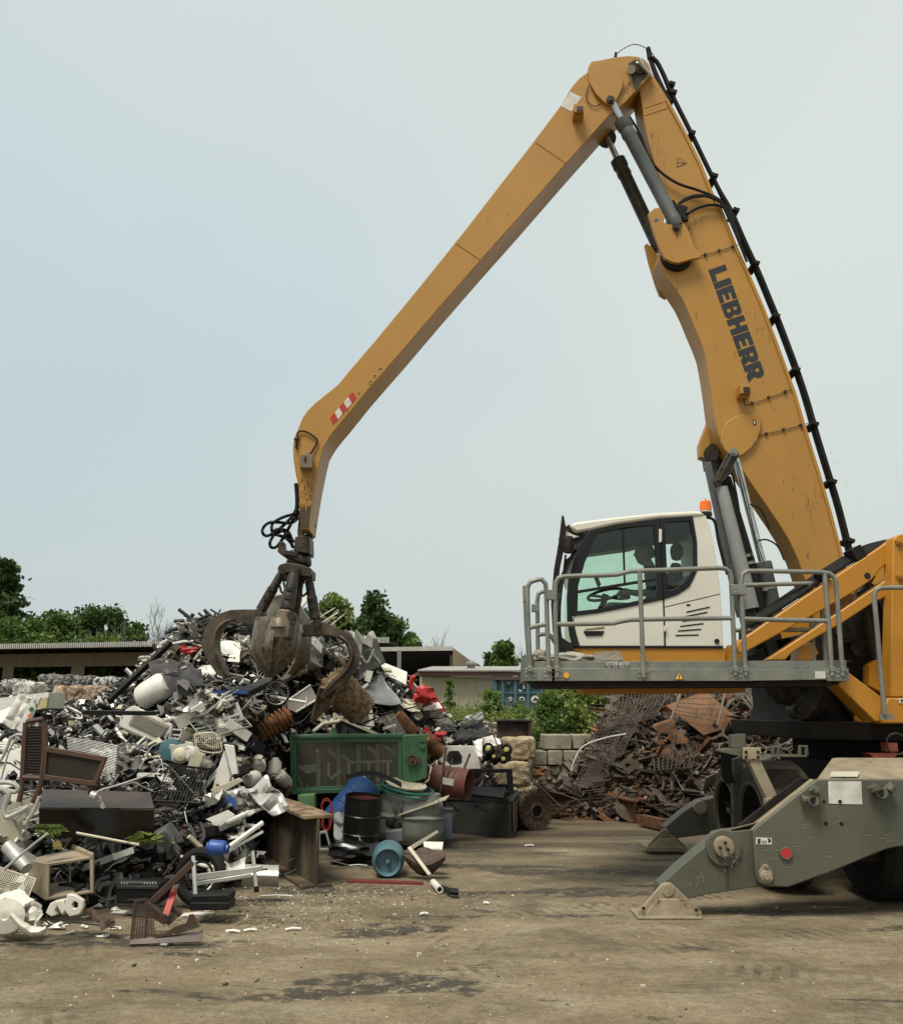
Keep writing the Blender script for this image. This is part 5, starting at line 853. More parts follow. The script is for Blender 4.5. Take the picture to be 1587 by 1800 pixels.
o = leaves('weeds', weeds(), .05, lf['lit'], None, RNG, asp=.3); o['kind'] = 'stuff'; o['label'] = 'yellow-green weeds growing over the bank'; o['category'] = 'weeds'
def rubbl(m):
    r = random.Random(8)
    for i in range(1500):
        px = r.uniform(800, 1130); Y = r.uniform(18.9, 24); x = (px - CX) / 1600 * Y; z = bankz(x, Y); s_ = r.uniform(.03, .13); m.box((x, Y, z + s_ * .2), (s_ * r.uniform(.6, 1.6), s_, s_ * r.uniform(.4, .8)), rot=(r.uniform(-.5, .5), r.uniform(-.5, .5), r.uniform(0, 3)))
o = S1('gravel', mat('pale_rubble', (.34, .31, .26), (.2, .17, .13), .9, scale=1.5), None, rubbl, rec=False); o['kind'] = 'stuff'; o['label'] = 'pale broken stones strewn on the bank below the container'; o['category'] = 'gravel'
# paper and metal bales at the left, straw coloured bales at the right
from mathutils import noise as NZ
def bale(c, d, mt, lab, grp, seed, amp=.07, fr=5, name='bale', cat='bale', rot=0, bands=True, nx=26):
    m = MB(); n = nx; c = Vector(c)
    def face(ax, sg):
        o = [(1, 2), (2, 0), (0, 1)][ax]
        def f(u, v):
            p = [0, 0, 0]; p[ax] = sg; p[o[0]] = u * 2 - 1; p[o[1]] = v * 2 - 1; p = Vector(p); k = 8; q = Vector([math.copysign(abs(t) ** 1, t) for t in p]); L = (abs(p.x) ** k + abs(p.y) ** k + abs(p.z) ** k) ** (1 / k); q = p / L
            w_ = Vector((q.x * d[0] / 2, q.y * d[1] / 2, q.z * d[2] / 2)); a = NZ.noise(w_ * fr + Vector((seed, 0, 0))) * amp + NZ.noise(w_ * fr * 3.2 + Vector((0, seed, 0))) * amp * .6
            if bands: a -= .03 * max(0, math.cos(w_.x * 2 * math.pi / (d[0] / 3.5))) ** 12
            return w_ * (1 + a / max(.3, w_.length))
        m.surf(f, n, n)
    for ax in range(3):
        for sg in (-1, 1): face(ax, sg)
    return m.build(name, mt, None, loc=c, rot=(0, 0, rot), ang=25, label=lab, cat=cat, group=grp)
bm = [mat('grey_mixed_bale', (.42, .41, .37), (.06, .055, .05), .8, scale=9, amt=1.0, bump=.8, bscale=14), mat('dark_mixed_bale', (.2, .19, .17), (.03, .028, .025), .8, scale=11, amt=1.0, c3=(.4, .38, .34), c3amt=.4, c3scale=16, bump=.8, bscale=14), mat('brown_paper_bale', (.34, .23, .15), (.12, .08, .05), .85, scale=6, amt=.8, c3=(.55, .5, .42), c3amt=.44, c3scale=14, bump=.8, bscale=14), mat('white_bale', (.6, .58, .52), (.25, .22, .18), .8, scale=8, amt=.8, bump=.8, bscale=12)]
def baleat(px0, px1, top, Y, k, lab, hgt=1.15, seed=0):
    a, b = V(px0, top, Y), V(px1, top, Y); bale(((a.x + b.x) / 2, Y + .5, a.z - hgt / 2), (b.x - a.x, 1.1, hgt), bm[k], lab, 'bales stacked before the warehouse', seed)
    z_ = a.z - hgt; j = 0
    while z_ > .15 and top < 1215: h_ = min(hgt, z_); j += 1; bale(((a.x + b.x) / 2, Y + .55 + .03 * j, z_ - h_ / 2), (b.x - a.x, 1.1, h_), bm[(k + j) % 3], 'mixed bale low in the stack behind the heap', 'hidden lower bales', seed + 20 + j, nx=10); z_ -= h_
baleat(66, 126, 1186, 29, 1, 'dark bale highest in the row before the warehouse', seed=1); baleat(127, 162, 1188, 29, 1, 'narrow dark bale between the highest dark bale and the speckled grey one', seed=2); baleat(163, 212, 1190, 29, 0, 'speckled grey bale at the right end of the upper row', seed=3)
baleat(92, 188, 1205, 27.5, 2, 'wide brown paper bale with a pale top in the lower row', seed=4); baleat(0, 34, 1194, 28, 0, 'mottled bale at the left edge of the photo', seed=5); baleat(22, 62, 1199, 27, 3, 'bale wrapped in white sheeting left of the brown paper bale', seed=6); baleat(-40, 0, 1200, 27, 0, 'bale cut off by the left edge', seed=7); baleat(189, 240, 1206, 28, 0, 'grey bale low at the right behind the long black bar', seed=8)
#baleat(66, 128, 1225, 28.6, 1, 'dark bale carrying the highest one', seed=11); baleat(129, 212, 1226, 28.6, 1, 'dark bale under the speckled grey one', seed=12)
stw = mat('straw_bale', (.42, .33, .2), (.26, .19, .11), .9, scale=7, amt=.9, c3=(.55, .46, .31), c3amt=.42, c3scale=20, bump=1.0, bscale=26, stretch=(1, 1, 3))
for (x0, y0, x1, y1), Y, lab, sd_ in (((885,1297,932,1338), 14.9, 'square straw-coloured bale topmost of its stack beside the mower', 21), ((868,1338,932,1382), 14.8, 'straw-coloured bale in the middle of the stack behind the dark tub', 22), ((896,1380,936,1428), 14.8, 'lowest straw-coloured bale just above the round steel brush', 23), ((912,1296,941,1335), 15.6, 'straw-coloured bale hidden behind the topmost one', 24)):
    a, b, c_ = V(x0, y0, Y), V(x1, y0, Y), V(x0, y1, Y); bale(((a.x + b.x) / 2, Y + .3, (a.z + c_.z) / 2), (b.x - a.x, .7, a.z - c_.z), stw, lab, 'straw-coloured bales', sd_, amp=.03, fr=4, bands=False, nx=30)
# ================================================================ SCRAP HEAPS
H1 = [(-260,6.6,12,1215),(0,7.7,12.5,1240),(100,7.9,12.8,1245),(190,8.4,13.2,1240),(250,8.8,13.5,1200),(310,9.1,13.5,1130),(370,9.3,13.5,1098),(440,9.7,13.5,1090),(500,11.6,13.6,1098),(540,12.25,13.9,1103),(580,12.4,14,1115),(640,12.45,14.2,1150),(700,12.55,14.5,1190),(760,13.3,15.0,1230),(790,14.0,15.5,1255),(820,14.1,15.6,1275),(870,14.2,15.6,1330),(905,14.4,15.6,1432)]
H2 = [(935,15.2,17,1432),(985,15.3,17.5,1372),(1020,15.3,18,1318),(1052,15.2,18.5,1258),(1090,15.0,18.5,1206),(1180,14.9,18.5,1196),(1300,14.6,18.5,1196),(1400,14.3,18,1260),(1470,14.2,18,1300),(1560,14.0,18,1400)]
H1 = [(a, b, c, V(a, d, c).z) for a, b, c, d in H1]; H2 = [(a, b, c, V(a, d, c).z) for a, b, c, d in H2]
def hz_at(T, x, y):
    px = CX + x / y * 1600 / 1.0
    px = CX + x / y * 1562
    if px <= T[0][0] or px >= T[-1][0]: return 0
    for p, q in zip(T, T[1:]):
        if px <= q[0]: k = (px - p[0]) / (q[0] - p[0]); Yb, Yc, z = [p[i] + (q[i] - p[i]) * k for i in (1, 2, 3)]; break
    if y < Yb: return 0
    if y < Yc: return max(0, z) * (1 - (1 - (y - Yb) / (Yc - Yb)) ** 1.5)
    return max(0, max(0, z) * (1 - ((y - Yc) / 4.5) ** 2))
def HH(x, y): return max(hz_at(H1, x, y), hz_at(H2, x, y))
def M(px, py, T=None):
    T = T or (H1 if px < 905 and py < 1700 else H2); y = 6.5
    while y < 19.5:
        p = V(px, py, y)
        if p.z <= hz_at(T, p.x, y): return p
        y += .03
    return None
def MY(px, py, d=-.12):
    p = M(px, py)
    return (p.y if p is not None else 13.3) + d
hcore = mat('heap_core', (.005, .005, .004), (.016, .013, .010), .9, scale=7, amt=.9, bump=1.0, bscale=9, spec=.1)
def mound(T, x0, x1, y0, y1, nx, ny):
    def f(u, v):
        y = y0 + v * (y1 - y0); x = (x0 + u * (x1 - x0) - CX) / 1562 * y; z = hz_at(T, x, y); n = NZ.noise(Vector((x * 2.2, y * 2.2, 3))) * .16 + NZ.noise(Vector((x * 6, y * 6, 8))) * .07
        return Vector((x, y, z + n - .1 if z > .02 else -.08))
    return lambda m: m.surf(f, nx, ny)
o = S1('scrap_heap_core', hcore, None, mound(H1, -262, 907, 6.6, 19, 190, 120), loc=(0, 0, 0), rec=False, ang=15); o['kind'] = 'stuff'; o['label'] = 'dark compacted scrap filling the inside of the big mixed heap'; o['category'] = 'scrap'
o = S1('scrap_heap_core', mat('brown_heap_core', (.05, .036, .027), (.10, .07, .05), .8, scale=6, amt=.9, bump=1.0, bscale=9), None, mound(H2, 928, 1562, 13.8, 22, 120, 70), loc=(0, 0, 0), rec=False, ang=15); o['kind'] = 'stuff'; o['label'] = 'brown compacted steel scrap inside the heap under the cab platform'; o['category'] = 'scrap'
# palette
P = {'white': mat('scuffed_white_enamel', (.74, .72, .65), (.56, .53, .46), .4, scale=5, c3=(.2, .14, .09), c3amt=.36, c3scale=14), 'cream': mat('cream_enamel', (.52, .47, .34), (.4, .36, .26), .5, scale=5, c3=(.2, .13, .08), c3amt=.38),
 'pale grey': mat('pale_sheet_steel', (.46, .45, .41), (.3, .29, .26), .42, .25, scale=4, c3=(.12, .09, .07), c3amt=.38), 'grey': mat('grey_sheet_steel', (.16, .155, .14), (.085, .08, .072), .5, .15, scale=4, c3=(.09, .06, .04), c3amt=.4),
 'dark grey': mat('dark_grey_scrap', (.032, .031, .03), (.018, .018, .018), .55, spec=.25, scale=5, c3=(.12, .1, .08), c3amt=.38), 'black': mat('black_scrap', (.006, .006, .0065), (.013, .012, .011), .5, spec=.2, scale=6, c3=(.05, .04, .03), c3amt=.35),
 'brown': mat('brown_painted_scrap', (.075, .042, .03), (.045, .028, .02), .5, scale=5, c3=(.16, .12, .09), c3amt=.35), 'rusty': mat('rusty_scrap', (.15, .062, .025), (.075, .035, .02), .8, scale=7, amt=.8, c3=(.24, .12, .05), c3amt=.42, bump=.4), 'dull rusty': mat('dull_rust', (.095, .06, .043), (.06, .04, .03), .75, .1, scale=5, amt=.8, c3=(.15, .08, .045), c3amt=.42, bump=.2),
 'red': mat('red_plastic', (.42, .03, .022), (.3, .025, .02), .4, scale=6), 'blue': mat('blue_paint', (.03, .08, .3), (.025, .06, .22), .4, scale=6), 'green': mat('machine_green', (.048, .13, .058), (.036, .098, .044), .45, scale=3, c3=(.03, .03, .02), c3amt=.37, c3scale=12, bump=.05), 'silver': mat('bare_aluminium', (.55, .54, .49), (.38, .37, .33), .36, .6, scale=5, c3=(.15, .13, .1), c3amt=.35), 'beige': mat('beige_paint', (.33, .27, .18), (.26, .21, .14), .55, scale=4, c3=(.12, .07, .04), c3amt=.36)}
STL = {'dull rusty': mat('steel_dull_rust', (.115, .08, .055), (.075, .053, .037), .7, .1, scale=5, amt=.8, c3=(.2, .11, .06), c3amt=.42, bump=.2), 'grey brown': mat('grey_brown_steel', (.115, .09, .068), (.07, .055, .042), .6, .3, scale=5, c3=(.16, .09, .05), c3amt=.4), 'rusty': P['rusty'], 'orange rusty': mat('orange_rust_plate', (.24, .11, .045), (.13, .065, .035), .8, scale=2.5, amt=.8, c3=(.3, .24, .17), c3amt=.4, bump=.2), 'grey': mat('mill_grey_steel', (.2, .165, .13), (.12, .09, .068), .5, .4, scale=6, c3=(.12, .07, .04), c3amt=.4), 'dark': mat('dark_mill_steel', (.055, .042, .033), (.085, .06, .045), .55, .3, scale=6, c3=(.12, .07, .04), c3amt=.36)}
def rnz(a): return random.uniform(-a, a)
# generic shapes in local coordinates, s is the long half size
def g_sheet(s, k=0):
    m = MB(); w_ = s * random.uniform(.35, .8); f = random.uniform(-.5, .5); b = rnz(.5) * s; c = rnz(.35) * s; sd = rnz(50); hole = random.random() < .3
    m.surf(lambda u, v: Vector(((u - .5) * 2 * s * (1 + .12 * math.sin(v * 5 + sd)), (v - .5) * 2 * w_ * (1 + .15 * math.sin(u * 4 + sd)), b * abs(u - .5 + f * .4) + c * v * v + NZ.noise(Vector((u * 2.3 + sd, v * 2.3, 0))) * s * .25)), 9, 7, .006 + .01 * s); return m, 'bent sheet', 'metal sheet'
def g_crumple(s, k=0):
    m = MB(); sd = rnz(90); w_ = s * .8
    m.surf(lambda u, v: Vector(((u - .5) * 2 * s, (v - .5) * 2 * w_, (abs(NZ.noise(Vector((u * 2.6 + sd, v * 2.6, 0)))) * 1.3 + abs(NZ.noise(Vector((u * 6 + sd, v * 6, 4)))) * .4) * s)), 12, 10, .008); return m, 'crumpled panel', 'crumpled metal'
def g_panel(s, k=0):
    m = MB(); w_ = s * random.uniform(.5, .9); t = random.uniform(.03, .09); m.box((0, 0, 0), (2 * s, 2 * w_, t)); e = .04
    for sx in (-1, 1): m.box((sx * (s - e / 2), 0, t * .8), (e, 2 * w_ - 2 * e, t * .7))
    for sy in (-1, 1): m.box((0, sy * (w_ - e / 2), t * .8 + .002), (2 * s, e, t * .7))
    if k % 2: m.box((s * .2, 0, t * .6), (s * .6, w_ * .8, .02))
    return m, 'flanged panel', 'appliance shell'
def g_box(s, k=0):
    m = MB(); a, b, c = s, s * random.uniform(.5, .9), s * random.uniform(.5, .9); t = .018
    for q in (((0, 0, -c), (2 * a, 2 * b, t)), ((0, b, 0), (2 * a, t, 2 * c - t)), ((0, -b, 0), (2 * a, t, 2 * c - t)), ((a, 0, 0), (t, 2 * b - t, 2 * c - t)), ((-a, 0, 0), (t, 2 * b - t, 2 * c - t))): m.box(*q)
    m.box((0, 0, 0), (2 * a - t * 2, t, c)); return m, 'open casing', 'casing'
def g_angle(s, k=0):
    m = MB(); L = s * 1.5; w_ = .05; t = .008; m.prism([(-L, 0, 0), (-L, w_, 0), (-L, w_, t), (-L, t, t), (-L, t, w_), (-L, 0, w_)], (2 * L, 0, 0)); return m, 'angle bar', 'metal bar'
def g_channel(s, k=0):
    m = MB(); L = s * 1.3; w_ = random.uniform(.05, .12); h = w_ * .5; t = .01; m.prism([(-L, 0, 0), (-L, w_, 0), (-L, w_, h), (-L, w_ - t, h), (-L, w_ - t, t), (-L, t, t), (-L, t, h), (-L, 0, h)], (2 * L, 0, 0)); return m, 'U-shaped channel', 'metal channel'
def g_pipe(s, k=0):
    m = MB(); L = s * 1.5; r_ = random.uniform(.012, .03); m.tube([(-L, 0, 0), (-L * .3, rnz(.05), rnz(.05)), (L * .4, rnz(.06), rnz(.06)), (L, rnz(.1), rnz(.1))], r_, 10); return m, 'thin pipe', 'pipe'
def g_bent(s, k=0):
    m = MB(); r_ = random.uniform(.012, .022); p = [(-s, 0, 0), (-s * .2, 0, .02), (s * .25, rnz(.1), .05), (s * .45, s * .25, rnz(.1)), (s * .5, s * .7, rnz(.2)), (s * .2, s, rnz(.2))]; m.tube(smooth(p, 4), r_, 8); return m, 'bent tube', 'tube'
def g_duct(s, k=0):
    m = MB(); r_ = s * random.uniform(.25, .42); m.lathe((-s * .8, 0, 0), (1, 0, 0), [(0, r_ * .9), (0, r_), (s * .1, r_), (s * .11, r_ * 1.04), (s * .14, r_), (s * 1.5, r_), (s * 1.5, r_ * .94), (s * .1, r_ * .9)], 22, cap=False); return m, 'open drum-like can', 'can'
def g_rack(s, k=0):
    m = MB(); w_ = s * random.uniform(.5, .8); n = int(10 + s * 18); r_ = .004
    m.tube([(-s, -w_, 0), (s, -w_, 0), (s, w_, 0), (-s, w_, 0)], .008, 5, closed=True)
    for i in range(n): x = -s + 2 * s * (i + .5) / n; m.tube([(x, -w_, 0), (x, w_, rnz(.02))], r_, 4, caps=False)
    for y in (-.5, .5): m.tube([(-s, y * w_, .01), (s, y * w_, .01)], r_ * 1.4, 4, caps=False)
    return m, 'wire rack', 'wire rack'
def g_frame(s, k=0):
    m = MB(); w_ = s * random.uniform(.5, .8); r_ = .016; m.tube([(-s, -w_, 0), (s, -w_, 0), (s * .95, w_, .05), (-s, w_, 0)], r_, 8, closed=True); m.tube([(-s * .2, -w_, 0), (0, w_, 0)], r_, 6); m.tube([(-s, w_, 0), (-s * .9, w_ * .8, s * .5)], r_, 6); return m, 'tubular frame', 'tubular rack'
def g_rods(s, k=0):
    m = MB(); 
    for i in range(random.randint(4, 8)): m.tube([(-s * random.uniform(1, 1.5), rnz(.12), rnz(.05)), (rnz(.2), rnz(.08), rnz(.05)), (s * random.uniform(1, 1.5), rnz(.16), rnz(.06))], random.uniform(.005, .011), 5)
    return m, 'loose bundle of rods', 'rods'
def g_strips(s, k=0):
    m = MB(); 
    for i in range(random.randint(4, 7)):
        sd = rnz(9); y = rnz(.15); m.surf(lambda u, v: Vector(((u - .5) * 2.6 * s, y + v * .035 + math.sin(u * 3 + sd) * .08, .03 * i + math.sin(u * 5 + sd) * .05)), 10, 1, .004)
    return m, 'tangle of thin strips', 'strips'
def g_wheel(s, k=0):
    m = MB(); r_ = min(.2, s * .45); m.torus((0, 0, 0), (0, 0, 1), r_, r_ * .28, 26, 10); m.lathe((0, 0, -.03), (0, 0, 1), [(0, .02), (0, r_ * .78), (.02, r_ * .8), (.04, r_ * .4), (.06, r_ * .35), (.06, .02)], 22); return m, 'small wheel', 'wheel'
def g_hose(s, k=0):
    m = MB(); p = [(rnz(s), rnz(s * .7), rnz(.15)) for _ in range(6)]; m.tube(smooth(p, 6), random.uniform(.007, .014), 6); return m, 'curled cable', 'cable'
def g_block(s, k=0):
    m = MB(); s *= .45; m.box((0, 0, 0), (2 * s, 1.4 * s, s)); m.cyl((s * .3, 0, s * .5), (s * .3, 0, s * .8), s * .35, n=14); m.cyl((-s * .6, 0, s * .5), (-s * .6, 0, s * .65), s * .2, n=12); m.box((-s * .2, -s * .75, 0), (s * .8, .1 * s, s * .6)); return m, 'small machine part', 'machine part'
def g_punched(s, k=0):   # sheet skeleton left after discs were stamped out
    m = MB(); n = max(2, int(s * 5)); mm_ = max(2, int(s * 3.4)); R_ = s / n * 1.0; c = .42; sd = rnz(9)
    def Z(x, y): return Vector((x, y, NZ.noise(Vector((x * 1.7 + sd, y * 1.7, 0))) * .28 * s * 2))
    for j in range(-mm_, mm_ + 1):
        for i in range(-n, n + 1):
            x, y = (i + (.5 if j % 2 else 0)) * R_ * 1.16, j * R_ * 1.0; o_ = [(x + R_ * .67 * math.sin(math.pi / 3 * q), y + R_ * .67 * math.cos(math.pi / 3 * q)) for q in range(6)]
            O = []
            for q in range(6): a, b = o_[q], o_[(q + 1) % 6]; O += [a, ((a[0] + b[0]) / 2, (a[1] + b[1]) / 2)]
            I = [(x + R_ * .5 * math.sin(math.pi / 6 * q), y + R_ * .5 * math.cos(math.pi / 6 * q)) for q in range(12)]
            vs = [Z(*p) for p in O] + [Z(*p) for p in I] + [Z(*p) - Vector((0, 0, .006)) for p in O] + [Z(*p) - Vector((0, 0, .006)) for p in I]
            m.add(vs, [(q, (q + 1) % 12, 12 + (q + 1) % 12, 12 + q) for q in range(12)] + [(24 + q, 36 + q, 36 + (q + 1) % 12, 24 + (q + 1) % 12) for q in range(12)] + [(12 + q, 12 + (q + 1) % 12, 36 + (q + 1) % 12, 36 + q) for q in range(12)])
    return m, 'punched steel skeleton sheet', 'punched sheet'
def g_mesh(s, k=0):
    m = MB(); n = int(5 + s * 9); w_ = s * .6; sd = rnz(9)
    for i in range(n + 1): x = -s + 2 * s * i / n; m.tube([(x + rnz(.01), -w_, 0), (x + rnz(.03), 0, rnz(.04)), (x, w_, 0)], .006, 4, caps=False)
    for i in range(int(n * .6) + 1): y = -w_ + 2 * w_ * i / int(n * .6); m.tube([(-s, y, .008), (0, y + rnz(.02), rnz(.04)), (s, y, .008)], .006, 4, caps=False)
    return m, 'rebar mesh', 'rebar mesh'
def g_plate(s, k=0):
    m = MB(); w_ = s * random.uniform(.4, .8); n = random.randint(4, 6); pts = [(s * math.cos(2 * math.pi * i / n + .5) * random.uniform(.8, 1.2), w_ * math.sin(2 * math.pi * i / n + .5) * random.uniform(.8, 1.2), 0) for i in range(n)]; m.prism(pts, (0, 0, .015)); return m, 'cut plate', 'steel plate'
def g_beam(s, k=0):
    m = MB(); L = s * 1.3; h, w_, t = .16, .1, .012
    m.prism([(-L, -w_ / 2, 0), (-L, w_ / 2, 0), (-L, w_ / 2, t), (-L, t / 2, t), (-L, t / 2, h - t), (-L, w_ / 2, h - t), (-L, w_ / 2, h), (-L, -w_ / 2, h), (-L, -w_ / 2, h - t), (-L, -t / 2, h - t), (-L, -t / 2, t), (-L, -w_ / 2, t)], (2 * L, 0, 0)); return m, 'short beam', 'girder'
def g_coil(s, k=0):
    m = MB(); 
    for i in range(9): m.torus((0, 0, i * .02 * (1 + s)), (rnz(.15), rnz(.15), 1), s * .4 * random.uniform(.92, 1.06), .007, 22, 5)
    return m, 'coil of wire', 'wire coil'
# labels: what it looks like plus the landmark it lies by; a clash takes a second landmark, then the place, then a shared group
LM1 = [('the white fridge shell', 45, 1255), ('the brown patio chair', 110, 1340), ('the white heater', 256, 1272), ('the brown steel cabinet', 165, 1415), ('the beige metal box', 108, 1535), ('the black printer', 240, 1572), ('the small blue gas bottle', 385, 1490), ('the black wire crate', 315, 1385), ('the white gas bottles', 470, 1355), ('the green machine cabinet', 630, 1340), ('the big I-beam', 510, 1480), ('the black oil drum', 636, 1440), ('the grey motor housing', 715, 1420), ('the white washing machine top', 800, 1330), ('the dark steel tub', 850, 1438), ('the red-brown drum', 785, 1372), ('the brown car hood', 300, 1185), ('the white water tank', 268, 1222), ('the rod bundle on the crest', 400, 1100), ('the hanging grapple', 490, 1140), ('the bicycle wheel', 487, 1218), ('the grey framed board', 527, 1232), ('the rusty coil pipe', 470, 1275), ('the straw-like brush roll', 605, 1212), ('the grey crushed hood', 665, 1220), ('the red plastic seat', 747, 1228), ('the dark crushed hood', 820, 1282), ('the yellow-wheeled mower', 880, 1322), ('the white cabinet side', 392, 1345), ('the crumpled grey sheet', 460, 1400), ('the tipped aluminium frame', 430, 1530), ('the oven racks', 155, 1330), ('the left photo edge', 5, 1400), ('the broken toilet', 60, 1600)]
LM2 = [('the orange rusty plate', 1240, 1255), ('the round steel brush', 938, 1437), ('the rear stabiliser foot', 1170, 1475), ('the dusty wheels', 1275, 1400), ('the rusty channel beams', 1110, 1425), ('the curved rusty plate', 1180, 1290), ('the blue-grey tubes', 1320, 1280), ('the long slender bars', 1340, 1235), ('the rebar grating', 1215, 1240), ('the concrete blocks', 985, 1310), ('the square-holed plate', 1110, 1345), ('the heap foot', 1010, 1430), ('the platform underside', 1130, 1215)]
USED = {}
def rel(px, py, lm, skip=0):
    d = sorted(((px - x) ** 2 + (py - y) ** 2 * 1.2, n, x, y) for n, x, y in lm)[skip]; dx, dy = px - d[2], py - d[3]
    far = math.sqrt(d[0]) > 45
    if abs(dx) > abs(dy) * 1.1: w_ = 'right of' if dx > 0 else 'left of'
    else: w_ = 'below' if dy > 0 else 'above'
    if math.sqrt(d[0]) < 14: w_ = 'against'
    elif not far: w_ = 'just ' + w_
    return w_ + ' ' + d[1]
def mklabel(col, kind, px, py, lm, s):
    sz = 'long ' if s > .6 else ('short ' if s < .28 else '')
    art = sz + col + ' ' + kind; a = art + ' ' + rel(px, py, lm); c = [a]
    r2 = rel(px, py, lm, 1); c.append(art + ' ' + rel(px, py, lm) + ', ' + r2)
    for l in c:
        if len(l.split()) <= 16 and l not in USED: USED[l] = 1; return l, None
    l = a; USED[l] = USED.get(l, 1) + 1
    return l, l
def nm(cat): return cat.replace(' ', '_').replace('-', '_')
def put(gen, col, pal, px, py, s, rot=None, lm=None, dy=0, dz=0, grp='loose pieces of the mixed scrap heap', k=0, lab=None):
    p = M(px, py)
    if p is None: p = G(px, max(py, 1440))
    m, kind, cat = gen(s, k)
    if rot is None: rot = (-.55 + rnz(.7), rnz(.6), rnz(3.1))
    o = m.build(nm(cat), pal[col] if isinstance(pal, dict) else pal, None, loc=p + Vector((0, dy, dz)), rot=rot)
    l, g = (lab, None) if lab else mklabel(col, kind, px, py, lm or LM1, s)
    return tagp(o, l, cat, grp)
# ---------------------------------------------------------------- the pieces one can recognise
def crumpb(m, c, w_, h_, d_, seed):
    b = bmesh.new(); bmesh.ops.create_icosphere(b, subdivisions=3, radius=1); vs = []
    for v in b.verts:
        n_ = NZ.noise(v.co * 2.1 + Vector((seed, 0, 0))) * .5 + abs(NZ.noise(v.co * 5 + Vector((0, seed, 0)))) * .3; p = v.co * (1 + n_); vs.append(c + Vector((p.x * w_, p.y * d_, p.z * h_)))
    m.add(vs, [tuple(v.index for v in f.verts) for f in b.faces]); b.free()
crump2 = crumpc = crumpb
def thg(name, m_, fn, lab, cat, grp=None, **kw): return S1(name, m_, None, fn, label=lab, cat=cat, **({'group': grp} if grp else {}), **kw)
def pl(m, pts, Y, th=.02, mi=0):
    a = [V(p[0], p[1], Y + (p[2] if len(p) > 2 else 0)) for p in pts]; n = (a[1] - a[0]).cross(a[2] - a[0]).normalized()
    if n.y < 0: n = -n
    m.prism(a, n * th, mi)
def sheetpx(m, c, Y, nx=10, ny=8, amp=.05, th=.012, seed=0, mi=0, fr=2.5):   # crumpled sheet between four photo corners (x,y,dY)
    q = [V(p[0], p[1], Y + (p[2] if len(p) > 2 else 0)) for p in c]
    m.surf(lambda u, v: (q[0] * (1 - u) + q[1] * u) * (1 - v) + (q[3] * (1 - u) + q[2] * u) * v + Vector((0, -abs(NZ.noise(Vector((u * fr + seed, v * fr, seed)))) * amp * 2.4, NZ.noise(Vector((u * fr, v * fr + seed, 5))) * amp)), nx, ny, th, mi)
# brown patio chair
Y = 8.15; ch = empty('patio_chair', V(110, 1410, Y), 'brown woven patio chair lying on its side on the left of the heap', 'chair')
chb = mat('chair_brown', (.085, .045, .028), (.06, .033, .022), .45, scale=5); wov = mat('dark_weave', (.03, .022, .018), (.05, .035, .026), .8, scale=60)
S1('frame', chb, ch, lambda m: (m.tpx([(47,1269),(62,1266),(76,1264)], Y, .022, 8), m.tpx([(46,1270),(42,1330),(40,1370),(37,1395),(34,1409)], Y, .024, 8), m.tpx([(79,1270),(80,1310),(77,1345),(73,1372),(66,1395),(58,1411)], Y, .026, 8), m.tube([V(42, 1366, Y), V(75, 1368, Y)], .026, 8)))
S1('seat_frame', chb, ch, lambda m: m.ring([(80,1312),(188,1331),(168,1382),(76,1371)], [(83,1322),(178,1338),(164,1373),(80,1362)], Y - .03, .04), bevel=.004)
def weave(m, q, Y, n=26):
    q = [V(x, y, Y) for x, y in q]
    for i in range(n):
        v = (i + .5) / n; a = q[0] * (1 - v) + q[3] * v; b = q[1] * (1 - v) + q[2] * v; m.tube([a, (a + b) / 2 + Vector((0, .01 * (-1) ** i, 0)), b], .0065, 4, caps=False)
    m.surf(lambda u, v: (q[0] * (1 - u) + q[1] * u) * (1 - v) + (q[3] * (1 - u) + q[2] * u) * v + Vector((0, .02, 0)), 2, 2, .003)
S1('seat', wov, ch, lambda m: weave(m, [(82,1321),(179,1337),(165,1374),(79,1363)], Y)); S1('backrest', wov, ch, lambda m: weave(m, [(47,1278),(77,1276),(75,1362),(42,1360)], Y + .01, 34)); S1('leg', chb, ch, lambda m: m.tube([V(165, 1380, Y), V(160, 1394, Y + .1)], .026, 8))
Y = MY(45, 1285, -.2)
fr = empty('fridge_shell', V(45, 1300, Y), 'dented white fridge shell at the left photo edge with small stickers on its side', 'fridge')
S1('body', P['white'], fr, lambda m: (m.prism([V(-40, 1232, Y + .3), V(86, 1217, Y + .3), V(84, 1245, Y + .3), V(-40, 1262, Y + .3)], (0, .5, 0)), sheetpx(m, [(34,1222),(70,1224),(38,1287),(6,1272)], Y, 12, 10, .03, .02, 3), pl(m, [(58,1224),(72,1226),(44,1290),(30,1284)], Y - .05, .04), pl(m, [(-30,1262,.1),(24,1240,.1),(8,1270),(-30,1276)], Y, .03)), bevel=.006)
S1('foam_lining', mat('yellowed_foam', (.5, .45, .22), (.4, .36, .18), .9), fr, lambda m: pl(m, [(68,1228),(84,1226),(82,1244),(64,1245)], Y + .2, .06))
S1('sticker', [mat('green_sticker', (.05, .15, .05)), mat('orange_sticker', (.55, .2, .1)), decal], fr, lambda m: (m.lathe(V(56, 1247, Y - .075), (0, 1, 0), [(0, .03), (.005, .03)], 16, mi=0), pl(m, [(49,1257),(55,1253),(56,1261),(50,1264)], Y - .075, .004, 1), [pl(m, [(60 + i * .9,1232 + i * 3.2),(64 + i * .9,1230 + i * 3.2),(63.5 + i * .9,1232 + i * 3.2),(60 + i * .9,1234 + i * 3.2)], Y - .08, .004, 2) for i in range(4)]))
Y = MY(256, 1306, -.12); ht = empty('heater', V(256, 1310, Y), 'cream white panel heater tilted on the heap right of the patio chair', 'heater')
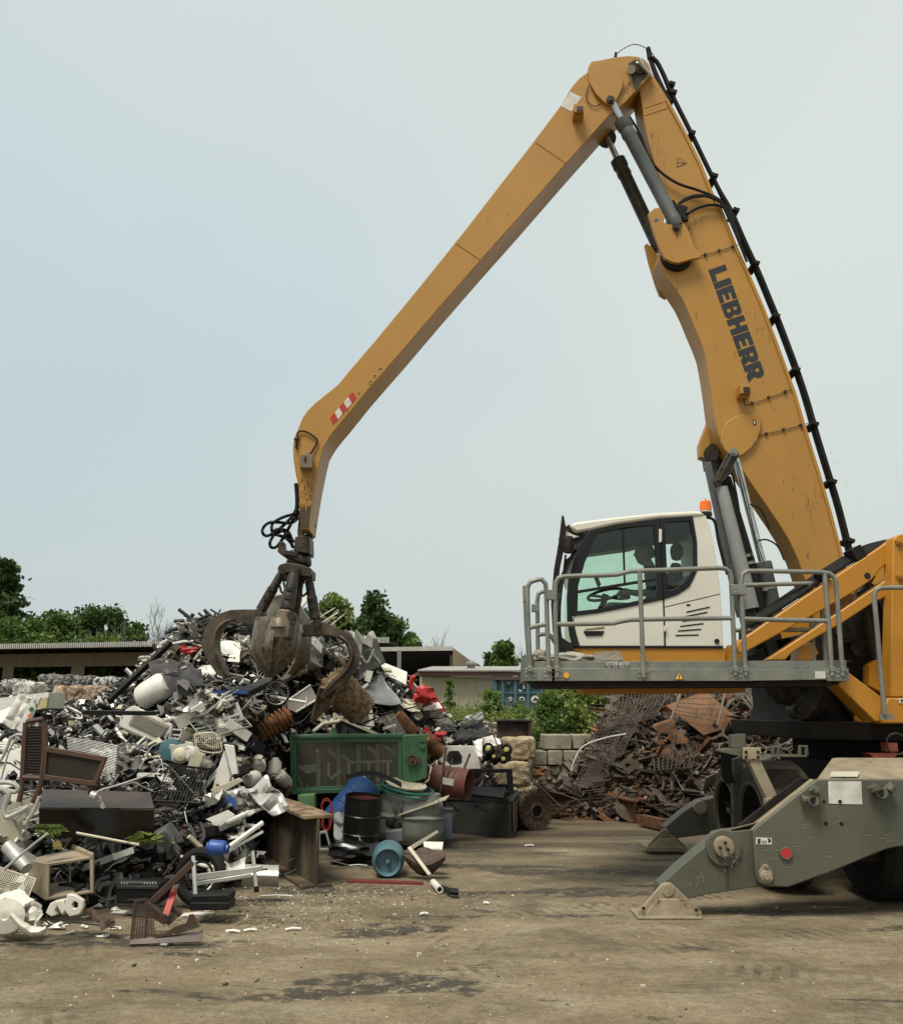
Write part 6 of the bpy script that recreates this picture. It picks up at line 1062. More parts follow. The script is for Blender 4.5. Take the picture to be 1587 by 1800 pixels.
S1('case', P['white'], ht, lambda m: m.prism([V(x, y, Y + d) for x, y, d in ((231,1241,0),(237,1240,0),(303,1272,0),(306,1277,0),(288,1307,0),(282,1309,0),(212,1278,0),(209,1272,0),(212,1262,0),(221,1247,0))], (.01, .14, -.05)), bevel=.012)
S1('grille', [P['silver'], P['beige']], ht, lambda m: (pl(m, [(239,1249),(297,1276),(283,1300),(226,1273)], Y - .012, .02, 1), [pl(m, [(238 - i * 1.55 + 2, 1253 + i * 2.45), (293 - i * 1.55, 1279 + i * 2.4), (293 - i * 1.55, 1280 + i * 2.4), (238 - i * 1.55 + 2, 1254 + i * 2.45)], Y - .025, .012, 0) for i in range(8)]))
S1('knob', P['beige'], ht, lambda m: m.cyl(V(224, 1250, Y + .02), V(224, 1250, Y + .08), .02)); S1('knob', P['beige'], ht, lambda m: m.cyl(V(217, 1261, Y + .0), V(217, 1261, Y + .05), .02))
Y = 8.25; cb = empty('steel_cabinet', V(170, 1460, Y), 'long dark brown sheet steel cabinet lying below the patio chair', 'cabinet')
S1('top_panel', mat('dusty_brown_top', (.032, .019, .012), (.055, .034, .022), .45, scale=4, amt=.8, c3=(.14, .09, .06), c3amt=.36), cb, lambda m: m.prism([V(70, 1419, Y), V(272, 1421, Y), V(265, 1392, Y + .45), V(76, 1387, Y + .45)], (0, 0, -.02)), bevel=.004)
S1('front_panel', mat('glossy_black_panel', (.004, .0035, .003), (.01, .007, .005), .2, scale=3, spec=.3), cb, lambda m: (m.surf(lambda u, v: V(70 + u * 202, 1420 + v * 52, Y + .01 + .03 * math.sin(u * 9) * v), 14, 4, .01)))
thg('lamp_head', [P['pale grey'], P['white']], lambda m: (m.tpx([(267,1360),(215,1378),(180,1388),(170,1394)], 8.0, .009, 8), m.lathe(V(160, 1397, 8.0), (1, 0, -.3), [(0, .02), (.0, .035), (.05, .035), (.06, .02)], 14), sheetpx(m, [(170,1396),(178,1400),(186,1420),(176,1420)], 8.05, 4, 6, .02, .01, mi=0)), 'grey shade on a slim bent pipe leaning over the brown steel cabinet', 'lamp')
def racks(m):
    Y = MY(160, 1372, -.05)
    for i in range(24): t = i / 23; m.tube([V(118 + t * 6, 1296 + t * 60, Y + .15), V(165, 1303 + t * 60, Y + .05), V(207 - t * 6, 1311 + t * 66, Y - .02)], .0045, 5)
    for i in range(12): m.tube([V(206 - i * 2.6, 1364 + i * 1.2, Y - .03), V(202 - i * 1.6, 1368 + i, Y), V(176 + i, 1362 - i, Y)], .004, 4)
    m.tube([V(208, 1309, Y), V(203, 1378, Y)], .006, 5)
thg('oven_rack', P['silver'], racks, 'fan of shiny parallel oven rack wires behind the patio chair seat', 'oven racks')
# beige box
Y = 7.95; bx = empty('metal_box', V(110, 1580, Y), 'empty beige metal box standing open on the ground at lower left', 'metal box')
def bbox(m):
    f = [(83,1519),(164,1507),(164,1570),(80,1583)]; k = [(47,1513),(126,1492),(164,1507),(83,1519)]
    m.ring(f, [(87,1522),(158,1511),(159,1566),(85,1578)], Y, .03)
    pl(m, [(83,1519,0),(47,1512,.45),(47,1560,.45),(80,1583,0)], Y, .015); m.prism([V(83, 1519, Y), V(164, 1507, Y), V(130, 1492, Y + .45), V(47, 1511, Y + .45)], (0, 0, -.012)); m.prism([V(80, 1582, Y), V(163, 1570, Y), V(126, 1552, Y + .42), V(50, 1558, Y + .42)], (0, 0, .01))
    m.ring([(58,1511),(124,1494),(124,1552),(58,1560)], [(60,1514),(121,1498),(121,1549),(60,1557)], Y + .42, .02); m.prism([V(126, 1492, Y + .45), V(131, 1490, Y + .45), V(165, 1506, Y), V(160, 1508, Y)], (0, 0, .03))
S1('body', P['beige'], bx, bbox, bevel=.003)
thg('black_strips', P['black'], lambda m: [m.tube([V(105 + i * 7, 1555 - i, 8.1), V(150 - i * 4, 1562 + i * 3 - 6, 8.0)], .014, 5) for i in range(5)] and None, 'black plastic strips lying inside the beige metal box', 'strips')
thg('flower_scrap', mat('pale_yellow_petals', (.6, .5, .16), (.5, .4, .12), .8), lambda m: [m.surf(lambda u, v: V(98 + rnz(5), 1489 + rnz(6), 8.02) + Vector((u * .03, rnz(.02), v * .03)), 1, 1, .003) for _ in range(22)] and None, 'wilted pale yellow flower on top of the beige metal box', 'flower')
# toilet
por = mat('porcelain', (.68, .65, .56), (.55, .51, .42), .25, scale=4, c3=(.3, .24, .16), c3amt=.38, c3scale=6)
Y = 7.45; tl = empty('broken_toilet', G(70, 1640), 'smashed white porcelain toilet in large shards at the lower left corner', 'toilet')
def bowl(m, cx, cy, rx, ry, Y, a0, a1, d, seed, th=.02):
    m.surf(lambda u, v: V(cx, cy, Y) + Vector((math.cos(a0 + (a1 - a0) * u) * rx * (1 - .35 * v) * (1 + .22 * NZ.noise(Vector((u * 5 + seed, v * 3, 0)))), -math.sin(v * 1.6) * d + .1 * math.sin(u * 3), math.sin(a0 + (a1 - a0) * u) * ry * (1 - .35 * v) + .09 * NZ.noise(Vector((u * 7, v, seed))))), 20, 8, th)
S1('bowl', por, tl, lambda m: (bowl(m, 22, 1605, .2, .17, Y, .6, 6.4, .1, 1), m.surf(lambda u, v: V(22, 1605, Y) + Vector((math.cos(u * 6.28) * .14 * v, -.11 + .03 * v, math.sin(u * 6.28) * .12 * v)), 20, 5, .02)), bevel=.005)
S1('rim_shard', por, tl, lambda m: m.surf(lambda u, v: V(20 + u * 62, 1608 + 30 * math.sin(u * 2.2) + (v - .5) * (6 + 7 * math.sin(u * 3)) + 3 * NZ.noise(Vector((u * 6, v * 2, 1))), Y - .15 - .05 * math.sin(v * 3.1) ), 18, 8, .012))
S1('base_shard', por, tl, lambda m: (sheetpx(m, [(52,1588),(76,1594,.08),(70,1624,-.05),(54,1616,.02)], Y, 9, 9, .05, .02, 3, fr=1.3), sheetpx(m, [(34,1584,.1),(56,1590,.0),(60,1600,-.02),(40,1600,.05)], Y, 8, 6, .04, .015, 8, fr=1.3)))
def flg(m):
    o_ = [(118,1572),(130,1573),(146,1583),(147,1595),(140,1608),(122,1612),(113,1600)]; i_ = [(132 + 6 * math.cos(a), 1591 + 7 * math.sin(a)) for a in (-2.0, -1.4, -.5, .4, 1.2, 2.2, 3.3)]
    m.ring(o_, i_, Y - .02, .05); m.prism([V(x, y, Y + .02) for x, y in ((80,1605),(88,1588),(100,1582),(104,1590),(96,1600),(100,1608),(90,1612))], (.02, .08, 0)); m.prism([V(x, y, Y) for x, y in ((100,1584),(112,1582),(116,1598),(110,1610),(102,1596))], (0, .1, 0)); m.cyl(V(132, 1591, Y + .02), V(132, 1591, Y + .05), .025, mi=1)
S1('outlet', [por, blk], tl, flg, bevel=.008)
for i, (px, py, s_) in enumerate(((102,1632,.07),(88,1627,.05),(113,1626,.04),(204,1632,.05),(183,1646,.045),(156,1612,.05),(172,1595,.05),(206,1601,.05),(150,1630,.03),(28,1636,.04),(60,1632,.05),(125,1640,.03))):
    p = G(px, py + 2); thg('porcelain_shard', por, lambda m: m.surf(lambda u, v: p + Vector(((u - .5) * 2 * s_ * (1 - .4 * v), (v - .5) * s_, .02 + s_ * .5 * math.sin(u * 3 + i) * math.sin(v * 3))), 6, 5, .012), 'white porcelain shard ' + ('longest of those below the toilet', 'left of the longest shard below the toilet', 'small, right of the longest shard', 'blocky, under the perforated plate edge', 'flat, on bare ground right of the brown torn sheet', 'upright beside the brown torn sheet', 'rounded, above the brown torn sheet', 'blocky, just below the black printer', 'tiny, between the toilet and the torn sheet', 'small, at the far lower left', 'thin, touching the toilet rim shard', 'tiny, lowest on the ground by the toilet')[i], 'shard', 'porcelain shards')
thg('torn_sheet', P['dull rusty'], lambda m: sheetpx(m, [(152,1597,.1),(195,1609,.1),(206,1626),(180,1632)], 7.5, 9, 7, .03, .01, 4), 'torn dark brown sheet on the ground right of the toilet shards', 'metal sheet')
# printer
Y = 8.2; pr = empty('printer', G(242, 1592), 'black office printer lying on the ground between the beige box and the leaning steel post', 'printer')
S1('body', P['black'], pr, lambda m: (m.prism([V(x, y, Y) for x, y in ((204,1566),(208,1556),(276,1556),(281,1566),(280,1590),(206,1588))], (0, .35, 0)), m.pp([(222,1581),(262,1582),(262,1586),(222,1585)], Y - .06, .1)), bevel=.02)
S1('control_panel', [P['dark grey'], P['pale grey']], pr, lambda m: (m.prism([V(208, 1563, Y - .01), V(278, 1563, Y - .01), V(274, 1552, Y + .15), V(212, 1551, Y + .15)], (0, 0, .02)), [m.prism([V(x, y, Y + .05), V(x + 2, y, Y + .05), V(x + 2, y - 1.6, Y + .07), V(x, y - 1.6, Y + .07)], (0, 0, .025), 1) for x in range(213, 274, 5) for y in (1560, 1557)], m.pp([(227,1552),(250,1552),(249,1557),(228,1557)], Y + .04, .02)), bevel=.003)
# leaning post and perforated plate
Y = 7.5; ps = empty('steel_post', G(262, 1640), 'rusty square steel post with a foot plate and red strip leaning over the perforated plate', 'steel post')
S1('tube', P['brown'], ps, lambda m: m.tube([V(262, 1590, Y), V(338, 1517, Y + .05)], .032, 4), bevel=.003); S1('end_hole', blk, ps, lambda m: m.cyl(V(338, 1517, Y + .05), V(339, 1516, Y + .05), .022, n=4))
S1('foot', P['brown'], ps, lambda m: (m.pp([(253,1588),(262,1585),(297,1619),(288,1626),(252,1605)], Y - .04, .05), m.prism([V(288, 1622, Y - .03), V(315, 1603, Y + .05), V(321, 1608, Y + .05), V(297, 1628, Y - .03)], (0, .02, .03)), m.pp([(305,1592),(318,1606),(314,1612),(300,1604)], Y + .03, .03)), bevel=.004)
S1('red_strip', [P['red'], P['brown']], ps, lambda m: (m.prism([V(286, 1606, Y - .06), V(297, 1609, Y - .06), V(312, 1566, Y + .08), V(301, 1563, Y + .08)], (0, .015, 0)), m.prism([V(301, 1563, Y + .08), V(312, 1566, Y + .08), V(316, 1554, Y + .1), V(305, 1556, Y + .1)], (0, .015, 0), 1)), bevel=.003)
def perf(m):
    Y = 7.3
    def cell(a, b, c, d, n, k):
        for i in range(n):
            for j in range(k):
                def q(u, v): u, v = (i + u) / n, (j + v) / k; return tuple(np.array(a) * (1 - u) * (1 - v) + np.array(b) * u * (1 - v) + np.array(c) * u * v + np.array(d) * (1 - u) * v)
                o = [q(0, 0), q(1, 0), q(1, 1), q(0, 1)]; ii = [q(.2, .25), q(.82, .25), q(.82, .75), q(.2, .75)]; m.ring(o, ii, Y, .006)
    cell((238, 1584), (258, 1582), (254, 1648), (230, 1652), 5, 18); cell((262, 1604), (270, 1604), (272, 1646), (255, 1648), 3, 12); cell((310, 1631), (345, 1622), (355, 1628), (308, 1644), 10, 5)
    m.ring([(236,1581),(260,1579),(258,1652),(228,1660)], [(239,1585),(257,1583),(254,1648),(231,1652)], Y - .01, .012)
    pl(m, [(228,1660,-.02),(230,1652,0),(352,1638,.05),(358,1628,.08),(353,1655,0)], Y - .03, .012); pl(m, [(270,1640),(284,1645),(306,1630),(345,1617),(346,1622),(310,1640),(272,1650)], Y - .02, .01); pl(m, [(333,1608),(340,1607),(346,1618),(326,1626)], Y, .012)
thg('perforated_plate', P['brown'], perf, 'torn brown perforated steel plate nearest to the camera on the ground', 'perforated plate')
thg('plastic_shard', wdec, lambda m: m.prism([G(279, 1654, .01), G(305, 1657, .01), G(293, 1662, .01), G(281, 1661, .01)], (0, 0, .012)), 'white triangular shard lying at the front edge of the perforated plate', 'shard')
# basket lower left, roll
thg('wire_basket', P['cream'], lambda m: ([m.tube([V(-12 + 3 * i, 1522 + i * .9, 7.7), V(-30 + 3 * i, 1560 + i * .9, 7.6)], .003, 4, caps=False) for i in range(26)], [m.tube([V(-14 - j * 1.6, 1522 + j * 3.4, 7.7 - j * .01), V(63 - j * 1.4, 1546 + j * 3.0, 7.7 - j * .01)], .003, 4, caps=False) for j in range(11)], m.tube([V(-14, 1520, 7.7), V(64, 1545, 7.7), V(50, 1578, 7.6)], .006, 5)), 'cream wire mesh basket panel at the left photo edge above the toilet', 'wire basket')
thg('vinyl_roll', P['pale grey'], lambda m: (m.lathe(V(48, 1527, 7.8), V(20, 1494, 7.9) - V(48, 1527, 7.8), [(0, .03), (0, .05), (.3, .06)], 16), sheetpx(m, [(12,1490),(40,1490),(66,1508),(55,1518)], 7.95, 6, 4, .01, .008)), 'rolled grey-white sheet with an open end above the wire basket', 'roll')
# blue gas bottle small, gas bottles white, tanks
def tank(name, m_, a, b, Y, r, lab, grp, collar=True, ya=0, yb=0, mi2=None):
    A, B = V(*a, Y + ya), V(*b, Y + yb); L = (B - A).length; 
    def f(m):
        m.lathe(A, B - A, [(0, r * .1), (0, r * .55), (L * .03, r * .8), (L * .1, r * .97), (L * .14, r), (L * .86, r), (L * .92, r * .95), (L * .98, r * .7), (L, r * .3)], 28)
        d = (B - A).normalized()
        if collar: m.lathe(B - d * L * .03, d, [(0, r * .62), (L * .16, r * .62), (L * .17, r * .56), (0, r * .54)], 22, cap=False); m.cyl(B, B + d * L * .12, r * .14, n=10); m.lathe(A - d * L * .05, d, [(0, r * .65), (L * .08, r * .65)], 20, cap=False)
    return thg(name, m_, f, lab, 'gas bottle', grp)
tank('gas_bottle', P['blue'], (366,1489), (398,1492), 8.3, .065, 'small glossy blue gas bottle lying by the white downspouts at lower left', 'gas bottles')
gw = mat('dirty_white_tank', (.55, .52, .45), (.42, .39, .33), .45, scale=5, c3=(.25, .2, .14), c3amt=.36)
Yw = 10.3
for a, b, ya, lab in (((456,1349),(453,1336),-.2,'round white gas bottle with its valve facing out, upper left of four'), ((482,1366),(484,1338),-.1,'white gas bottle standing upright with a torn cover, left of the green machine cabinet'), ((435,1371),(452,1367),-.15,'white gas bottle lying below the round one with the valve'), ((490,1362),(505,1378),-.25,'white gas bottle with a ring collar touching the brown lid'), ((330,1324),(344,1326),-.1,'round white tank among the wire shelves right of the heater')):
    tank('gas_bottle', gw, a, b, MY(a[0], a[1]) - .1, .085, lab, 'gas bottles', ya=ya)
thg('round_plate', P['rusty'], lambda m: m.lathe(V(490, 1385, MY(490,1385,-.15)), (-.5, -.8, .1), [(0, .2), (.03, .2), (.035, .17), (.02, .16), (.02, .001)], 30), 'round orange-brown rusty lid behind the white gas bottles', 'lid')
# crumpled grey sheet, white cabinet side, black crate
Yc_ = 9.9
thg('crumpled_sheet', P['pale grey'], lambda m: sheetpx(m, [(400,1392,.1),(470,1372,.2),(512,1420,0),(440,1426,-.1)], 9.9, 14, 10, .09, .012, 2), 'large crumpled light grey sheet just behind the top of the big I-beam', 'metal sheet', ang=12)
thg('crumpled_sheet', P['grey'], lambda m: sheetpx(m, [(420,1392,-.1),(440,1396,-.1),(470,1424,-.1),(415,1420,-.1)], 9.75, 8, 8, .06, .012, 7), 'darker crumpled flap at the left side of the large grey sheet', 'metal sheet', ang=12)
Yq = MY(392, 1350, -.2); cw = empty('appliance_cabinet', V(392, 1390, Yq), 'tall white appliance cabinet side standing tilted left of the white gas bottles', 'appliance')
S1('side', P['white'], cw, lambda m: (pl(m, [(394,1308),(411,1311),(419,1360),(407,1362)], Yq - .1, .05), m.pp([(394,1320),(406,1364),(398,1392),(370,1400),(380,1360)], Yq, .12)), bevel=.006); S1('base', P['cream'], cw, lambda m: m.pp([(370,1388),(418,1368),(425,1374),(378,1402)], Yq - .14, .12), bevel=.006)
def crate(m):
    Y = MY(310, 1390, -.25); c = [(300,1345,.3),(372,1352,.1),(352,1412,-.1),(268,1408,0)]; q = [V(x, y, Y + d) for x, y, d in c]; m.tube(q, .014, 8, closed=True); D = Vector((-.35, .35, -.35)); m.tube([p + D for p in q], .012, 8, closed=True)
    for p in q: m.tube([p, p + D], .012, 6)
    for i in range(1, 15): u = i / 15; m.tube([q[0] * (1 - u) + q[1] * u, q[3] * (1 - u) + q[2] * u], .004, 4, caps=False); m.tube([q[0] * (1 - u) + q[3] * u, q[1] * (1 - u) + q[2] * u], .004, 4, caps=False); m.tube([q[3] * (1 - u) + q[2] * u, (q[3] * (1 - u) + q[2] * u) + D], .004, 4, caps=False)
thg('wire_crate', P['black'], crate, 'black wire crate lying open in the dark middle of the heap', 'wire crate')
def bcage(m):
    Y = MY(360, 1300, -.2)
    for i in range(14): u = i / 13; m.tube([V(345 + 42 * u, 1288 + 2 * u, Y + .1), V(342 + 46 * u, 1292 + 24 * math.sin(u * 2), Y - .1), V(330 + 56 * u, 1316 + 8 * u, Y)], .005, 4)
    for j in range(7): v = j / 6; m.tube([V(345 - 14 * v, 1288 + 26 * v, Y), V(368, 1286 + 28 * v, Y - .08), V(388 - 2 * v, 1290 + 32 * v, Y)], .005, 4)
    m.tube(smooth([V(342,1292,Y-.1), V(372,1288,Y-.1), V(387,1300,Y-.1), V(388,1322,Y-.1), V(350,1318,Y-.1), V(342,1292,Y-.1)]), .009, 6)
thg('wire_cage', P['cream'], bcage, 'cream wire cage shelf right of the white heater', 'wire cage')
thg('fan', [P['cream'], mat('teal_plastic', (.04, .12, .13))], lambda m: (m.lathe(V(300, 1318, MY(300,1332,-.1)), (.2, -1, .2), [(0, .11), (.03, .12), (.05, .02)], 26, mi=1), m.lathe(V(318, 1328, MY(318,1328,-.25)), (.2, -1, .1), [(-.1, .01), (-.1, .07), (0, .09), (.05, .06), (.07, .01)], 20, mi=0), m.box(V(345, 1338, MY(345,1335,-.25)), (.12, .08, .2), rot=(0, .35, 0))), 'cream table fan with teal blades below the cream wire cage', 'fan')
# green machine cabinet
Y = 12.2; gm = empty('machine_cabinet', V(630, 1395, Y), 'green machine cabinet with a big dusty window and a handwheel panel', 'machine cabinet')
S1('frame', P['green'], gm, lambda m: (m.ring([(512,1297),(706,1295),(708,1388),(511,1395)], [(521,1307),(700,1304),(700,1379),(521,1384)], Y, .06), m.pp([(512,1292),(708,1290),(706,1296),(512,1298)], Y - .03, .35), m.pp([(510,1388),(706,1384),(706,1390),(511,1397)], Y - .03, .3), m.pp([(510,1297),(514,1297),(514,1393),(510,1393)], Y + .05, .5), m.pp([(511,1345),(515,1345),(515,1362),(511,1362)], Y - .05, .1)), bevel=.006)
S1('control_panel', P['green'], gm, lambda m: m.pp([(706,1293),(749,1291),(750,1368),(708,1380)], Y - .05, .45), bevel=.01)
S1('hinge', P['green'], gm, lambda m: (m.pp([(738,1296),(748,1296),(748,1304),(738,1304)], Y - .08, .03), m.pp([(738,1308),(748,1308),(748,1316),(738,1316)], Y - .08, .03)), bevel=.003)
S1('handwheel', P['dull rusty'], gm, lambda m: (m.disc(724, 1336, Y - .1, .068, .05), m.torus(V(724, 1336, Y - .1), (0, 1, 0), .06, .012), m.disc(724, 1336, Y - .13, .02, .05), m.disc(735, 1338, Y - .08, .045, .04)))
S1('round_cover', P['green'], gm, lambda m: (m.torus(V(726, 1315, Y - .052), (0, 1, 0), .062, .004), m.torus(V(728, 1358, Y - .052), (0, 1, 0), .062, .004)))
dg = bpy.data.materials.new('dusty_window'); dg.use_nodes = True; _t = dg.node_tree; _b = _t.nodes['Principled BSDF']; _b.inputs['Base Color'].default_value = (.16, .15, .11, 1); _b.inputs['Roughness'].default_value = .25; _b.inputs['Alpha'].default_value = .2
S1('window', dg, gm, lambda m: m.pp([(521,1307),(700,1304),(700,1379),(521,1384)], Y + .03, .006))
S1('back_panel', mat('dark_back', (.035, .033, .026), (.05, .045, .035), .7), gm, lambda m: m.pp([(515,1300),(704,1298),(704,1388),(515,1390)], Y + .42, .02))
def inner(m):
    for x in (560, 595, 630, 664): m.pp([(x - 3.5,1308),(x + 3.5,1308),(x + 3.5,1382),(x - 3.5,1382)], Y + .22, .04)
    for x, y, s in ((582,1322,1), (610,1335,1), (655,1320,1), (685,1318,1), (590,1362,-1), (622,1366,-1)): bar(m, (x - 9, y - 7 * s), (x + 10, y + 8 * s), Y + .16, 6, .03)
    for x in (578, 612, 648, 682): m.cyl(V(x, 1340, Y + .14), V(x + (3 if x == 612 else 0), 1365, Y + .14), .02, n=10, mi=1)
    for x in (570, 604, 640, 672): m.tube([V(x, 1306, Y + .12), V(x + 2, 1380, Y + .12)], .004, 4)
    m.disc(558, 1320, Y + .12, .025, .02, mi=2); m.pp([(524,1346),(555,1343),(556,1356),(540,1360),(526,1352)], Y + .35, .02, 2)
    m.pp([(612,1338),(690,1336),(690,1340),(612,1342)], Y + .15, .02)
S1('inner_mechanism', [mat('dull_mechanism', (.3, .28, .21), (.2, .18, .13), .6), P['beige'], wdec], gm, inner)
S1('top_fittings', [P['green'], P['black']], gm, lambda m: (m.pp([(583,1280),(590,1278),(593,1292),(584,1292)], Y, .05), m.tube([V(520, 1293, Y), V(560, 1290, Y), V(640, 1291, Y)], .006, 5), [m.cyl(V(x, 1291, Y + .1), V(x, 1284, Y + .1), .015, mi=1) for x in (530, 556, 612, 680, 735)]))
thg('green_box', mat('light_green_paint', (.16, .29, .13), (.13, .24, .11), .5, scale=4), lambda m: m.pp([(523,1398),(552,1396),(554,1420),(525,1422)], 11.9, .2), 'light green box under the left end of the green machine cabinet', 'box', bevel=.01)
thg('curved_strip', P['dark grey'], lambda m: m.surf(lambda u, v: V(608 + u * 98, 1373 - 22 * math.sin(u * 2.4 + .5) + v * 9 + 8 * u, 11.75), 20, 2, .012), 'curved dark metal strip arching in front of the green machine cabinet', 'metal strip')
# drums
def drum(name, m_, base, r, h, lean, lab, inside=None, grp='oil drums'):
    B = Vector(base); d = Vector(lean).normalized(); t = empty(name, B, lab, 'drum', grp)
    S1('body', m_, t, lambda m: m.lathe(B, d, [(0, r * .98), (.01, r), (h * .32, r), (h * .335, r * 1.035), (h * .35, r), (h * .64, r), (h * .655, r * 1.035), (h * .67, r), (h - .02, r), (h - .01, r * 1.03), (h, r * 1.02), (h, r * .97), (h - .03, r * .96), (.05, r * .96), (.05, .001)], 40, cap=False))
    if inside: S1('inside', inside, t, lambda m: m.lathe(B, d, [(h - .04, r * .955), (.06, r * .955), (.06, .001)], 32, cap=False))
    return t
drum('oil_drum', mat('scuffed_black_paint', (.006, .006, .006), (.014, .013, .012), .3, spec=.3, scale=4, c3=(.15, .13, .11), c3amt=.33), V(632, 1496, 11.2), .215, .63, (.07, -.09, 1), 'black oil drum with an open dark red inside in front of the green cabinet', mat('oxide_red_inside', (.16, .03, .02), (.11, .022, .015), .7, scale=5))
d_ = V(628, 1382, 11.7) - V(592, 1440, 11.6)
drum('plastic_drum', mat('blue_plastic_drum', (.05, .14, .36), (.04, .11, .29), .3, scale=3), V(590, 1445, 11.9), .2, .62, (.55, .25, .65), 'blue plastic drum tipped behind the black oil drum')
drum('steel_drum', mat('oxide_red_drum', (.17, .06, .04), (.12, .045, .03), .5, scale=4, c3=(.05, .04, .035), c3amt=.37), V(763, 1370, 12.8), .2, .5, (1, -.35, -.12), 'red-brown drum with a torn pale label lying above the steel tub')
thg('drum_label', wdec, lambda m: m.surf(lambda u, v: V(778 + 26 * u, 1366 + 12 * v + 5 * u, 12.48 + .03 * u), 6, 3, .003), 'torn pale paper label on the red-brown drum', 'label')
# grey motor housing with perforated lid
Y = 12.0; mh = empty('motor_housing', V(718, 1485, Y), 'big round grey motor housing with a dotted white lid and green ring', 'motor housing')
mg = mat('old_grey_paint', (.17, .175, .155), (.24, .24, .2), .55, scale=3, amt=.7, c3=(.07, .06, .045), c3amt=.38)
mc = V(718, 1478, Y + .25)
S1('body', mg, mh, lambda m: m.lathe(mc - Vector((0, 0, .02)), (.06, .02, 1), [(0, .34), (.05, .4), (.16, .44), (.3, .44), (.32, .46), (.34, .46), (.36, .40), (.5, .4), (.52, .39), (.62, .37)], 44), bevel=.004)
S1('flange', P['cream'], mh, lambda m: m.prism([V(700, 1435, Y - .25), V(784, 1407, Y - .05), V(790, 1400, Y + .1), V(720, 1425, Y + .1)], (0, 0, .02)), bevel=.003)
S1('ring', mat('teal_ring', (.02, .13, .10), (.02, .1, .08), .4), mh, lambda m: (m.torus(V(717, 1385, Y + .15), (.18, -.12, 1), .33, .018, 44, 8), m.torus(V(716, 1392, Y + .15), (.18, -.12, 1), .335, .012, 44, 8)))
lidd = Vector((.16, -.16, 1)).normalized(); lc_ = V(714, 1380, Y + .1)
S1('lid', P['cream'], mh, lambda m: m.lathe(lc_, lidd, [(0, .26), (.02, .265), (.03, .25), (.032, .001)], 40))
S1('lid_holes', dec, mh, lambda m: [m.cyl(lc_ + lidd * .031 + (lidd.orthogonal().normalized() * math.cos(a) + lidd.cross(lidd.orthogonal().normalized()) * math.sin(a)) * q, lc_ + lidd * .034 + (lidd.orthogonal().normalized() * math.cos(a) + lidd.cross(lidd.orthogonal().normalized()) * math.sin(a)) * q, .008, n=8) for q, n_ in ((.03, 5), (.07, 9), (.12, 12), (.21, 9)) for a in [2 * math.pi * i / n_ + q * 30 for i in range(n_)]] and None)
S1('wiring', grs, mh, lambda m: [m.tube(smooth([V(x, 1405 + rnz(4), Y - .15), V(x + rnz(5), 1420, Y - .2), V(x + rnz(6), 1436, Y - .2)]), .008, 5) for x in (694, 699, 703, 708, 770, 776)] and None)
for px, py, r_ in ((690,1445,.06),(701,1452,.05)): S1('side_cap', dec, mh, lambda m: m.lathe(V(px, py, Y - .18), (-.5, -1, 0), [(0, r_), (.08, r_), (.1, r_ * .6), (.1, .001)], 18))
# blue-grey tank lying, scoop etc
bt = mat('dull_teal_tank', (.06, .125, .15), (.08, .15, .17), .45, scale=4, c3=(.13, .11, .08), c3amt=.36)
Bt = G(681, 1545); tk = empty('gas_cylinder', Bt, 'dull teal gas cylinder lying on the ground with its recessed end towards the camera', 'gas cylinder')
ta = Vector((.04, -1, -.02)).normalized(); tcn = Vector((Bt.x, Bt.y + .02, .16)) 
S1('body', bt, tk, lambda m: m.lathe(tcn, -ta, [(.0, .12), (-.02, .135), (.02, .158), (.06, .165), (.12, .168), (.14, .172), (.16, .168), (.22, .168), (.24, .172), (.26, .168), (.32, .168), (.34, .172), (.36, .166), (.5, .14), (.54, .05)], 40, cap=False))
S1('end_cap', bt, tk, lambda m: (m.lathe(tcn + ta * .0, -ta, [(0, .125), (.05, .11), (.055, .03), (.02, .026), (-.0, .02), (-.005, .001)], 30, cap=False)))
thg('bent_scoop', P['dull rusty'], lambda m: (sheetpx(m, [(708,1498,.1),(745,1490,.2),(783,1500,.1),(776,1520,0)], 10.2, 8, 5, .03, .012, 3), m.surf(lambda u, v: V(708 + 74 * u, 1500 + 34 * math.sin(u * 3.0) * v + 4, 10.1 - .15 * math.sin(v * 3)), 12, 6, .012)), 'bent rusty sheet scoop lying right of the teal gas cylinder', 'scoop')
thg('cream_strip', P['cream'], lambda m: pl(m, [(717,1490),(768,1460),(771,1463),(722,1495)], 10.6, .03), 'cream metal strip propped up behind the bent rusty scoop', 'metal strip'); thg('cream_strip', P['cream'], lambda m: pl(m, [(716,1490,0),(722,1488,0),(758,1536,-.2),(752,1538,-.2)], 10.0, .02), 'cream strip lying across the bent rusty scoop', 'metal strip')
thg('white_plate', P['white'], lambda m: pl(m, [(744,1479,0),(779,1480,0),(777,1494,-.2),(746,1492,-.2)], 10.9, .03), 'small bright white plate on the ground below the motor housing', 'plate')
thg('red_strip', mat('oxide_strip', (.17, .03, .02), (.12, .025, .018), .5), lambda m: m.prism([G(609, 1552), G(744, 1556), G(744, 1553), G(610, 1548)], (0, 0, .02)), 'thin red metal strip flat on the ground below the teal gas cylinder', 'metal strip')
thg('white_pipe', P['white'], lambda m: m.lathe(G(773, 1564, .04), G(757, 1546, .04) - G(773, 1564, .04), [(0, .025), (0, .034), (.38, .034), (.38, .025), (0, .025)], 16, cap=False), 'short white pipe lying on open ground right of the red strip', 'pipe')
thg('black_bracket', P['black'], lambda m: (m.prism([G(775, 1562, .02), G(790, 1573, .02), G(806, 1574, .02), G(805, 1569, .06), G(790, 1568, .06)], (0, .05, .03))), 'black folded bracket touching the short white pipe', 'bracket')
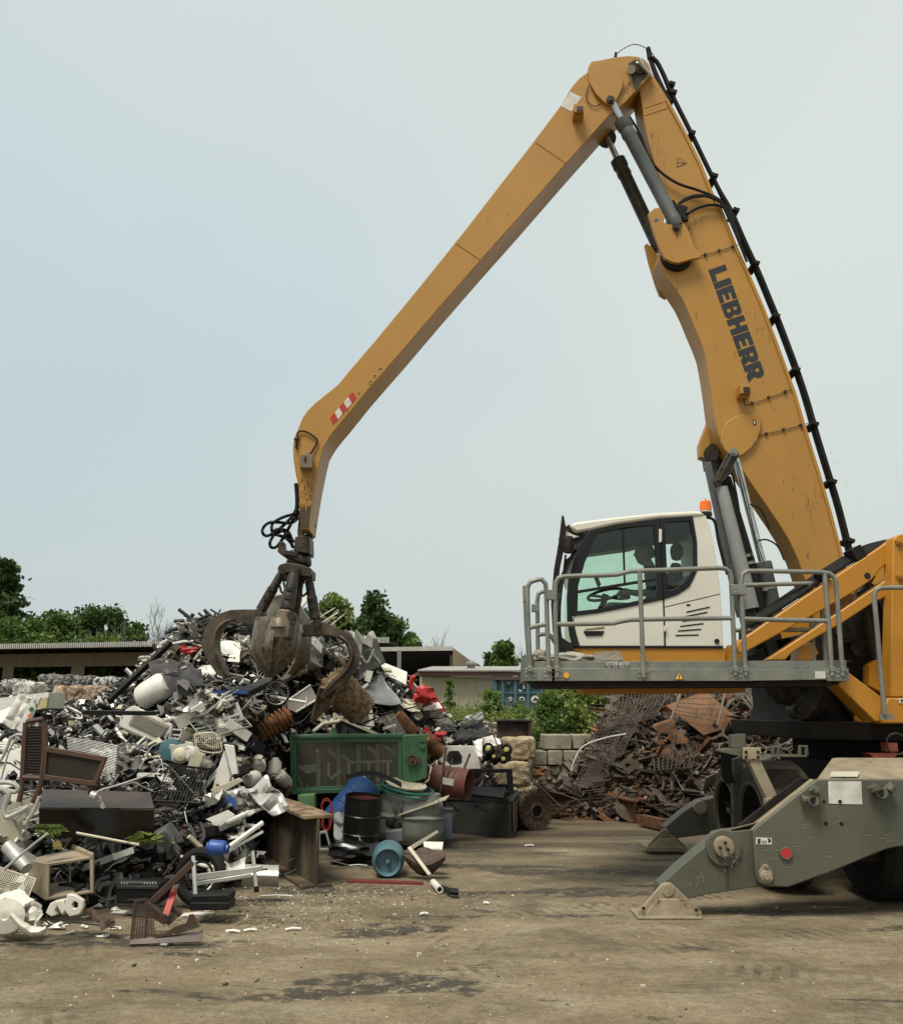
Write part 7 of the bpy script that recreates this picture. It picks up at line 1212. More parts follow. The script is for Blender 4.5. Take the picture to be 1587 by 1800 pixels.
# big I-beam
tfl = mat('worn_lit_beam_top', (.25, .175, .1), (.12, .08, .045), .8, scale=4, amt=.9, c3=(.36, .28, .19), c3amt=.4, bump=.4)  # tan flange; the light falling on its top is put into the paler colour
ibm = mat('weathered_beam', (.105, .075, .042), (.05, .036, .022), .8, scale=3, amt=.9, c3=(.2, .14, .085), c3amt=.4, bump=.35, stretch=(1, 1, .35))
n0, n1 = G(557, 1561), G(468, 1508); hh = V(557, 1434, n0.y).z
def ibeam(m):
    dr = Vector((n1.x - n0.x, n1.y - n0.y, 0)); sd = Vector((dr.y, -dr.x, 0)).normalized() * .155
    if sd.x < 0: sd = -sd
    t = Vector((0, 0, .03)); tw = sd.normalized() * .014; up = Vector((0, 0, hh))
    m.prism([n0 - sd * 1.0, n0 + sd * 1.0, n0 + sd * 1.0 + t, n0 - sd * 1.0 + t], dr); m.prism([n0 - tw + t, n0 + tw + t, n0 + tw + up - t, n0 - tw + up - t], dr)
    m.surf(lambda u, v: n0 + up - t + dr * v * 1.0 + sd * (u - .5) * 2 + Vector((0, 0, .03 + .035 * math.sin(v * 2 + .3) * (1 - abs(u - .5)))), 6, 12, .035, mi=1)
thg('steel_girder', [ibm, tfl], ibeam, 'big brown I-beam standing upright on the ground left of the oil drum', 'steel beam', bevel=.005)
# tub, brush, posts
Y = 13.2; tub = empty('steel_tub', G(850, 1472), 'dark blue-black open steel tub on the ground full of scrap', 'steel tub')
tubm = mat('dark_tub_paint', (.032, .042, .043), (.055, .048, .036), .45, scale=3, amt=.8, c3=(.11, .075, .045), c3amt=.4)
t0, t1, t2, t3 = G(783, 1464), G(899, 1474), G(911, 1453), G(800, 1448); tz = V(899, 1408, t1.y).z
S1('wall', tubm, tub, lambda m: [m.prism([a, b, b + Vector((0, 0, tz)), a + Vector((0, 0, tz))], (0, .03, 0)) for a, b in ((t0, t1), (t1, t2), (t2, t3), (t3, t0))] and None, bevel=.004)
S1('rim', tubm, tub, lambda m: m.tube([p + Vector((0, 0, tz)) for p in (t0, t1, t2, t3)], .035, 4, closed=True)); S1('end_panel', P['dull rusty'], tub, lambda m: m.prism([t1 + Vector((.02, -.005, .05)), t2 + Vector((.02, 0, .05)), t2 + Vector((.02, 0, tz - .04)), t1 + Vector((.02, -.005, tz - .04))], (.01, 0, 0)))
S1('latch', P['pale grey'], tub, lambda m: (m.box(V(831, 1416, t0.y + .02), (.09, .03, .05)), m.box(V(842, 1413, t0.y + .02), (.04, .03, .05))))
thg('tub_filling', dec, lambda m: m.surf(lambda u, v: (t0 * (1 - u) + t1 * u) * (1 - v) + (t3 * (1 - u) + t2 * u) * v + Vector((0, 0, tz - .12 + .1 * NZ.noise(Vector((u * 7, v * 5, 0))))), 16, 8, .02), 'dark rubbish filling the steel tub up to its rim', 'rubbish')
def brush(m, c, ax, r, L, n, seed):
    rr = random.Random(seed); ax = Vector(ax).normalized(); u = ax.orthogonal().normalized(); w_ = ax.cross(u)
    for i in range(n):
        a = rr.uniform(0, 6.283); t = rr.uniform(0, L) if rr.random() < .5 else rr.choice((rr.uniform(0, .05),)); d = u * math.cos(a) + w_ * math.sin(a); q = c + ax * t; e_ = q + d * r * rr.uniform(.85, 1.06) + ax * rr.uniform(-.05, .05) + (u * rr.uniform(-1, 1) + w_ * rr.uniform(-1, 1)) * .02
        s_ = ax.cross(d) * .004; m.add([q + d * r * .42 - s_, q + d * r * .42 + s_, e_ + s_, e_ - s_], [(0, 1, 2, 3)])
    m.lathe(c, ax, [(0, r * .3), (0, r * .45), (L, r * .45)], 24, cap=False, mi=0)
    m.lathe(c + ax * .03, ax, [(0, r * .5), (.02, r * .88), (L, r * .9)], 24, cap=False)
bc0 = G(944, 1460); bc0.z = .27; brm = mat('steel_bristles', (.06, .04, .026), (.12, .08, .05), .6, .2, scale=20)
br = empty('sweeper_brush', G(944, 1460), 'round steel sweeper brush roll on the ground right of the steel tub', 'brush')
S1('bristles', brm, br, lambda m: brush(m, bc0, (-.45, 1, 0), .26, .6, 2600, 4), rec=False); S1('core', P['dull rusty'], br, lambda m: m.lathe(bc0 - Vector((-.45, 1, 0)).normalized() * .02, (-.45, 1, 0), [(0, .085), (0, .1), (.1, .1), (.1, .085), (.0, .085)], 24, cap=False)); S1('core_hole', blk, br, lambda m: m.lathe(bc0 + Vector((-.45, 1, 0)).normalized() * .03, (-.45, 1, 0), [(0, .086), (.005, .001)], 20, cap=False))
thg('grey_duct', mat('blue_grey_duct', (.11, .14, .17), (.09, .115, .14), .5), lambda m: (m.pp([(774,1422),(795,1423),(794,1476),(773,1474)], 12.6, .16), m.pp([(772,1420),(796,1421),(796,1425),(772,1424)], 12.58, .2)), 'upright blue-grey square duct against the left end of the steel tub', 'duct', bevel=.006)
thg('grey_box', mat('grey_box_paint', (.14, .155, .16), (.11, .12, .125), .5), lambda m: m.pp([(676,1463),(706,1459),(708,1478),(680,1484)], 11.4, .2), 'plain grey box between the teal gas cylinder and the motor housing', 'box', bevel=.006)
thg('plastic_sheeting', [mat('grey_plastic_sheet', (.33, .34, .33), (.2, .2, .2), .3, scale=3)], lambda m: sheetpx(m, [(585,1425,.2),(612,1430,0),(655,1492,-.3),(592,1490,-.1)], 11.3, 12, 10, .12, .008, 9), 'crumpled grey plastic sheeting behind the foot of the black oil drum', 'plastic sheeting', ang=15)
thg('black_bag', mat('black_plastic_bag', (.012, .012, .012), None, .22), lambda m: crumpb(m, V(625, 1494, 11.0), .28, .1, .2, 4), 'shiny black bag wrapped round the foot of the black oil drum', 'bag', ang=20) if 'crumpb' in globals() else None
thg('red_hose', P['red'], lambda m: [m.tube(smooth([V(566 + i, 1432, 11.4), V(566, 1412 + i, 11.4), V(574, 1404 + i, 11.4), V(582, 1414, 11.4), V(583 - i, 1440, 11.4), V(578, 1458, 11.4), V(568, 1455, 11.4), V(566 + i, 1432, 11.4)]), .011, 6) for i in (0, 3)] and None, 'looped red hose hanging between the I-beam and the oil drum', 'hose')
thg('tubular_truss', P['pale grey'], lambda m: m.ring([(560,1462),(574,1460),(584,1496),(561,1496)], [(563,1466),(572,1465),(579,1491),(563,1491)], 11.2, .04), 'pale square frame on the ground behind the I-beam', 'frame', bevel=.004)
# washing machine top, hoods, mower etc
Yw = MY(800, 1335, -.35); wm = empty('washing_machine_top', V(803, 1352, Yw), 'bright white washing machine front panel with a big oval opening', 'washing machine')
S1('panel', P['white'], wm, lambda m: m.ring([(770,1311),(832,1311),(841,1330),(846,1351),(800,1352),(758,1350),(764,1330)], [(790,1320),(805,1320),(812,1330),(812,1344),(800,1346),(786,1344),(785,1330)], Yw, .08), bevel=.01)
S1('opening', P['grey'], wm, lambda m: m.surf(lambda u, v: V(799 + math.cos(u * 6.283) * 14 * v, 1333 + math.sin(u * 6.283) * 13 * v, Yw + .2 - .12 * v), 24, 6, .01)); S1('side', P['grey'], wm, lambda m: pl(m, [(770,1311,.02),(757,1350,.02),(756,1342,.4),(766,1312,.4)], Yw, .01))
thg('crushed_hood', P['dark grey'], lambda m: sheetpx(m, [(770,1283,.3),(838,1262,.3),(866,1290,.0),(800,1312,-.1)], MY(820,1290,-.2), 14, 10, .09, .012, 5, fr=2), 'crushed dark grey car hood on the right shoulder of the heap', 'car hood', ang=14)
thg('crushed_sheet', P['pale grey'], lambda m: sheetpx(m, [(815,1262,.1),(845,1250,.2),(850,1262,.1),(822,1270,0)], MY(830,1266,-.1), 8, 5, .05, .01, 6), 'crumpled silvery strip on top of the crushed dark hood', 'metal strip', ang=14)
thg('white_sheet', P['white'], lambda m: sheetpx(m, [(848,1288,.2),(892,1302,.1),(880,1340,-.1),(843,1322,0)], MY(865,1320,-.2), 9, 8, .05, .012, 8), 'large torn white sheet behind the yellow-wheeled mower', 'metal sheet', ang=14)
thg('white_sheet', P['white'], lambda m: sheetpx(m, [(830,1302,.1),(848,1300,.1),(846,1340,-.1),(836,1320,0)], MY(838,1320,-.2), 6, 8, .04, .012, 12), 'narrow folded white sheet right of the washing machine front', 'metal sheet', ang=14)
Ym = 14.2; mw = empty('lawn_mower', V(880, 1335, Ym), 'upturned green and black lawn mower with yellow wheels beside the straw-coloured bale', 'lawn mower')
for px, py, r_ in ((890,1318,.07),(858,1316,.07),(885,1334,.06),(868,1330,.05)): S1('wheel', [rub, mat('mower_yellow', (.6, .48, .14))], mw, lambda m: (m.torus(V(px, py, Ym - .1), (-.3, -1, .2), r_, r_ * .3, 22, 8, 0), m.lathe(V(px, py, Ym - .12), (-.3, -1, .2), [(0, r_ * .5), (.02, r_ * .5), (.03, .001)], 20, mi=1)))
S1('deck', grs, mw, lambda m: crump2(m, V(874, 1326, Ym), .18, .12, .12, 3)) if 'crump2' in globals() else None
S1('handle', P['dull rusty'], mw, lambda m: (m.tube([V(884, 1312, Ym - .1), V(872, 1280, Ym - .1), V(862, 1268, Ym)], .01, 6), m.tube([V(876, 1314, Ym - .1), V(866, 1290, Ym - .1), V(858, 1262, Ym)], .009, 6)))
thg('grill_basket', P['black'], lambda m: (m.pp([(815,1352),(900,1352),(903,1392),(893,1392),(890,1358),(818,1358)], 13.3, .1), [m.tube([V(824 + i * 4.5, 1358, 13.3), V(822 + i * 4.6, 1382, 13.2)], .004, 4) for i in range(15)], [m.tube([V(822, 1360 + j * 4, 13.28), V(890, 1358 + j * 4, 13.28)], .004, 4) for j in range(6)]), 'black grill grate frame standing above the steel tub', 'grill')
thg('flat_cover', P['black'], lambda m: (pl(m, [(828,1382,.2),(890,1384,.2),(884,1402,-.1),(812,1394,-.1)], 12.9, .04), pl(m, [(820,1384,.0),(830,1370,.1),(838,1371,.1),(828,1388,.0)], 12.85, .03)), 'flat black cover lying on the scrap in the steel tub', 'cover')
thg('rebar', P['rusty'], lambda m: m.tube([V(797, 1398, 12.6), V(826, 1325, 12.7)], .016, 6), 'thick rusty bar leaning right across the red-brown drum', 'bar', 'bars leaning on the drum'); thg('rebar', P['dull rusty'], lambda m: m.tube([V(774, 1392, 12.5), V(784, 1314, 12.6)], .015, 6), 'tall rusty bar standing upright before the washing machine front', 'bar', 'bars leaning on the drum'); thg('rebar', P['dull rusty'], lambda m: m.tube([V(781, 1376, 12.5), V(796, 1334, 12.6)], .009, 6), 'thin rusty bar between the two thicker ones by the drum', 'bar', 'bars leaning on the drum')
# crest and middle pieces
thg('car_hood', mat('glossy_brown_hood', (.055, .038, .032), (.035, .028, .025), .3, scale=3, c3=(.2, .13, .09), c3amt=.33), lambda m: sheetpx(m, [(262,1165,.4),(330,1158,.4),(358,1186,.1),(270,1200,.1)], MY(310,1198,-.15), 14, 8, .05, .015, 3, fr=1.6), 'brown crushed car hood high on the left shoulder of the heap', 'car hood', ang=20)
thg('car_bumper', P['dark grey'], lambda m: sheetpx(m, [(282,1186,.1),(356,1176,.1),(360,1206,-.1),(304,1216,-.1)], MY(320,1214,-.3), 10, 6, .04, .02, 5, fr=1.5), 'dark bumper-like panel just below the brown car hood', 'car panel', ang=20)
def wtank(m): A = V(248, 1228, MY(262,1236,-.2)); B = V(286, 1206, A.y - .1); m.lathe(A, B - A, [(0, .02), (0, .12), (.03, .15), (.1, .165), (.34, .17), (.38, .15), (.42, .1), (.43, .01)], 30)
thg('water_tank', P['white'], wtank, 'rounded white water tank left of the brown car hood', 'water tank')
thg('long_bar', P['black'], lambda m: m.tube([V(192, 1232, 11.6), V(300, 1130, 12.4)], .045, 4), 'long black square bar rising from the bales towards the crest', 'bar')
thg('long_bar', P['dark grey'], lambda m: m.tube([V(145, 1252, 9.6), V(275, 1254, 10.2)], .03, 4), 'dark horizontal bar behind the white heater', 'bar')
def truss(m):
    Y = 12.9
    for a, b in (((282,1133),(322,1108)), ((284,1141),(330,1113)), ((282,1133),(290,1160)), ((293,1130),(302,1158)), ((318,1110),(325,1125))): m.tube([V(*a, Y), V(*b, Y)], .022, 6)
    m.lathe(V(312, 1125, Y), (1, 0, .5), [(0, .04), (.08, .06), (.14, .06), (.2, .03)], 12)
thg('tubular_truss', P['white'], truss, 'white tubular frame sticking out at the upper left of the heap', 'frame')
def crest(m):
    rr = random.Random(4)
    for i in range(64):
        x, y = rr.uniform(328, 410), rr.uniform(1088, 1128); L = rr.uniform(14, 42); a = -.28 + rr.uniform(-.25, .25) if rr.random() < .8 else rr.uniform(-1.5, 1.5); Y = 12.9 + rr.uniform(-.3, .4); m.tube([V(x - L * math.cos(a), y + L * math.sin(-a) * 1, Y), V(x, y + rr.uniform(-3, 3), Y), V(x + L * math.cos(a), y + L * math.sin(a), Y)], rr.uniform(.012, .03), 5)
thg('rod_bundle', P['dark grey'], crest, 'tangled bundle of dark rods and pipes on the crest left of the grapple', 'rods')
thg('crest_pipe', P['grey'], lambda m: (m.tube([V(336, 1089, 13), V(372, 1090, 13)], .02, 6), m.tube([V(378, 1092, 13), V(388, 1071, 13)], .015, 6)), 'grey pipes crossing at the very top left of the crest', 'pipe')
thg('red_car_part', P['red'], lambda m: (sheetpx(m, [(318,1138),(350,1137),(346,1150),(322,1150)], MY(334,1144,-.2), 8, 4, .06, .02, 3), m.tube([V(322, 1142, MY(334,1144,-.35)), V(348, 1140, MY(334,1144,-.35))], .015, 6)), 'red metal grille piece under the rod bundle on the crest', 'car part', ang=12)
thg('white_sheeting', P['white'], lambda m: sheetpx(m, [(384,1130,.2),(425,1128,.2),(422,1165,-.1),(384,1164,0)], MY(405,1148,-.15), 10, 8, .04, .015, 6, fr=1.5), 'large dusty white panel framed by the left tine of the grapple', 'appliance panel', ang=20)
thg('white_sheeting', P['white'], lambda m: sheetpx(m, [(350,1176,.0),(384,1162,.1),(394,1192,0),(362,1200,-.1)], MY(370,1180,-.1), 8, 6, .03, .012, 16), 'white bent panel below the left tine tip', 'appliance panel', ang=20)
thg('steel_trough', [mat('dark_trough', (.025, .026, .028), (.04, .04, .04), .4), P['blue']], lambda m: (pl(m, [(382,1207,.1),(430,1206,.1),(470,1190,.3),(478,1196,.25),(436,1216,0),(380,1213,0)], MY(430,1216,-.4), .08), pl(m, [(372,1214),(430,1214),(436,1220),(375,1219)], MY(400,1216,-.4), .05, 1), m.tube([V(400, 1220, MY(400,1225,-.3)), V(410, 1262, MY(405,1260,-.3))], .03, 8)), 'dark angular steel trough on a leg below the grapple shell', 'trough')
bw = empty('bicycle_wheel', V(487, 1241, 11.45), 'bicycle wheel hanging in front of the grey framed board', 'bicycle wheel')
bwc = V(487, 1218, 11.45)
S1('tyre', rub, bw, lambda m: m.torus(bwc, (.15, -1, .1), .152, .012, 40, 8)); S1('rim', P['silver'], bw, lambda m: m.torus(bwc, (.15, -1, .1), .14, .006, 40, 6))
def spk(m):
    ax = Vector((.15, -1, .1)).normalized(); u = ax.orthogonal().normalized(); w_ = ax.cross(u); m.cyl(bwc - ax * .03, bwc + ax * .03, .015, n=10)
    for i in range(20): a = i * math.pi / 10; m.tube([bwc + ax * .02 * (-1) ** i, bwc + (u * math.cos(a) + w_ * math.sin(a)) * .14], .0013, 3, caps=False)
S1('spokes', P['silver'], bw, spk)
Yb_ = MY(525, 1235, -.35); fb = empty('framed_board', V(525, 1255, Yb_), 'grey board with a white metal frame lying below the grapple', 'board')
S1('board', mat('grey_board', (.17, .155, .13), (.13, .12, .1), .8, scale=6), fb, lambda m: pl(m, [(493,1240,0),(546,1204,.3),(558,1228,.1),(520,1252,-.1)], Yb_, .03)); S1('frame', P['white'], fb, lambda m: (m.tube([V(520, 1252, Yb_ - .12), V(558, 1229, Yb_ + .08)], .014, 6), m.tube([V(493, 1240, Yb_ - .02), V(546, 1204, Yb_ + .28)], .014, 6)))
thg('white_pipe', P['white'], lambda m: (m.tube([V(475, 1224, Yb_ - .2), V(540, 1235, Yb_ - .25)], .02, 8), m.tube([V(540, 1226, Yb_ - .25), V(537, 1242, Yb_ - .25)], .016, 8)), 'white T-shaped pipe across the grey framed board', 'pipe')
def culv(a, b, Y, r_, lab, m_, n=26, dY=.2):
    A, B = V(*a, Y), V(*b, Y + dY); L = (B - A).length; pr = []
    for i in range(n * 4 + 1): t = L * i / (n * 4); pr.append((t, r_ * (1 + .09 * math.sin(i * math.pi / 2))))
    thg('corrugated_pipe', m_, lambda m: m.lathe(A, B - A, pr, 24), lab, 'corrugated pipe', 'rusty corrugated pipes')
rbr = mat('rust_orange', (.2, .085, .03), (.09, .04, .02), .85, scale=8, amt=.9, bump=.3)
def helix(m):
    Yh = MY(475, 1275, -.3); A, B = V(444, 1294, Yh), V(512, 1256, Yh + .1); d = B - A; u_ = d.orthogonal().normalized(); w_ = d.normalized().cross(u_); rr = random.Random(2)
    for k in range(5):
        pts = []
        for i in range(200):
            t = i / 199; a = t * 62 + k * .5; r_ = .13 * (1 + .05 * math.sin(i * .9 + k)) + rr.uniform(-.006, .006); pts.append(A + d * t + (u_ * math.cos(a) + w_ * math.sin(a)) * r_)
        m.tube(pts, .009, 4, caps=False)
    m.cyl(A, B, .1, n=16)
thg('wire_coil', rbr, helix, 'rusty spiral wire coil below the bicycle wheel', 'wire coil'); culv((694,1255), (742,1310), MY(720,1285,-.3), .11, 'rusty corrugated pipe behind the wire basket and mower wheel', rbr, 20); culv((742,1300), (768,1325), MY(755,1312,-.2), .14, 'fat rusty corrugated pipe just right of the green machine cabinet', rbr, 14)
stwb = mat('straw_bristle', (.28, .19, .10), (.13, .08, .045), .85, scale=14, amt=.9, bump=.8, bscale=40)
sb = empty('brush_roll', V(600, 1235, 12.1), 'straw-like brown brush roll under the right tine of the grapple', 'brush roll')
c0 = V(588, 1200, 12.2); c1 = V(632, 1246, 12.5)
S1('bristles', stwb, sb, lambda m: brush(m, c0, c1 - c0, .24, (c1 - c0).length, 3000, 9), rec=False)
thg('crushed_hood', mat('silver_grey_paint', (.27, .275, .27), (.18, .185, .185), .28, .4, scale=3, c3=(.08, .07, .06), c3amt=.35), lambda m: sheetpx(m, [(628,1195,.4),(672,1186,.4),(706,1236,.0),(632,1238,-.1)], MY(665,1215,-.3), 14, 10, .08, .015, 21, fr=1.8), 'silver-grey crushed car hood on the right flank of the heap', 'car hood', ang=18)
thg('crushed_hood', mat('mid_grey_paint', (.1, .105, .105), (.07, .07, .07), .4, scale=3, c3=(.2, .17, .13), c3amt=.35), lambda m: sheetpx(m, [(676,1192,.4),(708,1200,.4),(700,1228,.2),(690,1216,.1)], MY(692,1208,-.2), 10, 8, .06, .015, 23), 'darker dented panel joined to the silver-grey hood', 'car panel', ang=18)
thg('door_sheet', P['white'], lambda m: pl(m, [(640,1150,.3),(716,1181,.2),(714,1204,.0),(700,1196,.0),(650,1172,.1)], 14.1, .05), 'smooth white door panel on the skyline between the grapple and the low building', 'door', bevel=.005)
thg('white_bracket', P['white'], lambda m: (pl(m, [(644,1178),(656,1180),(650,1200),(640,1196)], MY(648,1190,-.3), .03), pl(m, [(624,1214),(646,1200),(648,1204),(628,1220)], MY(636,1206,-.3), .03)), 'folded white bracket left of the silver-grey hood', 'bracket')
Yf = MY(640, 1255, -.3); thg('framed_sheet', [P['white'], P['grey']], lambda m: (m.ring([(612,1246),(652,1236),(658,1276),(640,1290),(606,1280)], [(618,1250),(646,1243),(650,1270),(638,1280),(614,1272)], Yf, .05), m.pp([(618,1250),(646,1243),(650,1270),(638,1280),(614,1272)], Yf + .03, .01, 1)), 'white framed grey panel above the green machine cabinet', 'panel', bevel=.005)
thg('window_screen', [P['cream'], P['dark grey']], lambda m: (m.ring([(585,1253),(676,1294),(584,1294)], [(590,1262),(655,1290),(590,1290)], Yf - .15, .04), m.pp([(590,1262),(655,1290),(590,1290)], Yf - .12, .01, 1)), 'triangular screen frame standing on the green machine cabinet', 'frame')
thg('wire_basket', P['silver'], lambda m: ([m.tube([V(666 + 2.4 * i, 1262 - 1.0 * i, MY(690,1270,-.3)), V(694 + 2.1 * i, 1294, MY(690,1270,-.3))], .004, 4, caps=False) for i in range(11)], [m.tube([V(666 + j * 2.6, 1262 + j * 2.9, MY(690,1270,-.3)), V(691 + j * 2.3, 1250 + j * 3.6, MY(690,1270,-.3))], .004, 4, caps=False) for j in range(13)]), 'long wire basket leaning down to the green machine cabinet', 'wire basket')
thg('antenna', P['black'], lambda m: ([m.tube([V(630, 1274, Yf - .3), V(*p, Yf - .3)], .009, 5) for p in ((612,1250),(626,1246),(648,1248),(660,1262),(668,1280),(606,1262))], m.tube([V(612, 1253, Yf - .35), V(672, 1255, Yf - .35), V(732, 1242, Yf - .3)], .01, 5), m.tube([V(632, 1274, Yf - .32), V(700, 1248, Yf - .3)], .008, 5)), 'thin black spider-like rod rack before the white framed panel', 'rod rack')
thg('plastic_chair', P['red'], lambda m: (crumpc(m, V(746, 1222, 13.9), .16, .12, .1, 2) if 'crumpc' in globals() else sheetpx(m, [(730,1222,.1),(757,1213,.1),(762,1226,-.1),(738,1236,-.1)], MY(746,1224,-.15), 8, 6, .05, .03, 2)), 'bright red plastic seat on the right flank of the heap', 'seat')
thg('red_sheet', P['red'], lambda m: pl(m, [(746,1236),(766,1222),(784,1250),(780,1252)], MY(765,1236,-.2), .03), 'dark red angular panel right of the bright red seat', 'panel'); thg('red_post', P['red'], lambda m: m.tpx([(724,1214),(722,1205),(725,1192),(730,1190)], MY(726,1216,-.1), .04, 8), 'red curved post sticking up beside the white door panel', 'post')
thg('red_bar', P['red'], lambda m: (m.tube([V(744, 1285, MY(750,1285,-.3)), V(774, 1302, MY(760,1292,-.35))], .02, 6), sheetpx(m, [(742,1282),(752,1276),(762,1296),(750,1292)], MY(752,1286,-.25), 4, 4, .02, .02)), 'red bar with a flared end above the washing machine front', 'bar'); thg('red_tray', P['red'], lambda m: pl(m, [(752,1286,0),(786,1286,.1),(780,1292,-.1),(756,1291,-.1)], MY(770,1288,-.15), .04), 'red shallow tray beneath the wire birdcage', 'tray')
thg('cream_cover', P['cream'], lambda m: (sheetpx(m, [(692,1236,.1),(712,1230,.1),(744,1232,.1),(738,1256,-.1)], MY(720,1243,-.2), 10, 7, .06, .015, 31)), 'cream dented cover left of the small car wheel', 'cover', ang=20)
def cage2(m, pts, Y, n):
    q = [V(x, y, Y) for x, y in pts]
    for i in range(n + 1): u = i / n; m.tube([q[0] * (1 - u) + q[1] * u, (q[0] * (1 - u) + q[1] * u + q[3] * (1 - u) + q[2] * u) / 2 + Vector((0, -.08, .03)), q[3] * (1 - u) + q[2] * u], .004, 4, caps=False)
    for i in range(n // 2 + 1): u = i / (n // 2); m.tube([q[0] * (1 - u) + q[3] * u, (q[0] * (1 - u) + q[3] * u + q[1] * (1 - u) + q[2] * u) / 2 + Vector((0, -.08, .03)), q[1] * (1 - u) + q[2] * u], .004, 4, caps=False)
thg('bird_cage', P['silver'], lambda m: cage2(m, [(744,1244),(770,1234),(784,1262),(748,1262)], MY(762,1250,-.2), 14), 'curved wire birdcage top right of the small car wheel', 'wire cage'); thg('wire_grid', P['silver'], lambda m: cage2(m, [(758,1266),(786,1262),(802,1284),(772,1290)], MY(780,1276,-.2), 14), 'flattened wire grid below the birdcage top', 'wire grid')
cwh = empty('car_wheel', V(735, 1262, MY(735,1258,-.3)), 'small black tyred wheel with a pale rim beside the cream cover', 'wheel'); cwc = V(735, 1258, MY(735,1258,-.3))
S1('tyre', rub, cwh, lambda m: m.torus(cwc, (.3, -1, .3), .085, .03, 28, 10)); S1('rim', P['cream'], cwh, lambda m: m.lathe(cwc, (.3, -1, .3), [(-.01, .07), (.02, .065), (0, .03), (.02, .02), (.02, .001)], 22, cap=False))
# lower left aluminium frame, downspouts, black trays, tyre
Y = 8.3; al = empty('aluminium_trestle', G(450, 1568), 'folding aluminium frame with black feet tipped over left of the I-beam', 'aluminium frame')
S1('rail', P['silver'], al, lambda m: (pl(m, [(345,1537),(460,1522),(462,1532),(347,1548)], 8.3, .03), pl(m, [(345,1550),(440,1536),(442,1542),(347,1557)], 8.25, .03)), bevel=.003); S1('leg', P['silver'], al, lambda m: m.tube([V(444, 1492, 8.6), V(451, 1566, 8.5)], .018, 8)); S1('leg', P['silver'], al, lambda m: m.tube([V(340, 1505, 8.2), V(344, 1573, 8.1)], .018, 8)); S1('foot', rub, al, lambda m: (m.cyl(V(450.5, 1558, 8.5), V(451.5, 1568, 8.5), .022), m.cyl(V(443, 1486, 8.6), V(444.5, 1498, 8.6), .022)))
thg('downspout', P['silver'], lambda m: m.surf(lambda u, v: V(432 + 58 * u - 8 * v * (1 - u), 1521 + 34 * v + 2 * u, 8.9 - .1 * math.sin(v * 3.1)), 8, 8, .012), 'wide silver duct mouth lying against the foot of the I-beam', 'duct')
thg('duct_mouth', P['black'], lambda m: m.pp([(436,1530),(470,1527),(466,1545),(440,1550)], 8.82, .02), 'black opening of the wide silver duct mouth', 'duct opening')
for a, b, lab in (((404,1488),(462,1446),'white downspout tube rising behind the small blue gas bottle'), ((400,1496),(462,1462),'thinner white tube parallel to the white downspout'), ((332,1470),(395,1530),'cream folded gutter strip crossing down to the aluminium frame')): thg('downspout', P['white'] if 'cream' not in lab else P['cream'], lambda m: m.tube([V(*a, 8.8), V(*b, 9.0)], .024 if 'thinner' not in lab else .015, 6), lab, 'downspout', 'white downspouts')
thg('black_tray', P['black'], lambda m: m.pp([(336,1575),(402,1573),(402,1585),(336,1586)], 8.0, .25), 'upper of two stacked black trays on the ground', 'tray', 'black trays', bevel=.006); thg('black_tray', P['black'], lambda m: m.pp([(334,1587),(402,1587),(402,1600),(334,1601)], 7.95, .25), 'lower of two stacked black trays on the ground', 'tray', 'black trays', bevel=.006)
thg('tyre', rub, lambda m: (m.torus(V(352, 1540, 8.6), (-.25, -1, .2), .2, .05, 32, 10), m.torus(V(352, 1540, 8.6), (-.25, -1, .2), .12, .012, 28, 6)), 'black tyre half hidden behind the tipped aluminium frame', 'tyre')
thg('white_grille', P['white'], lambda m: (pl(m, [(362,1440),(400,1424),(412,1432),(388,1452)], 9.2, .02), [m.tube([V(366 + i * 4, 1440 - i * 1.6, 9.16), V(384 + i * 3.4, 1448 - i * 2, 9.14)], .003, 4) for i in range(9)]), 'white slotted fan guard above the small blue gas bottle', 'fan guard')
thg('walking_stick', P['pale grey'], lambda m: m.tpx([(-20,1552), (20,1518), (60,1484), (85,1465)], 7.7, .011, 6), 'grey walking stick slanting up behind the beige box', 'stick'); thg('wooden_stick', P['cream'], lambda m: m.tube([V(135, 1464, 8.0), V(245, 1485, 8.0)], .011, 6), 'cream rod lying across the black hollow below the brown cabinet', 'rod')
thg('plant_sprig', lf['lit'], lambda m: [m.surf(lambda u, v: V(88 + rnz(12), 1466 + rnz(7), 7.95) + Vector((u * rnz(.12), rnz(.03), v * .05)), 1, 1, .002) for _ in range(40)] and None, 'fan-shaped green palm leaf above the beige metal box', 'plant'); thg('plant_sprig', lf['lit'], lambda m: [m.surf(lambda u, v: V(258 + rnz(22), 1478 + rnz(9), 8.2) + Vector((u * rnz(.1), rnz(.03), v * .04)), 1, 1, .002) for _ in range(50)] and None, 'wilted green plant left of the small blue gas bottle', 'plant')
thg('blue_tube', P['dark grey'], lambda m: m.tpx([(0,1300),(12,1292),(24,1288),(44,1294)], 8.6, .018, 8), 'grey bent tube near the left edge above the patio chair', 'tube')
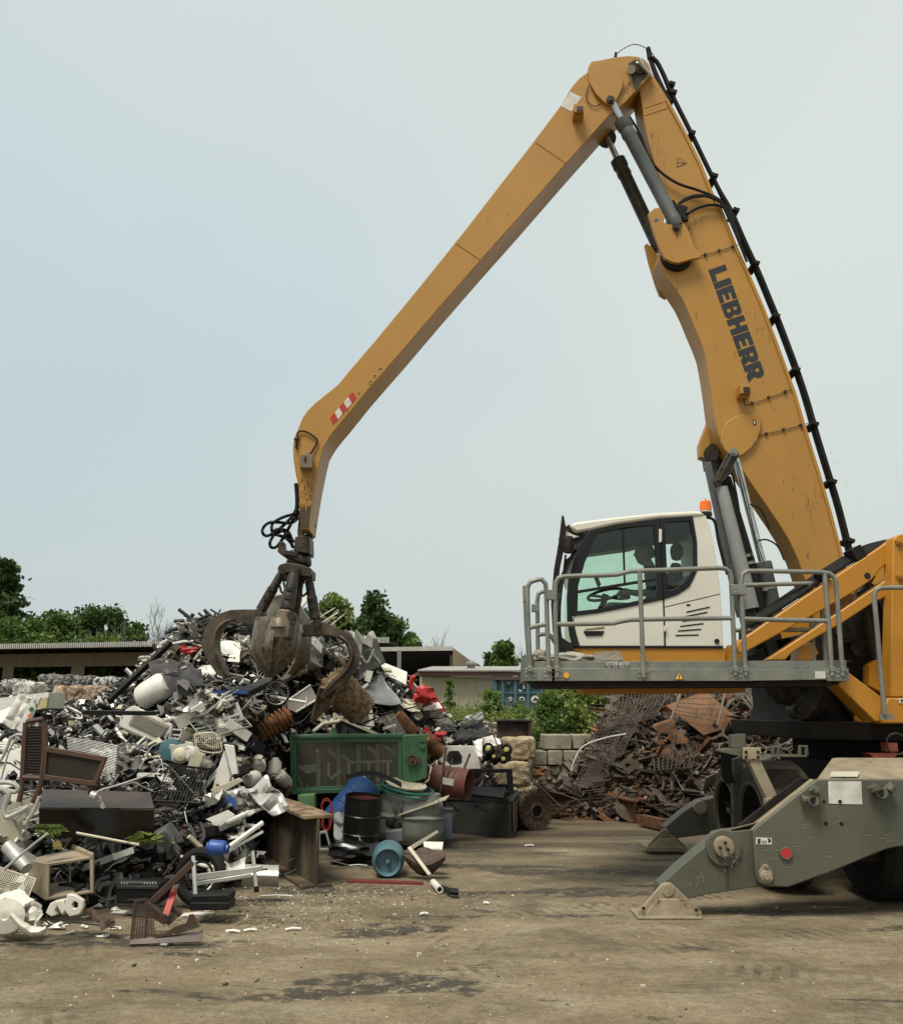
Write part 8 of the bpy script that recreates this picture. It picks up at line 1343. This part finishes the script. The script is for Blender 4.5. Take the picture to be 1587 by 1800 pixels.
for i, (pts, Y, r_) in enumerate(([((-5,1345),(6,1330),(14,1312),(20,1298),(34,1291),(48,1296)), 8.2, .014], [((2,1372),(8,1350),(16,1322),(30,1296)), 8.1, .009], [((0,1375),(20,1376),(32,1384),(26,1392),(0,1386)), 7.9, .02], [((8,1388),(16,1398),(8,1420),(12,1436),(30,1430),(52,1418)), 7.85, .022], [((44,1450),(60,1425),(70,1400)), 7.8, .016])):
    thg('bent_tube', P['pale grey'], lambda m: m.tpx(list(pts), Y, r_, 8), ('white clamp-ended tube curving left of the chair back', 'thin pale rod slanting left of the chair back', 'flat loop of pale tube at the left edge beside the chair leg', 'thick grey tube loop at the left edge under the patio chair', 'grey tube slanting under the left chair leg')[i], 'tube', 'bent tubes at the left edge')
# far-right heap recognisable pieces
Yr = 16.3
thg('steel_plate', STL['orange rusty'], lambda m: pl(m, [(1170,1240,.2),(1240,1214,.4),(1305,1272,0),(1236,1292,-.2)], Yr, .02), 'big orange rusty plate high on the steel heap', 'steel plate')
thg('curved_plate', STL['orange rusty'], lambda m: m.prism([V(x, y, 15.6) for x, y in ((1145,1278),(1175,1268),(1184,1274),(1180,1282),(1192,1296),(1206,1305),(1200,1306),(1184,1308),(1172,1298),(1175,1290),(1168,1284),(1155,1285))], (.05, .03, .05)), 'curved orange plate cut with an arc on the steel heap', 'steel plate')
def grat(m, q, Y, nu, nv, r_=.009):
    q = [V(x, y, Y + d) for x, y, d in q]; B = lambda u, v: (q[0] * (1 - u) + q[1] * u) * (1 - v) + (q[3] * (1 - u) + q[2] * u) * v
    for i in range(nu + 1): m.tube([B(i / nu, 0), B(i / nu, .5) + Vector((0, rnz(.03), rnz(.02))), B(i / nu, 1)], r_, 4, caps=False)
    for i in range(nv + 1): m.tube([B(0, i / nv), B(.5, i / nv) + Vector((0, rnz(.03), rnz(.02))), B(1, i / nv)], r_, 4, caps=False)
thg('grating', STL['grey'], lambda m: (grat(m, [(1196,1222,.2),(1272,1218,.3),(1258,1278,-.1),(1180,1262,-.1)], Yr - .3, 9, 6, .008), m.tube([V(1196, 1218, Yr - .1), V(1178, 1266, Yr - .45)], .025, 5), m.tube([V(1274, 1216, Yr - .1), V(1260, 1276, Yr - .45)], .025, 5)), 'steel grating with two side bars lying over the orange plate', 'grating')
for i, (q, Yq_, nu, nv, lab) in enumerate(([[(1078,1236,.3),(1180,1216,.3),(1150,1262,0),(1060,1275,0)], 16.4, 18, 8, 'large rebar mesh draped over the upper left of the steel heap'], [[(1055,1262,.2),(1130,1252,.2),(1090,1330,-.1),(1030,1330,-.1)], 16.0, 16, 12, 'dense rebar mesh hanging down the left flank of the steel heap'], [[(1090,1215,.2),(1200,1205,.2),(1190,1240,0),(1085,1245,0)], 16.9, 16, 6, 'rebar mesh right under the cab platform'], [[(1148,1335,.1),(1225,1310,.1),(1215,1350,-.1),(1150,1355,-.1)], 15.3, 9, 4, 'ladder-like mesh in the middle of the steel heap'], [[(1030,1330,.1),(1082,1318,.1),(1060,1380,-.1),(1010,1385,-.1)], 15.6, 10, 9, 'small rebar mesh low on the left flank of the steel heap'])): thg('rebar_mesh', STL['grey brown'], lambda m: grat(m, q, Yq_, nu, nv), lab, 'rebar mesh', 'rebar meshes')
def lbars(m):
    rr = random.Random(6)
    for i in range(30): m.tube([V(1290 + i * 2.4 + rr.uniform(-4, 4), 1206 + rr.uniform(-4, 6), 16.2), V(1330 + i * 2.0 + rr.uniform(-6, 6), 1258 + i * .7 + rr.uniform(-5, 5), 15.6)], .014, 5)
thg('bar_bundle', STL['grey brown'], lbars, 'bundle of long slender bars sliding down towards the dark machine', 'bars')
thg('tube_pair', mat('blue_grey_tube', (.1, .13, .14), None, .45), lambda m: (m.tube([V(1295, 1294, 14.9), V(1352, 1274, 15.1)], .035, 8), m.tube([V(1300, 1288, 15), V(1340, 1276, 15.1)], .02, 8)), 'blue-grey tubes lying right of the orange plate', 'tubes')
thg('white_rod', wdec, lambda m: m.tpx([(1004,1355),(1010,1335),(1025,1312),(1060,1298),(1100,1290)], 15.4, .014, 6), 'thin white curved rod on the left flank of the steel heap', 'rod')
def hbeams(m, a, b, w_): A, B = G(*a), G(*b); d = B - A; s_ = Vector((d.y, -d.x, 0)).normalized() * w_; m.prism([A - s_ * .02, A + s_ * .02, A + s_ * .02 + Vector((0, 0, .32)), A - s_ * .02 + Vector((0, 0, .32))], d); m.prism([A - s_ * .5, A + s_ * .5, A + s_ * .5 + Vector((0, 0, .02)), A - s_ * .5 + Vector((0, 0, .02))], d); m.prism([A - s_ * .5 + Vector((0, 0, .32)), A + s_ * .5 + Vector((0, 0, .32)), A + s_ * .5 + Vector((0, 0, .34)), A - s_ * .5 + Vector((0, 0, .34))], d)
thg('channel_girder', P['rusty'], lambda m: hbeams(m, (1065,1432), (1118,1447), .14), 'front rusty channel beam at the foot of the steel heap', 'channel beam', 'rusty beams at the foot of the heap'); thg('channel_girder', P['rusty'], lambda m: hbeams(m, (1080,1425), (1130,1444), .14), 'rusty channel beam right behind the front one', 'channel beam', 'rusty beams at the foot of the heap')
thg('square_tube', P['rusty'], lambda m: m.tube([G(1125, 1440, .1), G(1172, 1450, .1)], .1, 4), 'orange rusty square tube ending near the rear stabiliser foot', 'square tube')
def hplate(m): m.ring([(1086,1342),(1110,1332),(1128,1345),(1104,1360)], [(1096,1344),(1104,1341),(1110,1345),(1102,1350)], 15.3, .02)
thg('holed_plate', STL['grey'], hplate, 'pale plate with a square hole in the middle of the steel heap', 'steel plate'); thg('long_rod', STL['dark'], lambda m: m.tube([V(921, 1354, 14.6), V(985, 1418, 14.4)], .012, 5), 'thin dark rod leaning from the straw-coloured bales to the steel heap', 'rod')
thg('flat_strip', STL['rusty'], lambda m: m.prism([G(985, 1441), G(1085, 1442), G(1085, 1440), G(985, 1439)], (0, 0, .015)), 'thin rusty strip lying in front of the steel heap', 'metal strip')
thg('folded_sheet', STL['grey'], lambda m: sheetpx(m, [(957,1358),(985,1345),(990,1385),(962,1382)], 15.4, 8, 6, .06, .012, 4), 'folded grey sheet left of the steel heap by the concrete blocks', 'metal sheet', ang=14); thg('orange_sheet', STL['orange rusty'], lambda m: sheetpx(m, [(938,1345),(962,1350),(960,1368),(936,1370)], 15.6, 6, 5, .04, .012, 5), 'orange rusty folded sheet at the far left of the steel heap', 'metal sheet', ang=14)
# ---------------------------------------------------------------- loose pieces, each a thing of its own
GEN1 = [(g_sheet, 16), (g_crumple, 13), (g_panel, 6), (g_box, 3), (g_angle, 9), (g_channel, 7), (g_pipe, 11), (g_bent, 7), (g_duct, 1), (g_rack, 5), (g_frame, 6), (g_rods, 6), (g_strips, 6), (g_wheel, 2), (g_hose, 6), (g_block, 4)]
GEN2 = [(g_plate, 40), (g_sheet, 16), (g_angle, 20), (g_channel, 9), (g_punched, 13), (g_mesh, 3), (g_rods, 6), (g_beam, 6), (g_strips, 3), (g_bent, 1)]
def pick(L): t = random.uniform(0, sum(w_ for _, w_ in L)); 
def wpick(L):
    t = random.uniform(0, sum(w_ for _, w_ in L))
    for a, w_ in L:
        t -= w_
        if t <= 0: return a
    return L[-1][0]
def pal1(px, py):
    if 55 < px < 372 and 1345 < py < 1545: return wpick([('black', 8), ('dark grey', 5), ('grey', 2), ('brown', 2), ('pale grey', 1)])  # hollow of the heap: pieces picked dark to stand in for its shade
    if px > 690: return wpick([('red', 3), ('dark grey', 4), ('pale grey', 4), ('white', 3), ('rusty', 3), ('cream', 3), ('black', 3), ('silver', 2), ('grey', 3), ('brown', 3)])
    if 500 < px < 640 and py < 1200: return wpick([('cream', 5), ('white', 4), ('dark grey', 4), ('dull rusty', 4), ('pale grey', 4), ('silver', 2), ('grey', 3)])
    if px < 230 and py < 1310: return wpick([('white', 6), ('pale grey', 5), ('silver', 3), ('cream', 3), ('grey', 3), ('black', 4), ('dark grey', 3)])
    return wpick([('black', 7), ('dark grey', 4), ('grey', 4), ('pale grey', 6), ('white', 8), ('silver', 2), ('cream', 4), ('brown', 4), ('dull rusty', 3), ('rusty', 1), ('beige', 1), ('blue', .4)])
random.seed(11); cnt = 0
def skyline(px):
    for a, b in zip(SKY, SKY[1:]):
        if a[0] <= px <= b[0]: return a[1] + (b[1] - a[1]) * (px - a[0]) / (b[0] - a[0])
    return 1300
SKY = [(-20,1245),(90,1250),(200,1242),(250,1205),(290,1160),(330,1115),(420,1098),(500,1100),(560,1115),(630,1150),(700,1195),(760,1235),(820,1275),(870,1320),(900,1400)]
BASE = [(-20,1620),(100,1590),(230,1580),(340,1560),(440,1520),(520,1480),(600,1440),(700,1400),(760,1390),(830,1380),(880,1370),(900,1400)]
EX = [(36,1262,190,1400),(205,1236,308,1312),(70,1385,275,1475),(45,1488,168,1585),(200,1548,285,1595),(225,1512,360,1662),(262,1342,376,1415),(366,1306,425,1402),(432,1330,512,1384),(508,1288,752,1400),(400,1368,515,1430),(445,1405,590,1565),(582,1380,676,1500),(665,1362,790,1490),(754,1306,850,1355),(756,1345,815,1402),(783,1350,912,1478),(242,1152,362,1218),(244,1200,290,1242),(380,1125,430,1170),(372,1186,480,1224),(462,1190,560,1256),(436,1250,518,1302),(620,1184,710,1245),(688,1222,790,1305),(840,1284,945,1420),(338,1284,390,1326),(0,1215,90,1295),(334,1570,404,1602),(362,1484,400,1506),(104,1292,212,1384),(768,1258,868,1312),(604,1232,662,1292),(575,1196,640,1262),(0,1570,150,1645)]
def clash(px, py, r): return any(x0 - r < px < x1 + r and y0 - r < py < y1 + r for x0, y0, x1, y1 in EX)
def basel(px):
    for a, b in zip(BASE, BASE[1:]):
        if a[0] <= px <= b[0]: return a[1] + (b[1] - a[1]) * (px - a[0]) / (b[0] - a[0])
    return 1400
i = 0
while i < 300:
    px = random.uniform(-10, 885); y0, y1 = skyline(px) + 8, basel(px) - 8
    if y1 - y0 < 15 or random.random() > (y1 - y0) / 330: continue
    py = random.uniform(y0, y1); p = M(px, py)
    if p is None: continue
    s = random.choice((random.uniform(.14, .3), random.uniform(.2, .42), random.uniform(.2, .42), random.uniform(.38, .62)))
    if py < y0 + 28: s = min(s, .3)
    g = wpick(GEN1)
    if g in (g_box, g_duct): s = min(s, .3)
    if g is g_crumple: s = min(s, .4)
    if clash(px, py, s * .7 * 1600 / p.y):
        s = random.uniform(.1, .2)
        if clash(px, py, -4 if random.random() < .12 else 8): continue
    put(g, pal1(px, py), P, px, py, s, k=i, dy=random.uniform(-.1, .15), dz=random.uniform(-.03, .06)); i += 1
random.seed(31)
for x0, x1, y0, y1, n_ in ((0, 235, 1232, 1320, 26), (225, 345, 1290, 1345, 8), (330, 480, 1215, 1330, 20), (330, 470, 1112, 1210, 10), (480, 570, 1108, 1200, 16), (575, 720, 1150, 1280, 18), (690, 840, 1230, 1310, 12), (390, 470, 1415, 1535, 16), (0, 60, 1400, 1560, 8), (100, 240, 1505, 1570, 6)):
    k = t_ = 0
    while k < n_ and t_ < n_ * 8:
        t_ += 1; px, py = random.uniform(x0, x1), random.uniform(y0, y1)
        if py < skyline(px) + 6: continue
        p = M(px, py); g = wpick([(g_sheet, 8), (g_crumple, 7), (g_panel, 3), (g_box, 1.5), (g_strips, 3), (g_pipe, 2), (g_frame, 2)])
        if p is None: continue
        s = random.uniform(.26, .58) if g is not g_box else random.uniform(.16, .28)
        if clash(px, py, s * .72 * 1600 / p.y):
            s *= .5
            if clash(px, py, s * .72 * 1600 / p.y): continue
        put(g, wpick([('white', 9), ('pale grey', 7), ('silver', 3), ('cream', 3), ('grey', 3)] + ([('red', 3)] if px > 700 else [])), P, px, py, s, k=k, dy=random.uniform(-.22, -.05), dz=random.uniform(0, .06)); k += 1
for x0, x1, y0, y1, n_ in ((0, 235, 1238, 1330, 22), (0, 60, 1330, 1500, 8), (330, 500, 1120, 1330, 20), (560, 760, 1150, 1290, 16), (380, 500, 1400, 1530, 8), (-220, 0, 1260, 1560, 16)):
    k = t_ = 0
    while k < n_ and t_ < n_ * 8:
        t_ += 1; px, py = random.uniform(x0, x1), random.uniform(y0, y1); p = M(px, py)
        if p is None or py < (skyline(px) if px > 0 else 1250) + 8: continue
        g = wpick([(g_pipe, 5), (g_rods, 4), (g_strips, 6), (g_angle, 4), (g_bent, 3), (g_rack, 2), (g_sheet, 4 if px < 0 else 1)]); s = random.uniform(.22, .5)
        if clash(px, py, s * .4 * 1600 / p.y): continue
        put(g, wpick([('white', 8), ('pale grey', 6), ('silver', 4), ('cream', 3), ('black', 2), ('rusty', 1)]), P, px, py, s, k=k, dy=random.uniform(-.25, -.08), dz=random.uniform(0, .08)); k += 1
random.seed(21); i = 0
SK2 = [(940,1428),(985,1375),(1020,1322),(1052,1262),(1090,1222),(1300,1215),(1400,1275),(1425,1330)]
while i < 230:
    px = random.uniform(945, 1425); a = [q for q in zip(SK2, SK2[1:]) if q[0][0] <= px <= q[1][0]]
    if not a: continue
    (x0, y0), (x1, y1) = a[0]; ys = y0 + (y1 - y0) * (px - x0) / (x1 - x0) + 6; py = random.uniform(ys, 1440); p = M(px, py)
    if p is None: continue
    g = wpick(GEN2); s = random.choice((random.uniform(.18, .34), random.uniform(.25, .48), random.uniform(.36, .62)))
    if g is g_punched and (px < 1120): g = g_plate
    col = 'grey' if g is g_punched else wpick([('dull rusty', 5), ('grey brown', 9), ('rusty', 1.5), ('grey', 7), ('dark', 6), ('orange rusty', 1)])
    put(g, col, STL, px, py, s, lm=LM2, k=i, dy=random.uniform(-.1, .12), grp='loose pieces of the steel heap', rot=(-.65 + rnz(.7), rnz(.5), rnz(3.1))); i += 1
# small scrap too fine to count
def litter(T, n, x0, x1, mats_n, ymin, seed, big=1.0):
    rr = random.Random(seed)
    def f(m):
        k = 0
        while k < n:
            px = rr.uniform(x0, x1); y = rr.uniform(ymin, 15.5 if T is H1 else 18.6); x = (px - CX) / 1562 * y; z = hz_at(T, x, y)
            if z < .04: continue
            s_ = rr.uniform(.02, .11) * big; L = s_ * rr.choice((1, 1, 2, 3.5)); m.box((x, y, z + rr.uniform(-.04, .05)), (L, s_ * rr.uniform(.3, 1), s_ * rr.uniform(.08, .5)), rot=(rr.uniform(-1.2, .6), rr.uniform(-.9, .9), rr.uniform(0, 6.3)), mi=rr.choice((0, 1, 0, 1, 5, 8, 6, 2)) if T is H1 and 40 < px < 375 and y < 10.2 else rr.randrange(mats_n)); k += 1  # in the left hollow mostly dark fragments, its shade put into their colour
    return f
ml_ = [P['black'], P['dark grey'], P['grey'], P['pale grey'], P['white'], P['dark grey'], P['brown'], P['dull rusty'], P['black'], P['silver'], P['cream']]
o = S1('scrap_litter', ml_, None, litter(H1, 9500, -240, 900, len(ml_), 7.2, 3), rec=False); o['kind'] = 'stuff'; o['label'] = 'small mixed scrap fragments filling the gaps of the big heap'; o['category'] = 'scrap'
ml2 = [STL['dull rusty'], STL['grey brown'], STL['dark'], STL['grey'], STL['rusty'], STL['dark']]
o = S1('scrap_litter', ml2, None, litter(H2, 5200, 935, 1480, len(ml2), 14.2, 5, 1.5), rec=False); o['kind'] = 'stuff'; o['label'] = 'small brown steel offcuts filling the gaps of the steel heap'; o['category'] = 'scrap'
def wires(T, n, x0, x1, ymin, seed):
    rr = random.Random(seed)
    def f(m):
        for k in range(n):
            px = rr.uniform(x0, x1); y = rr.uniform(ymin, 15.2); x = (px - CX) / 1562 * y; pts = [(x, y, hz_at(T, x, y) + .05)]
            if pts[0][2] < .1: continue
            dx, dy = rr.uniform(-.3, .3), rr.uniform(-.3, .3)
            for _ in range(4): x += dx + rr.uniform(-.12, .12); y += dy * .6 + rr.uniform(-.1, .1); pts.append((x, y, max(.03, hz_at(T, x, y) + rr.uniform(-.02, .18))))
            m.tube(smooth(pts, 3), rr.uniform(.003, .008), 4, mi=rr.randrange(3), caps=False)
    return f
o = S1('loose_wires', [P['black'], P['pale grey'], P['dark grey']], None, wires(H1, 560, -20, 880, 7.6, 9), rec=False); o['kind'] = 'stuff'; o['label'] = 'thin wires and cords tangled over the big heap'; o['category'] = 'wires'
def crumbs(m):
    rr = random.Random(12)
    for k in range(1500):
        if rr.random() < .75: px, py = rr.gauss(520, 150), 1560 + abs(rr.gauss(0, 45))
        else: px, py = rr.uniform(-20, 1500), rr.uniform(1480, 1790)
        if px > 1100 and rr.random() < .6: continue
        p = G(px, py); s_ = rr.uniform(.003, .012) * (1.8 if rr.random() < .06 else 1); m.box((p.x, p.y, s_ * .3), (s_ * rr.uniform(.7, 2), s_, s_ * .6), rot=(0, 0, rr.uniform(0, 3)), mi=rr.choice((0, 0, 1, 2, 3)))
o = S1('crumbs', [P['cream'], P['dull rusty'], bankm, P['white']], None, crumbs, rec=False); o['kind'] = 'stuff'; o['label'] = 'pale crumbs and chips strewn over the yard in front of the heap'; o['category'] = 'debris'
for i, (px, py, L, lab) in enumerate(((487,1577,.3,'white foam strip lying on open ground below the I-beam'), (410,1640,.12,'bent pale tube piece right of the perforated plate'), (515,1636,.12,'broken white chip beside a brown stone on open ground'), (440,1638,.1,'thin pale stick right of the bent tube piece'), (930,1488,.12,'white plastic bit on the ground below the round brush'), (380,1603,.2,'white strip in front of the black trays'), (630,1523,.2,'pale metal strip left of the teal gas cylinder'), (745,1609,.07,'small white flake on the ground right of the middle'), (855,1590,.05,'tiny white flake near the centre of the yard'), (230,1610,.4,'bundle of white strips left of the perforated plate'), (345,1612,.25,'white strips right of the leaning post foot'))):
    a = rnz(.4); p = G(px, py); d = Vector((math.cos(a), math.sin(a), 0)) * L / 2
    thg('ground_scrap', P['white'], lambda m: [m.tube([p - d + Vector((0, j * .03, .012)), p + Vector((0, j * .03, .02)), p + d + Vector((0, j * .03, .012))], .006 + .012 * (L < .13) * .5, 5) for j in range(4 if 'strips' in lab else 1)] and None, lab, 'litter', 'litter on the open ground')
# final pass: every counted thing is said to be one
for o in COL.objects:
    if o.parent is None and o.get('category') and not o.get('kind'): o['kind'] = 'thing'
